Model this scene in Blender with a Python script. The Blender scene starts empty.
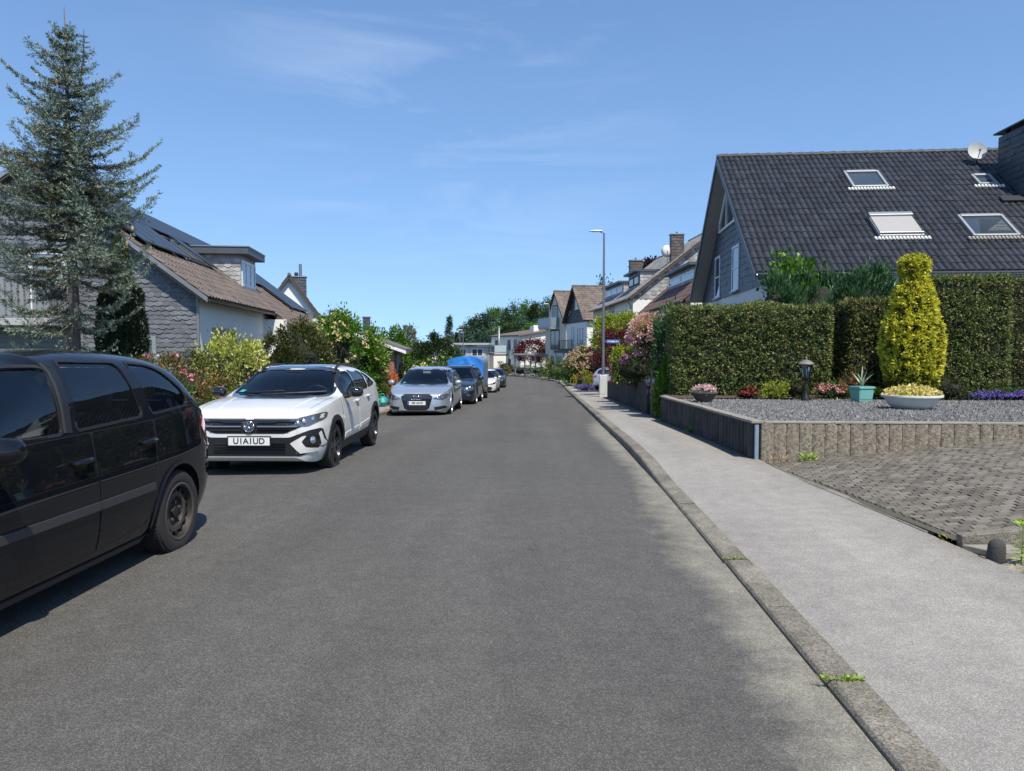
import bpy, bmesh, math, random
import numpy as np
from mathutils import Vector, Matrix, noise
from mathutils.bvhtree import BVHTree
from mathutils.geometry import delaunay_2d_cdt

R = math.radians
PI = math.pi
rng = random.Random(7)
nr = np.random.default_rng(7)
sc = bpy.context.scene
COL = sc.collection

# ------------------------------------------------------------------ camera frame
CAMZ = 1.7
FPX = 740.0
YAW = math.atan2(547 - 512, FPX)
PITCH = math.atan2(385.5 - 347, FPX)
CAM_ROT = Matrix.Rotation(YAW, 4, 'Z') @ Matrix.Rotation(PI / 2 - PITCH, 4, 'X')


def road_table():
    ys = np.arange(-40, 700, 0.25)
    sl = np.interp(ys, [6, 15, 48, 60, 108, 126], [0, .033, .033, .021, .021, 0])
    z = -np.cumsum(sl) * 0.25
    return ys, z


RY, RZ = road_table()


def zr(y):
    return float(np.interp(y, RY, RZ))


def at(px, py, Y):
    """point on the sight line of a photo pixel at distance Y down the road"""
    d = CAM_ROT.to_3x3() @ Vector(((px - 512) / FPX, (385.5 - py) / FPX, -1))
    k = Y / d.y
    return Vector((d.x * k, Y, CAMZ + d.z * k))


def on_plane(px, py, p0, n):
    d = CAM_ROT.to_3x3() @ Vector(((px - 512) / FPX, (385.5 - py) / FPX, -1))
    c = Vector((0, 0, CAMZ))
    t = (Vector(p0) - c).dot(n) / d.dot(n)
    return c + d * t


def pchip(pts):
    pts = sorted(pts)
    x = np.array([p[0] for p in pts], float)
    y = np.array([p[1] for p in pts], float)
    h = np.diff(x)
    d = np.diff(y) / h
    m = np.zeros(len(x))
    m[0], m[-1] = d[0], d[-1]
    for i in range(1, len(x) - 1):
        if d[i - 1] * d[i] > 0:
            w1, w2 = 2 * h[i] + h[i - 1], h[i] + 2 * h[i - 1]
            m[i] = (w1 + w2) / (w1 / d[i - 1] + w2 / d[i])

    def f(q):
        q = np.clip(np.asarray(q, float), x[0], x[-1])
        i = np.clip(np.searchsorted(x, q) - 1, 0, len(h) - 1)
        t = (q - x[i]) / h[i]
        return ((2 * t**3 - 3 * t**2 + 1) * y[i] + (t**3 - 2 * t**2 + t) * h[i] * m[i]
                + (-2 * t**3 + 3 * t**2) * y[i + 1] + (t**3 - t**2) * h[i] * m[i + 1])
    return f


# ------------------------------------------------------------------ materials
def lin(c):
    return tuple(((v / 255) / 12.92 if v / 255 <= .04045 else ((v / 255 + .055) / 1.055) ** 2.4) for v in c)


def nd(nt, t, **kw):
    n = nt.nodes.new(t)
    for k, v in kw.items():
        setattr(n, k, v)
    return n


def mat(name, col, rough=.6, metal=0.0, spec=.5, var=0.0, vscale=3.0, bump=0.0, bscale=30.0, bdist=.02,
        col2=None, c2scale=1.0, c2lo=.45, c2hi=.65, coat=0.0, island=0.0, coords='Object', speck=None):
    m = bpy.data.materials.new(name)
    m.use_nodes = True
    nt = m.node_tree
    b = nt.nodes['Principled BSDF']
    L = nt.links.new
    b.inputs['Roughness'].default_value = rough
    b.inputs['Metallic'].default_value = metal
    b.inputs['Specular IOR Level'].default_value = spec
    b.inputs['Coat Weight'].default_value = coat
    b.inputs['Coat Roughness'].default_value = .03
    b.inputs['Base Color'].default_value = (*col, 1)
    tc = nd(nt, 'ShaderNodeTexCoord')
    src = None

    def mul(fac_socket, lo, hi, prev):
        mr = nd(nt, 'ShaderNodeMapRange')
        mr.inputs['To Min'].default_value = lo
        mr.inputs['To Max'].default_value = hi
        L(fac_socket, mr.inputs['Value'])
        mx = nd(nt, 'ShaderNodeMix', data_type='RGBA', blend_type='MULTIPLY')
        mx.inputs[0].default_value = 1
        if prev is None:
            mx.inputs[6].default_value = (*col, 1)
        else:
            L(prev, mx.inputs[6])
        cb = nd(nt, 'ShaderNodeCombineColor')
        for i in range(3):
            L(mr.outputs[0], cb.inputs[i])
        L(cb.outputs[0], mx.inputs[7])
        return mx.outputs[2]
    if col2 is not None:
        n = nd(nt, 'ShaderNodeTexNoise')
        n.inputs['Scale'].default_value = c2scale
        n.inputs['Detail'].default_value = 5
        L(tc.outputs[coords], n.inputs['Vector'])
        mr = nd(nt, 'ShaderNodeMapRange')
        mr.inputs['From Min'].default_value = c2lo
        mr.inputs['From Max'].default_value = c2hi
        L(n.outputs[0], mr.inputs['Value'])
        mx = nd(nt, 'ShaderNodeMix', data_type='RGBA')
        L(mr.outputs[0], mx.inputs[0])
        mx.inputs[6].default_value = (*col, 1)
        mx.inputs[7].default_value = (*col2, 1)
        src = mx.outputs[2]
    if var:
        n = nd(nt, 'ShaderNodeTexNoise')
        n.inputs['Scale'].default_value = vscale
        n.inputs['Detail'].default_value = 6
        n.inputs['Roughness'].default_value = .65
        L(tc.outputs[coords], n.inputs['Vector'])
        src = mul(n.outputs[0], 1 - 1.6 * var, 1 + 1.6 * var, src)
    if speck:
        n = nd(nt, 'ShaderNodeTexVoronoi')
        n.inputs['Scale'].default_value = speck[0]
        L(tc.outputs[coords], n.inputs['Vector'])
        sp = nd(nt, 'ShaderNodeSeparateColor')
        L(n.outputs['Color'], sp.inputs[0])
        src = mul(sp.outputs[0], 1 - speck[1], 1 + speck[1], src)
    if island:
        g = nd(nt, 'ShaderNodeNewGeometry')
        src = mul(g.outputs['Random Per Island'], 1 - island, 1 + island, src)
    if src is not None:
        L(src, b.inputs['Base Color'])
    if bump:
        n = nd(nt, 'ShaderNodeTexNoise')
        n.inputs['Scale'].default_value = bscale
        n.inputs['Detail'].default_value = 4
        L(tc.outputs[coords], n.inputs['Vector'])
        bp = nd(nt, 'ShaderNodeBump')
        bp.inputs['Strength'].default_value = bump
        bp.inputs['Distance'].default_value = bdist
        L(n.outputs[0], bp.inputs['Height'])
        L(bp.outputs[0], b.inputs['Normal'])
    return m


def leaf_mat(name, cols, rough=.5, trans=.28):
    """leaves: every leaf takes one of the given colours by chance, a little light passes through"""
    m = bpy.data.materials.new(name)
    m.use_nodes = True
    nt = m.node_tree
    L = nt.links.new
    b = nt.nodes['Principled BSDF']
    out = nt.nodes['Material Output']
    g = nd(nt, 'ShaderNodeNewGeometry')
    cr = nd(nt, 'ShaderNodeValToRGB')
    els = cr.color_ramp.elements
    cr.color_ramp.interpolation = 'LINEAR'
    n = len(cols)
    els[0].position = 0
    els[0].color = (*cols[0], 1)
    els[1].position = 1
    els[1].color = (*cols[-1], 1)
    for i in range(1, n - 1):
        e = els.new(i / (n - 1))
        e.color = (*cols[i], 1)
    L(g.outputs['Random Per Island'], cr.inputs[0])
    L(cr.outputs[0], b.inputs['Base Color'])
    b.inputs['Roughness'].default_value = rough
    b.inputs['Specular IOR Level'].default_value = .35
    t = nd(nt, 'ShaderNodeBsdfTranslucent')
    L(cr.outputs[0], t.inputs[0])
    mx = nd(nt, 'ShaderNodeMixShader')
    mx.inputs[0].default_value = trans
    L(b.outputs[0], mx.inputs[1])
    L(t.outputs[0], mx.inputs[2])
    L(mx.outputs[0], out.inputs[0])
    return m


def glass_mat(name, tint=(.35, .42, .45), rough=.0, ior=1.6):
    m = bpy.data.materials.new(name)
    m.use_nodes = True
    nt = m.node_tree
    L = nt.links.new
    out = nt.nodes['Material Output']
    nt.nodes.remove(nt.nodes['Principled BSDF'])
    tr = nd(nt, 'ShaderNodeBsdfTransparent')
    tr.inputs[0].default_value = (*tint, 1)
    gl = nd(nt, 'ShaderNodeBsdfGlossy')
    gl.inputs['Roughness'].default_value = rough
    fr = nd(nt, 'ShaderNodeFresnel')
    fr.inputs[0].default_value = ior
    mx = nd(nt, 'ShaderNodeMixShader')
    L(fr.outputs[0], mx.inputs[0])
    L(tr.outputs[0], mx.inputs[1])
    L(gl.outputs[0], mx.inputs[2])
    L(mx.outputs[0], out.inputs[0])
    return m


M = {}
M['white_wall'] = mat('white_render', (.80, .785, .74), .85, var=.05, vscale=.7)
M['cream_wall'] = mat('cream_render', (.74, .70, .52), .85, var=.05, vscale=.7)
M['grey_beige_wall'] = mat('beige_render', (.62, .57, .46), .85, var=.06, vscale=.7)
M['grey_wall'] = mat('grey_render', (.42, .43, .43), .85, var=.06, vscale=.7)
M['slate'] = mat('slate_tile', (.145, .152, .168), .45, spec=.5, var=.25, vscale=2.2, island=.22, bump=.35, bscale=18, bdist=.01)
M['slate_light'] = mat('pale_slate_tile', (.33, .325, .31), .55, var=.3, vscale=1.8, island=.3, bump=.3, bscale=18, bdist=.01)
M['slate_dark'] = mat('dark_slate_board', (.058, .066, .08), .5, var=.15, vscale=1.5, island=.12)
M['black_board'] = mat('dark_board', (.028, .027, .028), .6, var=.2, vscale=2)
M['roof_black'] = mat('anthracite_roof_tile', (.020, .0235, .031), .55, spec=.4, var=.30, vscale=.9, island=.32, col2=(.036, .035, .033), c2scale=4.5, c2lo=.55, c2hi=.75)
M['roof_lip'] = mat('weathered_tile_edge', (.10, .088, .07), .8, var=.6, vscale=5, island=.7)
M['roof_brown'] = mat('brown_roof_tile', (.145, .112, .094), .75, var=.25, vscale=.8, island=.22, col2=(.10, .085, .075), c2scale=1.6)
M['roof_brown_far'] = mat('old_brown_roof_tile', (.15, .115, .095), .8, var=.25, vscale=.5, island=.2, col2=(.10, .085, .07), c2scale=1.2)
M['roof_red'] = mat('red_brown_roof_tile', (.15, .088, .068), .75, var=.25, vscale=.8, island=.2)
M['roof_grey'] = mat('grey_roof_tile', (.12, .11, .105), .8, var=.25, vscale=.8, island=.2)
M['roof_pale'] = mat('pale_grey_roof_tile', (.25, .235, .22), .8, var=.3, vscale=.8, island=.25)
M['mortar'] = mat('ridge_mortar', (.34, .31, .26), .9, var=.3, vscale=4)
M['zinc'] = mat('zinc_sheet', (.33, .35, .37), .42, metal=.6, var=.1)
M['dark_metal'] = mat('dark_metal', (.05, .055, .06), .45, metal=.5)
M['wood_soffit'] = mat('grey_soffit', (.40, .40, .38), .75, var=.1, vscale=5)
M['soffit_dark'] = mat('brown_soffit', (.07, .05, .04), .7, var=.2)
M['white_paint'] = mat('white_paint', (.78, .78, .78), .45, var=.03)
M['pvc'] = mat('white_window_frame', (.72, .73, .74), .35)
M['grey_frame'] = mat('grey_window_frame', (.34, .35, .36), .4, metal=.3)
M['pane'] = mat('window_pane', (.045, .06, .075), .03, spec=.9, var=.3, vscale=1.2)
M['pane_far'] = mat('far_window_pane', (.05, .06, .07), .12, spec=.6)
M['pane_light'] = mat('curtained_window_pane', (.20, .235, .26), .06, spec=.8, var=.35, vscale=2.5)
M['shutter'] = mat('roller_shutter', (.33, .29, .25), .6, var=.1)
M['blind'] = mat('grey_awning_cloth', (.33, .32, .31), .8, var=.06, vscale=8)
M['solar'] = mat('solar_cell', (.035, .045, .065), .38, spec=.35)
M['solar_frame'] = mat('solar_frame', (.03, .032, .038), .3, metal=.7)
M['brick'] = mat('red_brick', (.32, .135, .10), .85, var=.2, vscale=6, island=.25)
M['brick_joint'] = mat('brick_mortar', (.30, .27, .24), .9, var=.1)
M['concrete'] = mat('weathered_concrete', (.30, .25, .185), .9, var=.5, vscale=30, bump=.8, bscale=45, bdist=.018, col2=(.12, .105, .08), c2scale=22, c2lo=.38, c2hi=.68)
M['concrete_black'] = mat('shade_and_algae_concrete', (.062, .060, .055), .9, var=.35, vscale=7, bump=.5, bscale=45, bdist=.012, col2=(.035, .036, .033), c2scale=3, c2lo=.4, c2hi=.6)  # algae black, with the shade of the street faces mixed into the colour
M['coping'] = mat('coping_concrete', (.27, .245, .20), .9, var=.25, vscale=6, bump=.3, bscale=60, bdist=.006, col2=(.16, .15, .13), c2scale=5, c2lo=.5, c2hi=.75)
M['galv'] = mat('galvanised_steel', (.24, .26, .28), .45, metal=.65, var=.15, vscale=2)
M['black_metal'] = mat('black_metal', (.02, .02, .022), .4, metal=.3)
M['sleeve'] = mat('pale_post_sleeve', (.55, .55, .53), .8, var=.12, vscale=6)
M['sign_blue'] = mat('blue_enamel', (.02, .11, .46), .35)
M['teal_pot'] = mat('teal_plastic', (.17, .41, .36), .45, var=.1, vscale=4)
M['stone_white'] = mat('white_stone', (.66, .65, .61), .75, var=.1, vscale=8)
M['terracotta_dark'] = mat('dark_terracotta', (.085, .06, .05), .7, var=.2)
M['soil'] = mat('garden_soil', (.075, .055, .04), .95, var=.4, vscale=8, bump=.8, bscale=30, bdist=.03)
M['bark'] = mat('grey_bark', (.13, .11, .09), .9, var=.35, vscale=12, bump=.8, bscale=30, bdist=.03)
M['bark_brown'] = mat('brown_bark', (.10, .07, .05), .9, var=.35, vscale=12, bump=.8, bscale=30, bdist=.03)
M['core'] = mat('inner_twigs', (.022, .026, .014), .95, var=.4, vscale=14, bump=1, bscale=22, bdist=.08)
M['tarp_blue'] = mat('blue_tarpaulin', (.028, .21, .64), .5, var=.06, vscale=4, bump=.35, bscale=3.5, bdist=.05)
M['tarp_grey'] = mat('blue_grey_tarpaulin', (.12, .19, .30), .55, var=.06, vscale=4)
M['lamp_white'] = mat('lamp_housing', (.62, .63, .64), .4)
M['lamp_glass'] = glass_mat('lantern_glass', (.8, .85, .85))
M['black_plastic'] = mat('black_plastic', (.014, .014, .015), .45, var=.1)
M['teal_bag'] = mat('teal_sack', (.04, .33, .29), .4, bump=.6, bscale=9, bdist=.06)


# ------------------------------------------------------------------ mesh building
class MB:
    def __init__(s):
        s.v, s.f, s.m = [], [], []

    def add(s, verts, faces, mi=0):
        b = len(s.v)
        s.v += [tuple(p) for p in verts]
        s.f += [tuple(i + b for i in f) for f in faces]
        s.m += [mi] * len(faces)
        return s

    def box(s, c, d, mi=0, mtx=None, taper=1.0):
        x, y, z = d[0] / 2, d[1] / 2, d[2] / 2
        vs = []
        for k in (-1, 1):
            t = taper if k > 0 else 1.0
            for a, b2 in ((-1, -1), (1, -1), (1, 1), (-1, 1)):
                p = Vector((a * x * t, b2 * y * t, k * z))
                if mtx is not None:
                    p = mtx @ p
                vs.append(p + Vector(c))
        s.add(vs, [(3, 2, 1, 0), (4, 5, 6, 7), (0, 1, 5, 4), (1, 2, 6, 5), (2, 3, 7, 6), (3, 0, 4, 7)], mi)
        return s

    def prism(s, poly, vec, mi=0):
        n = len(poly)
        a = [Vector(p) for p in poly]
        vec = Vector(vec)
        nrm = Vector((0, 0, 0))
        for i in range(n):
            nrm += a[i].cross(a[(i + 1) % n])
        flip = nrm.dot(vec) > 0
        b = [p + vec for p in a]
        fs = [tuple(range(n)), tuple(range(2 * n - 1, n - 1, -1))]
        fs += [(i, i + n, (i + 1) % n + n, (i + 1) % n) for i in range(n)]
        if flip:
            fs = [tuple(reversed(f)) for f in fs]
        s.add(a + b, fs, mi)
        return s

    def tube(s, pts, r, n=8, mi=0, caps=True):
        pts = [Vector(p) for p in pts]
        k = len(pts)
        rs = r if isinstance(r, (list, tuple)) else [r] * k
        vs, fs = [], []
        up = Vector((0, 0, 1))
        for i, p in enumerate(pts):
            t = (pts[min(i + 1, k - 1)] - pts[max(i - 1, 0)])
            t.normalize()
            a = t.cross(up)
            if a.length < .01:
                a = t.cross(Vector((1, 0, 0)))
            a.normalize()
            b = a.cross(t)
            for j in range(n):
                th = 2 * PI * j / n
                vs.append(p + (a * math.cos(th) + b * math.sin(th)) * rs[i])
        for i in range(k - 1):
            for j in range(n):
                j2 = (j + 1) % n
                fs.append((i * n + j, i * n + j2, (i + 1) * n + j2, (i + 1) * n + j))
        if caps:
            fs.append(tuple(range(n - 1, -1, -1)))
            fs.append(tuple((k - 1) * n + j for j in range(n)))
        s.add(vs, fs, mi)
        return s

    def lathe(s, prof, n=24, c=(0, 0, 0), axis='z', mi=0, sx=1.0, closed=False, caps=True):
        vs, fs = [], []
        k = len(prof)
        for (r, z) in prof:
            for j in range(n):
                th = 2 * PI * j / n
                a, b = r * math.cos(th), r * math.sin(th)
                if axis == 'z':
                    p = (a * sx, b, z)
                elif axis == 'y':
                    p = (b, z, a)
                else:
                    p = (z, a, b)
                vs.append(Vector(p) + Vector(c))
        for i in range(k - 1 if not closed else k):
            i2 = (i + 1) % k
            for j in range(n):
                j2 = (j + 1) % n
                fs.append((i * n + j, i * n + j2, i2 * n + j2, i2 * n + j))
        if not closed and caps:
            if prof[0][0] > 1e-5:
                fs.append(tuple(range(n - 1, -1, -1)))
            if prof[-1][0] > 1e-5:
                fs.append(tuple((k - 1) * n + j for j in range(n)))
        s.add(vs, fs, mi)
        return s

    def quad(s, a, b, c, d, mi=0):
        return s.add([a, b, c, d], [(0, 1, 2, 3)], mi)

    def xf(s, mtx):
        s.v = [tuple(mtx @ Vector(p)) for p in s.v]
        return s

    def build(s, name, mats, parent=None, smooth=False, bevel=0.0, sharp=None, scale=None):
        me = bpy.data.meshes.new(name)
        vs = s.v if scale is None else [(p[0] * scale, p[1] * scale, p[2] * scale) for p in s.v]
        me.from_pydata(vs, [], s.f)
        if not isinstance(mats, (list, tuple)):
            mats = [mats]
        for m in mats:
            me.materials.append(M[m] if isinstance(m, str) else m)
        if len(mats) > 1:
            me.polygons.foreach_set('material_index', s.m)
        if smooth or sharp:
            me.polygons.foreach_set('use_smooth', [True] * len(me.polygons))
            if sharp:
                me.set_sharp_from_angle(angle=R(sharp))
        me.update()
        return link(name, me, parent, bevel)


def link(name, me, parent=None, bevel=0.0):
    o = bpy.data.objects.new(name, me)
    COL.objects.link(o)
    if parent is not None:
        o.parent = parent
    if bevel:
        b = o.modifiers.new('bevel', 'BEVEL')
        b.width = bevel
        b.segments = 2
        b.limit_method = 'ANGLE'
        b.angle_limit = R(40)
    return o


def tag(o, label, cat, group=None, kind=None):
    o['label'] = label
    o['category'] = cat
    if group:
        o['group'] = group
    if kind:
        o['kind'] = kind
    return o


def struct(o):
    o['kind'] = 'structure'
    return o


def thing(name, label, cat, loc=(0, 0, 0), rz=0.0, group=None):
    o = bpy.data.objects.new(name, None)
    COL.objects.link(o)
    o.location = loc
    o.rotation_euler = (0, 0, rz)
    o.empty_display_size = .2
    return tag(o, label, cat, group)


def copy_tree(o, parent=None):
    c = o.copy()
    COL.objects.link(c)
    if parent is not None:
        c.parent = parent
    for ch in list(o.children):
        copy_tree(ch, c)
    return c


def text_mesh(txt, size, name, m, parent, mtx, extrude=.002, sx=1.0, bold=False):
    cu = bpy.data.curves.new(name, 'FONT')
    cu.body = txt
    cu.size = size
    cu.extrude = extrude
    cu.align_x = 'CENTER'
    cu.align_y = 'CENTER'
    if bold:
        cu.offset = size * .018
    o = bpy.data.objects.new(name + '_tmp', cu)
    COL.objects.link(o)
    dg = bpy.context.evaluated_depsgraph_get()
    me = bpy.data.meshes.new_from_object(o.evaluated_get(dg))
    bpy.data.objects.remove(o)
    bpy.data.curves.remove(cu)
    me.transform(mtx @ Matrix.Diagonal((sx, 1, 1, 1)))
    me.materials.clear()
    me.materials.append(M[m] if isinstance(m, str) else m)
    me.name = name
    return link(name, me, parent)
# ------------------------------------------------------------------ camera, sun, sky
cam = bpy.data.cameras.new('camera')
cam.sensor_width = 36
cam.lens = FPX / 1024 * 36
cam.clip_end = 3000
cam.clip_start = .05
camo = bpy.data.objects.new('camera', cam)
COL.objects.link(camo)
camo.matrix_world = Matrix.Translation((0, 0, CAMZ)) @ CAM_ROT
sc.camera = camo

SUN = Vector((.25, -.46, .85)).normalized()
sl = bpy.data.lights.new('sun', 'SUN')
sl.energy = 4.3
sl.angle = R(.53)
sl.color = (1, .93, .80)
so = bpy.data.objects.new('sun', sl)
COL.objects.link(so)
so.rotation_euler = (-SUN).to_track_quat('-Z', 'Y').to_euler()

w = bpy.data.worlds.new('World')
sc.world = w
w.use_nodes = True
nt = w.node_tree
bg = nt.nodes['Background']
sky = nd(nt, 'ShaderNodeTexSky', sky_type='NISHITA')
sky.sun_disc = False
sky.sun_elevation = math.asin(SUN.z)
sky.sun_rotation = math.atan2(SUN.x, SUN.y)
sky.altitude = 100
sky.air_density = 1.0
sky.dust_density = .2
sky.ozone_density = 4.0
# a few thin cirrus streaks in the sky
tc = nd(nt, 'ShaderNodeTexCoord')
mp = nd(nt, 'ShaderNodeMapping')
mp.inputs['Rotation'].default_value = (0, R(24), R(8))
mp.inputs['Location'].default_value = (.35, .2, .6)
mp.inputs['Scale'].default_value = (2.0, 1.0, 9.0)
ns = nd(nt, 'ShaderNodeTexNoise')
ns.inputs['Scale'].default_value = 1.7
ns.inputs['Detail'].default_value = 7
ns.inputs['Roughness'].default_value = .62
ns.inputs['Distortion'].default_value = .6
mr = nd(nt, 'ShaderNodeMapRange')
mr.inputs['From Min'].default_value = .50
mr.inputs['From Max'].default_value = .85
mr.inputs['To Max'].default_value = .20
mx = nd(nt, 'ShaderNodeMix', data_type='RGBA')
mx.inputs[7].default_value = (6.2, 6.8, 7.6, 1)
nt.links.new(tc.outputs['Generated'], mp.inputs[0])
nt.links.new(mp.outputs[0], ns.inputs['Vector'])
nt.links.new(ns.outputs[0], mr.inputs['Value'])
# the thin veil lies in one part of the sky only
wd0 = (CAM_ROT.to_3x3() @ Vector(((455 - 512) / FPX, (385.5 - 95) / FPX, -1))).normalized()
dt = nd(nt, 'ShaderNodeVectorMath', operation='DOT_PRODUCT')
dt.inputs[1].default_value = tuple(wd0)
nt.links.new(tc.outputs['Generated'], dt.inputs[0])
mk = nd(nt, 'ShaderNodeMapRange')
mk.inputs['From Min'].default_value = .955
mk.inputs['From Max'].default_value = 1.0
mk.inputs['To Min'].default_value = .12
nt.links.new(dt.outputs['Value'], mk.inputs['Value'])
mm_ = nd(nt, 'ShaderNodeMath', operation='MULTIPLY')
nt.links.new(mr.outputs[0], mm_.inputs[0])
nt.links.new(mk.outputs[0], mm_.inputs[1])
nt.links.new(mm_.outputs[0], mx.inputs[0])
# look the sky up a little higher than the view so that the clear blue reaches down to the roofs
vm = nd(nt, 'ShaderNodeVectorMath', operation='MULTIPLY_ADD')
vm.inputs[1].default_value = (1, 1, .70)
vm.inputs[2].default_value = (0, 0, .14)
vn = nd(nt, 'ShaderNodeVectorMath', operation='NORMALIZE')
nt.links.new(tc.outputs['Generated'], vm.inputs[0])
nt.links.new(vm.outputs[0], vn.inputs[0])
nt.links.new(vn.outputs[0], sky.inputs[0])
hs = nd(nt, 'ShaderNodeHueSaturation')
hs.inputs['Saturation'].default_value = 1.05
nt.links.new(sky.outputs[0], hs.inputs['Color'])
nt.links.new(hs.outputs[0], mx.inputs[6])
nt.links.new(mx.outputs[2], bg.inputs[0])
bg.inputs[1].default_value = .142

vs_ = sc.view_settings
vs_.view_transform = 'Standard'
vs_.look = 'None'
vs_.exposure = .42
vs_.gamma = 1
sc.render.engine = 'CYCLES'
sc.render.filter_size = 1.2
sc.cycles.use_denoising = True
sc.cycles.max_bounces = 7
sc.cycles.diffuse_bounces = 5
sc.cycles.transparent_max_bounces = 10
sc.cycles.caustics_reflective = False
sc.cycles.caustics_refractive = False
sc.cycles.sample_clamp_indirect = 6

# ------------------------------------------------------------------ ground, road, pavements
xk = pchip([(-40, 1.4), (45, 1.4), (60, 1.38), (72, 1.15), (82, .4), (91, -.9), (103, -3.4), (115, -6.6), (125, -10), (140, -17), (160, -30)])
PY = np.concatenate([np.arange(-14, 60, .5), np.arange(60, 150, 1.0)])
PX = xk(PY)
TX, TY = np.gradient(PX), np.gradient(PY)
tl = np.hypot(TX, TY)
NX, NY = TY / tl, -TX / tl          # unit normal to the right of the direction of travel


def side(i, off):
    return PX[i] + NX[i] * off, PY[i] + NY[i] * off


def strip(name, offs, dz, m, kind=True):
    """sheet along the road: columns at offsets from the right kerb line"""
    mb = MB()
    vs, fs = [], []
    for i in range(len(PY)):
        for j, o in enumerate(offs):
            oo = o(PY[i]) if callable(o) else o
            x, y = side(i, oo)
            d = dz[j](PY[i]) if callable(dz[j]) else dz[j]
            vs.append((x, y, zr(y) + d))
    n = len(offs)
    for i in range(len(PY) - 1):
        for j in range(n - 1):
            fs.append((i * n + j, i * n + j + 1, (i + 1) * n + j + 1, (i + 1) * n + j))
    mb.add(vs, fs)
    return struct(mb.build(name, m, smooth=True))


def asphalt(name, base, light, gscale, dusty=False):
    m = bpy.data.materials.new(name)
    m.use_nodes = True
    nt = m.node_tree
    L = nt.links.new
    b = nt.nodes['Principled BSDF']
    b.inputs['Roughness'].default_value = .88
    b.inputs['Specular IOR Level'].default_value = .35
    tc = nd(nt, 'ShaderNodeTexCoord')

    def noi(scale, det=4, vec=None, rough=.55):
        n = nd(nt, 'ShaderNodeTexNoise')
        n.inputs['Scale'].default_value = scale
        n.inputs['Detail'].default_value = det
        n.inputs['Roughness'].default_value = rough
        L(vec or tc.outputs['Object'], n.inputs['Vector'])
        return n.outputs[0]

    def rmap(s, a, b2, c, d):
        r = nd(nt, 'ShaderNodeMapRange')
        r.inputs['From Min'].default_value = a
        r.inputs['From Max'].default_value = b2
        r.inputs['To Min'].default_value = c
        r.inputs['To Max'].default_value = d
        L(s, r.inputs['Value'])
        return r.outputs[0]

    def mixc(f, a, b2, mode='MIX'):
        x = nd(nt, 'ShaderNodeMix', data_type='RGBA', blend_type=mode)
        if isinstance(f, float):
            x.inputs[0].default_value = f
        else:
            L(f, x.inputs[0])
        for k, v in ((6, a), (7, b2)):
            if isinstance(v, tuple):
                x.inputs[k].default_value = (*v, 1)
            else:
                L(v, x.inputs[k])
        return x.outputs[2]

    def math_(op, a, b2=None):
        x = nd(nt, 'ShaderNodeMath', operation=op)
        for k, v in ((0, a), (1, b2)):
            if v is None:
                continue
            if isinstance(v, (int, float)):
                x.inputs[k].default_value = v
            else:
                L(v, x.inputs[k])
        return x.outputs[0]
    # mineral grains
    vo = nd(nt, 'ShaderNodeTexVoronoi')
    vo.inputs['Scale'].default_value = gscale
    L(tc.outputs['Object'], vo.inputs['Vector'])
    sp = nd(nt, 'ShaderNodeSeparateColor')
    L(vo.outputs['Color'], sp.inputs[0])
    grain = rmap(sp.outputs[0], .25, 1, 0, 1)
    grain = math_('POWER', grain, 1.6)
    col = mixc(grain, base, light)
    # broad wear and long tyre lanes
    mpn = nd(nt, 'ShaderNodeMapping')
    mpn.inputs['Scale'].default_value = (1.3, .10, 1)
    L(tc.outputs['Object'], mpn.inputs[0])
    lanes = rmap(noi(1.0, 4, mpn.outputs[0]), .3, .7, .88, 1.12)
    blot = rmap(noi(.55, 6), .3, .7, .93, 1.07)
    f = math_('MULTIPLY', lanes, blot)
    f = math_('MULTIPLY', f, rmap(noi(6, 5), .3, .7, .9, 1.1))
    cb = nd(nt, 'ShaderNodeCombineColor')
    for i in range(3):
        L(f, cb.inputs[i])
    col = mixc(1.0, col, cb.outputs[0], 'MULTIPLY')
    if dusty:
        xyz = nd(nt, 'ShaderNodeSeparateXYZ')
        L(tc.outputs['Object'], xyz.inputs[0])
        # sand swept against the right kerb by the rain, widest where the kerb is lowered
        wid = nd(nt, 'ShaderNodeValToRGB')
        e = wid.color_ramp.elements
        for p, v in ((0.0, .44), (.25, .46), (.45, .36), (.62, .50), (.75, .55), (.9, .22)):
            k = e.new(p) if p not in (0.0,) else e[0]
            k.position = p
            k.color = (v, v, v, 1)
        e[-1].position = 1
        e[-1].color = (.10, .10, .10, 1)
        L(rmap(xyz.outputs[1], 2, 22, 0, 1), wid.inputs[0])
        wn = noi(1.5, 9, None, .72)
        edge = math_('ADD', math_('SUBTRACT', xyz.outputs[0], 1.42), wid.outputs[0])
        edge = math_('ADD', edge, rmap(wn, .3, .7, -.20, .14))
        dust = rmap(edge, -.05, .26, 0, 1)
        dust = math_('MULTIPLY', dust, rmap(noi(5, 8, None, .7), .3, .62, .35, 1.0))
        far = rmap(xyz.outputs[1], 16, 34, 1, .12)
        dust = math_('MULTIPLY', dust, far)
        dcol = mixc(math_('MULTIPLY', grain, .8), (.235, .22, .172), (.50, .475, .39))
        col = mixc(math_('MULTIPLY', dust, .8), col, dcol)
        # paler sealed lane along the middle of the carriageway, with tar-dark spots
        spot = rmap(noi(2.6, 2), .70, .76, 0, 1)
        col = mixc(math_('MULTIPLY', spot, .25), col, (.03, .03, .03))
    L(col, b.inputs['Base Color'])
    bp = nd(nt, 'ShaderNodeBump')
    bp.inputs['Strength'].default_value = .55
    bp.inputs['Distance'].default_value = .006
    L(vo.outputs['Distance'], bp.inputs['Height'])
    bp.invert = True
    L(bp.outputs[0], b.inputs['Normal'])
    return m


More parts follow.
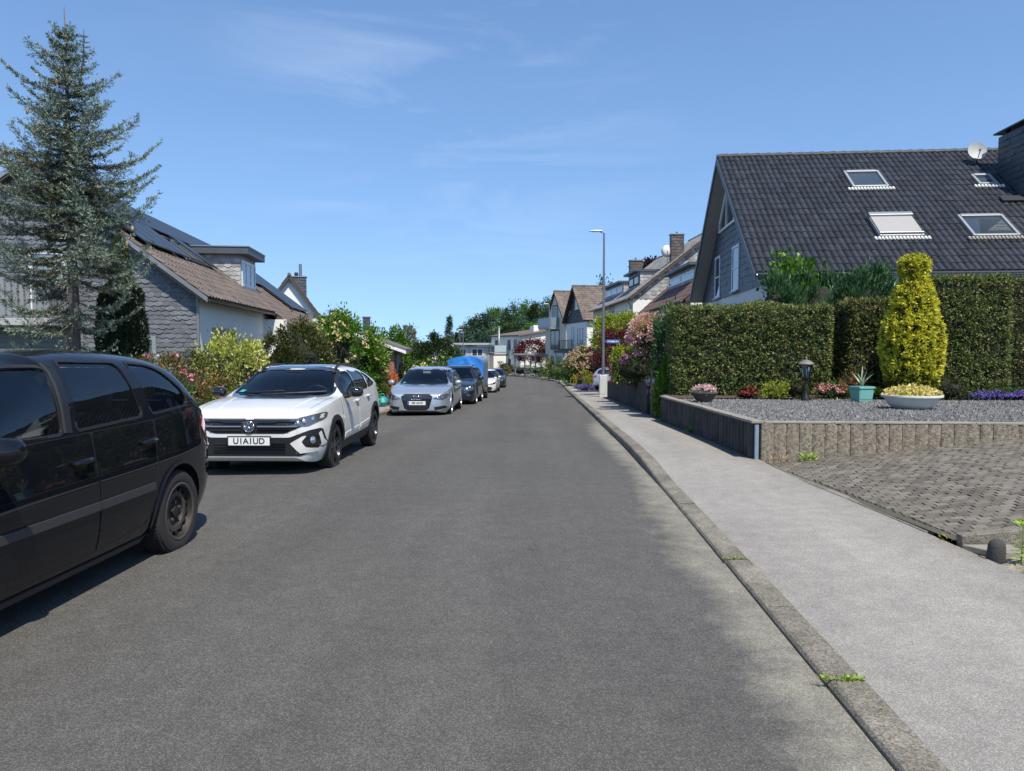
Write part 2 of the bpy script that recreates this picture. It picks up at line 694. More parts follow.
M['asphalt'] = asphalt('asphalt', (.066, .063, .058), (.165, .158, .145), 190, dusty=True)
M['pavement'] = asphalt('pavement_asphalt', (.225, .210, .190), (.44, .416, .378), 210)
M['kerb_stone'] = mat('kerb_stone', (.20, .18, .145), .9, var=.28, vscale=5, bump=.5, bscale=70, bdist=.006, speck=(120, .5), col2=(.13, .118, .09), c2scale=2.2, c2lo=.42, c2hi=.68, island=.14)
M['ground'] = mat('rough_grass_ground', (.06, .075, .03), .95, var=.4, vscale=2, bump=1, bscale=12, bdist=.05, col2=(.085, .07, .045), c2scale=.6)


def ground_mesh():
    xs = np.concatenate([[-700, -400, -220, -120, -70, -45], np.arange(-32, 24, .8), [26, 34, 50, 80, 140, 250, 450, 800]])
    ys = np.concatenate([[-60, -40], np.arange(-20, 140, 1.0), [145, 155, 170, 190, 220, 260, 320, 420, 600, 1000, 1600]])
    mb = MB()
    vs, fs = [], []
    for y in ys:
        i = int(np.clip(np.searchsorted(PY, y), 1, len(PY) - 1))
        c = NX[i]
        k = float(xk(y))
        for x in xs:
            off = (x - k) * c
            inside = -8.2 < off < 1.75
            z = zr(y) + (-.12 if inside else .03)
            if y < 10.9 and x > 2.6:
                z = zr(y) - .12
            if y > 130:
                z += min((y - 130) * .035, 6)
            vs.append((x, y, z))
    n = len(xs)
    for i in range(len(ys) - 1):
        for j in range(n - 1):
            fs.append((i * n + j, i * n + j + 1, (i + 1) * n + j + 1, (i + 1) * n + j))
    mb.add(vs, fs)
    return struct(mb.build('ground', 'ground', smooth=True))


ground_mesh()
RW = -6.45
strip('road', [RW, RW * .75, RW * .5, RW * .25, 0], [0, .03, .045, .03, 0], 'asphalt')
kerb_h = lambda y: float(np.interp(y, [0, 9.2, 10.8, 400], [.035, .04, .115, .115]))
xo = pchip([(-14, 4.3), (0, 3.85), (3, 3.62), (5.3, 3.43), (8.6, 3.2), (10.7, 3.03), (18.5, 2.88), (30, 2.9), (40, 3.0), (160, 3.0)])
outer = lambda y: float(xo(y)) - 1.4
strip('pavement', [.182, 1.0, outer, outer], [lambda y: kerb_h(y) - .004, lambda y: kerb_h(y) + .012, lambda y: kerb_h(y) + .03, -.3], 'pavement')
strip('pavement', [RW - 1.45, RW - 1.4, RW - .152], [-.2, .125, .108], 'pavement')


def kerb(name, off0, width, hfun, step, face):
    """kerb stones laid end to end with open joints; face = +1 when the road lies on the left"""
    mb = MB()
    lens = 0
    i = 0
    # arc positions
    s = np.concatenate([[0], np.cumsum(np.hypot(np.diff(PX), np.diff(PY)))])
    n = int(s[-1] / step) - 1
    r = random.Random(3)
    for k in range(n):
        a, b = k * step + .006 + .89, (k + 1) * step - .006 + .89
        jit = r.uniform(-.004, .004)
        jx = r.uniform(-.006, .006)
        ring = []
        for q in (a, b):
            x, y = np.interp(q, s, PX), np.interp(q, s, PY)
            nx, ny = np.interp(q, s, NX), np.interp(q, s, NY)
            h = hfun(y) + jit
            prof = [(0, -.15), (0, h - .022), (.012 * face, h - .006), (.03 * face, h), (width * face, h + .004), (width * face, -.15)]
            ring.append([(x + nx * (off0 + jx + o), y + ny * (off0 + jx + o), zr(y) + z) for o, z in prof])
        m = len(ring[0])
        fs = [(j, j + 1, m + j + 1, m + j) for j in range(m - 1)]
        fs += [tuple(range(m)), tuple(range(2 * m - 1, m - 1, -1))]
        if face > 0:
            fs = [tuple(reversed(f)) for f in fs]
        mb.add(ring[0] + ring[1], fs)
    return struct(mb.build(name, 'kerb_stone'))


kerb('kerb', 0, .178, kerb_h, 1.05, 1)
kerb('kerb', RW, .148, lambda y: .105, 1.0, -1)


# ------------------------------------------------------------------ block paved driveway
def paver_mat():
    m = bpy.data.materials.new('interlocking_paver')
    m.use_nodes = True
    nt = m.node_tree
    L = nt.links.new
    b = nt.nodes['Principled BSDF']
    b.inputs['Roughness'].default_value = .9
    tc = nd(nt, 'ShaderNodeTexCoord')
    n0 = nd(nt, 'ShaderNodeTexNoise')
    n0.inputs['Scale'].default_value = 8
    L(tc.outputs['Object'], n0.inputs['Vector'])
    g = nd(nt, 'ShaderNodeNewGeometry')
    mr = nd(nt, 'ShaderNodeMapRange')
    mr.inputs['To Min'].default_value = .7
    mr.inputs['To Max'].default_value = 1.3
    L(g.outputs['Random Per Island'], mr.inputs['Value'])
    mx = nd(nt, 'ShaderNodeMix', data_type='RGBA')
    mx.inputs[6].default_value = (.105, .092, .072, 1)
    mx.inputs[7].default_value = (.185, .165, .135, 1)
    L(n0.outputs[0], mx.inputs[0])
    m2 = nd(nt, 'ShaderNodeMix', data_type='RGBA', blend_type='MULTIPLY')
    m2.inputs[0].default_value = 1
    L(mx.outputs[2], m2.inputs[6])
    cb = nd(nt, 'ShaderNodeCombineColor')
    for i in range(3):
        L(mr.outputs[0], cb.inputs[i])
    L(cb.outputs[0], m2.inputs[7])
    L(m2.outputs[2], b.inputs['Base Color'])
    v = nd(nt, 'ShaderNodeTexNoise')
    v.inputs['Scale'].default_value = 90
    L(tc.outputs['Object'], v.inputs['Vector'])
    bp = nd(nt, 'ShaderNodeBump')
    bp.inputs['Strength'].default_value = .6
    bp.inputs['Distance'].default_value = .006
    L(v.outputs[0], bp.inputs['Height'])
    L(bp.outputs[0], b.inputs['Normal'])
    return m


M['paver'] = paver_mat()
M['joint_soil'] = mat('joint_moss', (.085, .082, .050), .95, var=.4, vscale=3, col2=(.075, .068, .054), c2scale=1.5)
drz = lambda x, y: .065 + .105 * max(0, x - 3.1) + zr(y)


def driveway():
    mb = MB()
    y0, y1 = 6.24, 10.66
    # joint bed under the stones
    bed = []
    for i in range(23):
        x0_, x1_ = (3.1 + i * .5, 3.1 + i * .5) if i else (float(xo(y0)) + .03, float(xo(y1)) + .03)
        x0_ = max(x0_, float(xo(y0)) + .03 + i * .01)
        bed.append((x0_, y0 - .05, drz(x0_, y0) + .001))
        bed.append((x1_, y1 + .05, drz(x1_, y1) + .001))
    mb.add(bed, [(2 * i, 2 * i + 2, 2 * i + 3, 2 * i + 1) for i in range(22)], 1)
    r = random.Random(5)
    # stones about 20 x 10 cm in stretcher rows, each a small bevelled block
    ln, wd = .135, .088
    row = 0
    y = y0
    while y < y1 - .02:
        x = 2.95 - (row % 2) * ln / 2
        while x < 13:
            lim = float(xo(y)) + .10
            g, t = .0025, .0045
            a, b2, c, d = max(x + g, lim), x + ln - g, y + g, min(y + wd - g, y1)
            if b2 - a > .035:
                jz = r.uniform(-.004, .004)
                tx, ty = r.uniform(-.004, .004), r.uniform(-.004, .004)
                vs = []
                for (u, v2) in ((a, c), (b2, c), (b2, d), (a, d)):
                    vs.append((u, v2, drz(u, v2) - .012))
                for (u, v2, su, sv) in ((a, c, 1, 1), (b2, c, -1, 1), (b2, d, -1, -1), (a, d, 1, -1)):
                    vs.append((u + su * t, v2 + sv * t, drz(u, v2) + jz + .005 + su * tx + sv * ty))
                mb.add(vs, [(4, 5, 6, 7), (0, 1, 5, 4), (1, 2, 6, 5), (2, 3, 7, 6), (3, 0, 4, 7)])
            x += ln
        y += wd
        row += 1
    o = mb.build('driveway', ['paver', 'joint_soil'])
    return struct(o)


driveway()


def edging():
    """narrow concrete strips that border the driveway"""
    mb = MB()
    n = 8
    for k in range(9):
        ya, yb = 10.6 - k * .5, 10.6 - (k + 1) * .5 + .01
        if yb < 6.2:
            break
        xa, xb = float(xo(ya)) - .005, float(xo(yb)) - .005
        z0a, z0b = zr(ya) + .066, zr(yb) + .066
        mb.add([(xa, ya, z0a - .1), (xa + .085, ya, z0a - .1), (xb + .085, yb, z0b - .1), (xb, yb, z0b - .1),
                (xa, ya, z0a + .012), (xa + .085, ya, z0a + .014), (xb + .085, yb, z0b + .014), (xb, yb, z0b + .012)],
               [(4, 7, 6, 5), (0, 4, 5, 1), (1, 5, 6, 2), (2, 6, 7, 3), (3, 7, 4, 0)])
    for k in range(12):
        x = 3.42 + k * 1.0
        mb.box((x + .49, 6.18, drz(x + .5, 6.2) - .285), (.985, .09, .70), mtx=Matrix.Rotation(-math.atan(.105), 3, 'Y'))
    return struct(mb.build('edging_kerb', 'kerb_stone', bevel=.008))


edging()
# bare strip on the near side of the driveway
mb = MB()
vs = []
for i in range(20):
    x = 3.46 + i * .6
    for yy, e in ((6.12, .0), (5.4, .02), (4.2, .03), (2.0, .03), (-8, .03)):
        xx = x if i else float(xo(yy)) - .04
        vs.append((xx, yy, (.05 if i else .02) + .055 * max(0, xx - 3.4) + e + .02 * noise.noise(Vector((xx * 2, yy * 2, 0)))))
mb.add(vs, [(i * 5 + j + 1, i * 5 + j, (i + 1) * 5 + j, (i + 1) * 5 + j + 1)[::-1] for i in range(19) for j in range(4)])
M['sandy'] = mat('sandy_stony_soil', (.27, .235, .175), .95, var=.3, vscale=6, bump=.9, bscale=40, bdist=.02, speck=(45, .4), col2=(.12, .12, .06), c2scale=2.5)
struct(mb.build('bare_ground', 'sandy', smooth=True))

# ------------------------------------------------------------------ gravel bed with its retaining wall
bedz = lambda y: .854 - .02 * y


def gravel_mat():
    m = mat('basalt_gravel', (.15, .15, .148), .85, var=.15, vscale=3, speck=(30, .75))
    nt = m.node_tree
    b = nt.nodes['Principled BSDF']
    tc = nd(nt, 'ShaderNodeTexCoord')
    v = nd(nt, 'ShaderNodeTexVoronoi')
    v.inputs['Scale'].default_value = 30
    nt.links.new(tc.outputs['Object'], v.inputs['Vector'])
    bp = nd(nt, 'ShaderNodeBump')
    bp.invert = True
    bp.inputs['Strength'].default_value = 1
    bp.inputs['Distance'].default_value = .03
    nt.links.new(v.outputs['Distance'], bp.inputs['Height'])
    nt.links.new(bp.outputs[0], b.inputs['Normal'])
    return m


M['gravel'] = gravel_mat()
M['pebble'] = mat('basalt_chip', (.175, .172, .168), .8, island=.5)


def gravel_bed():
    mb = MB()
    vs = []
    xs = [3.05, 5, 7, 9, 11, 14, 18]
    ys = [10.86, 12, 14, 16, 18, 20.5]
    for y in ys:
        for x in xs:
            xx = x if x > 3.1 else float(xo(min(y, 18.5))) + .12
            vs.append((xx, y, bedz(y) - .03))
    n = len(xs)
    mb.add(vs, [(i * n + j, i * n + j + 1, (i + 1) * n + j + 1, (i + 1) * n + j) for i in range(len(ys) - 1) for j in range(n - 1)])
    # loose chips on top
    r = np.random.default_rng(11)
    N = 30000
    y = 10.88 + 7.3 * r.random(N) ** 1.5
    x = 3.15 + 9.5 * r.random(N)
    for i in range(N):
        s = .012 + .02 * r.random()
        a = r.random(4) * 2 * PI
        z = bedz(y[i]) - .03
        p = [(x[i] + s * math.cos(a[0] + k * 2.1) * (.8 + .5 * math.sin(a[1] + k)), y[i] + s * math.sin(a[0] + k * 2.1), z - .004) for k in range(3)]
        p.append((x[i] + .4 * s * math.cos(a[2]), y[i] + .4 * s * math.sin(a[2]), z + s * (.7 + .5 * math.sin(a[3]))))
        mb.add(p, [(0, 1, 3), (1, 2, 3), (2, 0, 3)], 1)
    o = mb.build('gravel', ['gravel', 'pebble'])
    o['kind'] = 'stuff'
    return o


gravel_bed()


def palisade(mb, p0, p1, zb0, zb1, zt0, zt1, wid, depth, round_, seed, mi=0):
    """row of upright concrete posts from p0 to p1; the seen face is to the left of the walking direction"""
    p0, p1 = Vector(p0), Vector(p1)
    d = (p1 - p0)
    Ln = d.length
    d.normalize()
    nrm = Vector((-d.y, d.x, 0))
    n = int(round(Ln / wid))
    st = Ln / n
    r = random.Random(seed)
    for k in range(n):
        t = (k + .5) / n
        c = p0 + d * (Ln * t)
        zb_, zt_ = zb0 + (zb1 - zb0) * t, zt0 + (zt1 - zt0) * t + r.uniform(-.008, .006)
        hw = st / 2 - .003
        jx = r.uniform(-.007, .007)
        prof = []
        m = 7
        for q in range(m):
            a = -1 + 2 * q / (m - 1)
            prof.append((a * hw, depth / 2 - round_ * (a * a) ** 1.5 + jx))
        prof += [(hw, -depth / 2), (-hw, -depth / 2)]
        vs = [c + d * u + nrm * v for u, v in prof]
        k2 = len(vs)
        vb = [Vector((v.x, v.y, zb_)) for v in vs]
        vt = [Vector((v.x, v.y, zt_)) for v in vs]
        fs = [(i, (i + 1) % k2, (i + 1) % k2 + k2, i + k2)[::-1] for i in range(k2)]
        fs.append(tuple(range(k2, 2 * k2))[::-1])
        mb.add(vb + vt, fs, mi)


wall = thing('retaining_wall', 'low palisade retaining wall with algae and shade darkened street face holding the dark gravel bed', 'wall', (3.05, 10.7, 0))
wi = Matrix.Translation((-3.05, -10.7, 0))
mb = MB()
palisade(mb, (2.99, 10.78, 0), (2.87, 18.4, 0), -.05, -.2, bedz(10.7) - .03, bedz(18.4) - .03, .19, .12, .045, 1)
mb.xf(wi).build('palisade', 'concrete_black', wall)
mb = MB()
palisade(mb, (14.5, 10.72, 0), (3.06, 10.72, 0), 0, -.05, bedz(10.7) - .03, bedz(10.7) - .03, .18, .12, .015, 2)
mb.xf(wi).build('palisade', 'concrete', wall)
mb = MB()
mb.box((3.0, 10.70, .30), (.055, .05, .60))
M['blue_strip'] = mat('blue_grey_pipe', (.20, .26, .31), .6, var=.2, vscale=8)
mb.xf(wi).build('corner_strip', 'blue_strip', wall, bevel=.008)
mb = MB()
r = random.Random(4)
k = 0
y = 10.66
while y < 18.3:
    y2 = y + .98
    xa, xb = float(np.interp(y, [10.7, 18.4], [2.99, 2.87])), float(np.interp(y2, [10.7, 18.4], [2.99, 2.87]))
    za, zb2 = bedz(y) + r.uniform(-.004, .004), bedz(y2) + r.uniform(-.004, .004)
    mb.add([(xa - .075, y, za - .028), (xa + .10, y, za - .028), (xb + .10, y2 - .012, zb2 - .028), (xb - .075, y2 - .012, zb2 - .028),
            (xa - .075, y, za + .012), (xa + .10, y, za + .012), (xb + .10, y2 - .012, zb2 + .012), (xb - .075, y2 - .012, zb2 + .012)],
           [(0, 3, 2, 1), (4, 5, 6, 7), (0, 1, 5, 4), (1, 2, 6, 5), (2, 3, 7, 6), (3, 0, 4, 7)])
    y = y2
x = 3.10
while x < 14:
    mb.box((x + .49, 10.735, bedz(10.7) - .018 + r.uniform(-.003, .003)), (.975, .145, .03))
    x += .98
mb.xf(wi).build('coping', 'coping', wall, bevel=.007)

wall2 = thing('retaining_wall', 'taller grey palisade wall beside the lamp post holding a flowering front garden', 'wall', (2.9, 21.5, zr(21.5)))
wi = Matrix.Translation(-wall2.location)
mb = MB()
palisade(mb, (2.92, 21.55, 0), (2.92, 35.3, 0), zr(21.5) - .05, zr(35.3) - .05, .65, .10, .2, .12, .03, 5)
mb.xf(wi).build('palisade', 'concrete_black', wall2)
mb = MB()
palisade(mb, (5.0, 21.5, 0), (2.99, 21.5, 0), zr(21.5) - .05, zr(21.5) - .05, .65, .65, .2, .12, .02, 6)
mb.xf(wi).build('palisade', 'concrete', wall2)
# raised soil behind the second wall
mb = MB()
vs = []
for y in (21.6, 25, 30, 35.3):
    for x in (2.97, 4, 6, 9):
        vs.append((x, y, float(np.interp(y, [21.5, 35.3], [.6, .05])) + .1 * noise.noise(Vector((x, y, 0)))))
mb.add(vs, [(i * 4 + j, i * 4 + j + 1, i * 4 + j + 5, i * 4 + j + 4) for i in range(3) for j in range(3)])
struct(mb.build('garden_soil', 'soil', smooth=True))
# soil strip along the hedges
mb = MB()
vs = []
for i in range(8):
    x = 2.95 + i * 2
    for y in (17.6, 19, 21.3, 24):
        vs.append((x, y, bedz(17.5) - .01 + .05 * noise.noise(Vector((x, y, 3)))))
mb.add(vs, [(i * 4 + j, i * 4 + j + 4, i * 4 + j + 5, i * 4 + j + 1) for i in range(7) for j in range(3)])
struct(mb.build('garden_soil', 'soil', smooth=True))
# stone steps between the two walls
st = thing('garden_step', 'pale stone step between the two palisade walls', 'step', (3.05, 19.9, zr(19.9)))
mb = MB()
mb.box((.18, .35, .12), (.35, 2.1, .16))
mb.build('tread', 'coping', st, bevel=.012)
mb = MB()
mb.box((.62, .35, .2), (.5, 2.1, .32))
mb.build('tread', 'coping', st, bevel=.012)


# ------------------------------------------------------------------ street lamps and sign
def lamp(label, loc, h, arm, sleeve=False):
    t = thing('street_lamp', label, 'street lamp', loc, 0, 'street lamps')
    mb = MB()
    mb.tube([(0, 0, -.1), (0, 0, h * .5), (0, 0, h - .12)], [.075, .062, .045], 12)
    mb.build('pole', 'galv', t, smooth=True, sharp=40)
    a = Vector(arm).normalized()
    mb = MB()
    mb.tube([(0, 0, h - .14), tuple(a * .05 + Vector((0, 0, h - .07))), tuple(a * .18 + Vector((0, 0, h - .03)))], [.04, .035, .03], 8)
    mb.build('bracket', 'galv', t, smooth=True)
    # flat lantern head, lofted
    vs, fs = [], []
    prof = [(.12, .05, .03), (.2, .09, .055), (.4, .125, .07), (.6, .12, .06), (.74, .08, .04), (.78, .03, .015)]
    s = Vector((-a.y, a.x, 0))
    n = 12
    for d, wv, hv in prof:
        for j in range(n):
            th = 2 * PI * j / n
            z = math.sin(th)
            vs.append(a * (d - .05) + s * (wv * math.cos(th)) + Vector((0, 0, h + hv * (z if z > 0 else z * .55))))
    for i in range(len(prof) - 1):
        for j in range(n):
            j2 = (j + 1) % n
            fs.append((i * n + j, i * n + j2, (i + 1) * n + j2, (i + 1) * n + j))
    fs += [tuple(range(n - 1, -1, -1)), tuple((len(prof) - 1) * n + j for j in range(n))]
    mb = MB()
    mb.add(vs, fs)
    mb.build('lamp_head', 'lamp_white', t, smooth=True, sharp=50)
    if sleeve:
        mb = MB()
        mb.box((0, 0, .5), (.38, .34, 1.15))
        mb.build('base_sleeve', 'sleeve', t, bevel=.03)
        mb = MB()
        mb.box((0, -.173, .55), (.30, .012, .8))
        mb.build('access_door', 'sleeve', t, bevel=.004)
    return t


lz = zr(36) + .12
lamp('tall grey street lamp with a pale base sleeve beside the palisade wall', (2.72, 36, lz), 7.25 - lz, (-1, 0, 0), True)
lz2 = zr(88) + .1
lamp('distant slim street lamp in front of the cream gabled house', (.25, 88, lz2), at(549, 304, 88).z - lz2, (-1, -.2, 0))
lz3 = zr(95) + .1
lamp('small far street lamp rising behind the blue trailer', (at(463, 330, 95).x, 95, lz3), at(462, 330, 95).z - lz3, (-1, -.2, 0))
p = at(499, 327, 120)
t = thing('utility_pole', 'plain blue grey pole before the glass balcony of the white house', 'pole', (p.x, 120, zr(120)))
mb = MB()
mb.tube([(0, 0, -.1), (0, 0, p.z - zr(120))], [.19, .16], 10)
mb.build('pole', 'galv', t, smooth=True)
mb = MB()
mb.lathe([(.185, 0), (.19, .03), (.12, .1), (0, .12)], 10, (0, 0, p.z - zr(120)))
mb.build('cap', 'galv', t, smooth=True)

sg = thing('street_sign', 'small blue street name sign on the lamp post', 'sign', (2.84, 35.93, at(611, 341.5, 35.9).z))
mb = MB()
mb.box((.34, 0, 0), (.68, .02, .17))
mb.build('plate', 'sign_blue', sg, bevel=.006)
mb = MB()
mb.box((-.05, .03, .0), (.12, .06, .05))
mb.build('clamp', 'galv', sg)
mb = MB()   # white lettering too small to read: a run of letter-high strokes
r = random.Random(21)
u = .07
while u < .60:
    hh = r.choice((.07, .07, .105))
    mb.box((u, -.0115, -.02 + hh / 2 - .015), (r.choice((.014, .014, .03)), .003, hh))
    u += r.uniform(.022, .04)
mb.build('lettering', 'white_paint', sg)

# gully grate at the right kerb
dg_ = thing('gully_grate', 'small dark gully grate at the right kerb before the lamp post', 'drain', (1.24, 39.5, zr(39.5) + .012))
mb = MB()
for k in range(7):
    mb.box((-.18 + k * .06, 0, 0), (.028, .44, .03))
for y_ in (-.23, .23):
    mb.box((0, y_, 0), (.46, .04, .032))
for x_ in (-.23, .23):
    mb.box((x_, 0, .001), (.04, .42, .032))
mb.build('grate', 'black_metal', dg_)

# grit washed together in the gutter and a few crumbs on the carriageway
mb = MB()
r = random.Random(77)
for k in range(900):
    y = 2.3 + 22 * r.random() ** 1.6
    x = float(xk(y)) - abs(r.gauss(0, .22)) - .012 if k < 780 else r.uniform(-2.6, 1.2)
    s_ = r.uniform(.002, .0065) if k < 780 else r.uniform(.002, .005)
    z = zr(y) + (.045 - .045 * abs(((x - 1.4) / -6.45) * 2 - 1)) - .004
    a = r.uniform(0, 6)
    p_ = [(x + s_ * math.cos(a + q * 2.1), y + s_ * math.sin(a + q * 2.1), z) for q in range(3)] + [(x, y, z + .004 + s_ * .9)]
    mb.add(p_, [(0, 1, 3), (1, 2, 3), (2, 0, 3)])
M['grit'] = mat('pale_grit', (.36, .33, .27), .9, island=.6)
o = mb.build('grit', 'grit')
o['kind'] = 'stuff'
# ------------------------------------------------------------------ houses
def tiles(mb, o, u, v, n, Lu, Lv, tw=.30, tl=.34, amp=.035, step=.028, seg=4, mi=0, seed=1, lip=None):
    """interlocking clay or concrete tiles: one small curved sheet per tile, laid course by course.
    o = lower left corner, u = along the eave, v = up the slope, n = outward"""
    o, u, v, n = Vector(o), Vector(u).normalized(), Vector(v).normalized(), Vector(n).normalized()
    nc, nrw = max(1, int(round(Lu / tw))), max(1, int(round(Lv / tl)))
    tw, tl = Lu / nc, Lv / nrw
    r = random.Random(seed)
    prof = []
    for q in range(seg + 1):
        t = q / seg
        prof.append((t, amp * (math.sin(PI * min(1, t / .62)) ** 1.2 if t < .62 else 0) if lip is None else amp * (1 - abs(2 * t - 1) ** 3)))
    ov = tl * .12
    for i in range(nrw):
        for j in range(nc):
            dz = r.uniform(-.004, .005)
            dv = r.uniform(-.006, .006)
            vs = []
            for (vv, h) in ((i * tl - ov + dv, step + dz), ((i + 1) * tl, .004 + dz)):
                for t, a in prof:
                    vs.append(o + u * ((j + t) * tw) + v * vv + n * (h + a))
            k = seg + 1
            fs = [(q, q + 1, k + q + 1, k + q) for q in range(seg)]
            # front lip
            for t, a in prof:
                vs.append(o + u * ((j + t) * tw) + v * (i * tl - ov + dv) + n * (a + dz))
            lf = [(2 * k + q, 2 * k + q + 1, q + 1, q) for q in range(seg)]
            if lip is None:
                fs += lf
            mb.add(vs, fs, mi)
            if lip is not None:
                mb.add(vs[:k] + vs[2 * k:], [(k + q, k + q + 1, q + 1, q) for q in range(1, seg - 1)], lip if r.random() < .6 else mi)


def inside(poly, x, y):
    c = False
    n = len(poly)
    for i in range(n):
        x1, y1 = poly[i]
        x2, y2 = poly[(i + 1) % n]
        if (y1 > y) != (y2 > y) and x < (x2 - x1) * (y - y1) / (y2 - y1) + x1:
            c = not c
    return c


def slates(mb, o, u, v, n, poly, tw=.26, tl=.17, seed=1, mi=0, scallop=True, holes=()):
    """overlapping slates hung on a wall inside a polygon given in (u, v) metres"""
    o, u, v, n = Vector(o), Vector(u).normalized(), Vector(v).normalized(), Vector(n).normalized()
    r = random.Random(seed)
    xs, ys = [p[0] for p in poly], [p[1] for p in poly]
    xs0, xs1 = min(xs), max(xs)
    row = 0
    y = min(ys)
    while y < max(ys):
        x = min(xs) - (tw / 2 if row % 2 else 0)
        while x < max(xs):
            cx, cy = x + tw / 2, y + tl / 2
            if inside(poly, cx, cy) and not any(a < cx < b and c < cy < d for a, b, c, d in holes):
                e = r.uniform(.010, .028)
                tw2 = r.uniform(-.006, .006)
                jy = r.uniform(-.012, .012)
                w2 = tw / 2 * 1.02
                lo = -tl * .55 + jy
                if scallop:
                    pts = [(-w2, tl * .5, .002), (-w2, lo * .5, e), (-w2 * .55, lo * 1.02, e + tw2), (w2 * .3, lo * 1.12, e + tw2), (w2, lo * .55, e), (w2, tl * .5, .002)]
                else:
                    pts = [(-w2, tl * .5, .002), (-w2, lo, e), (w2, lo, e + tw2), (w2, tl * .5, .002)]
                mb.add([o + u * min(max(cx + a, xs0), xs1) + v * (cy + b) + n * d for a, b, d in pts], [tuple(range(len(pts)))], mi)
            x += tw
        y += tl
        row += 1


def frame_pts(o, r, n):
    o, r, n = Vector(o), Vector(r).normalized(), Vector(n).normalized()
    up = r.cross(n) * -1
    if up.z < 0:
        up = -up
    return o, r, up, n


def bxo(mb, o, r, up, n, u0, u1, v0, v1, d0, d1, mi=0):
    """box in a wall frame: u along the wall, v up, d outward"""
    p = [o + r * u + up * v + n * d for d in (d0, d1) for (u, v) in ((u0, v0), (u1, v0), (u1, v1), (u0, v1))]
    fs = [(3, 2, 1, 0), (4, 5, 6, 7), (0, 1, 5, 4), (1, 2, 6, 5), (2, 3, 7, 6), (3, 0, 4, 7)]
    if r.cross(up).dot(n) < 0:
        fs = [tuple(reversed(f)) for f in fs]
    mb.add(p, fs, mi)


def window(root, o, r, n, w, h, fr='pvc', pane='pane', mull=0, trans=0, name='window', fw=.07, up=None, sill=True, proud=.03):
    """o = lower left corner on the wall, r = along the wall, n = outward"""
    o, r, up_, n = frame_pts(o, r, n)
    up_ = Vector(up).normalized() if up is not None else up_
    mb = MB()
    bxo(mb, o, r, up_, n, 0, fw, 0, h, -.04, proud)
    bxo(mb, o, r, up_, n, w - fw, w, 0, h, -.04, proud)
    bxo(mb, o, r, up_, n, fw, w - fw, 0, fw, -.04, proud - .002)
    bxo(mb, o, r, up_, n, fw, w - fw, h - fw, h, -.04, proud - .002)
    for k in range(mull):
        c = w * (k + 1) / (mull + 1)
        bxo(mb, o, r, up_, n, c - fw * .5, c + fw * .5, fw, h - fw, -.04, proud - .004)
    for k in range(trans):
        c = h * (k + 1) / (trans + 1)
        bxo(mb, o, r, up_, n, fw, w - fw, c - fw * .3, c + fw * .3, -.04, proud - .006)
    f = mb.build(name, fr, root)
    mb = MB()
    bxo(mb, o, r, up_, n, fw * .9, w - fw * .9, fw * .9, h - fw * .9, -.03, proud * .25)
    mb.build('pane', pane, f)
    if sill:
        mb = MB()
        bxo(mb, o, r, up_, n, -.05, w + .05, -.05, -.003, -.02, .1)
        mb.build('sill', 'zinc', f)
    return f


def gable_body(root, L, W, eave, rise, wall, zb=-1.0, g0=True):
    """walls under a pitched roof: ridge along local x, from y = 0 to y = W"""
    mb = MB()
    mb.prism([(0, 0, zb), (0, W, zb), (0, W, eave), (0, W / 2, eave + rise), (0, 0, eave)], (L, 0, 0))
    return mb.build('wall', wall, root)


def gable_roof(root, L, W, eave, rise, m, ov_e=.35, ov_v=.3, thick=.16, tw=.30, tl=.34, detail=True, amp=.035, back=True, L1=None, seed=3, seg=4, x0=None, step=.028, lip=None):
    """two roof slopes; y = 0 is the side that is tiled in detail"""
    rn = math.hypot(W / 2, rise)
    vy, vz = (W / 2) / rn, rise / rn
    xs = -ov_v if x0 is None else x0
    xe = L + ov_v if L1 is None else L1
    Lv = rn + ov_e
    o = Vector((xs, -ov_e * vy, eave - ov_e * vz))
    v = Vector((0, vy, vz))
    n = Vector((0, -vz, vy))
    mb = MB()
    # deck under the tiles
    mb.prism([o, o + v * Lv, o + v * Lv + n * -thick, o - n * thick], (xe - xs, 0, 0))
    o2 = Vector((xs, W + ov_e * vy, eave - ov_e * vz))
    v2 = Vector((0, -vy, vz))
    n2 = Vector((0, vz, vy))
    mb.prism([o2, o2 + v2 * (Lv - .003), o2 + v2 * (Lv - .003) - n2 * thick, o2 - n2 * thick], (xe - xs, 0, 0))
    deck = mb.build('roof_deck', 'soffit_dark', root)
    mb = MB()
    if detail:
        tiles(mb, o + n * .01, (1, 0, 0), v, n, xe - xs, Lv, tw, tl, amp, step, seed=seed, seg=seg, lip=lip)
    else:
        mb.quad(o + n * .03, o + n * .03 + Vector((xe - xs, 0, 0)), o + v * Lv + n * .03 + Vector((xe - xs, 0, 0)), o + v * Lv + n * .03)
    if back:
        tiles(mb, o2 + n2 * .01 + Vector((xe - xs, 0, 0)), (-1, 0, 0), v2, n2, xe - xs, Lv, tw * 2, tl * 2, amp, seed=seed + 1, seg=2)
    # ridge tiles
    k = int((xe - xs) / .38)
    for i in range(k):
        c = xs + (i + .5) * (xe - xs) / k
        top = eave + rise + .02
        mb.tube([(c - (xe - xs) / k * .52, W / 2, top + .004), (c + (xe - xs) / k * .5, W / 2, top + .02)], [.105, .12], 8)
    roof = mb.build('roof', [m, 'roof_lip'] if lip is not None else m, root, smooth=True, sharp=50)
    return roof, o, v, n, deck


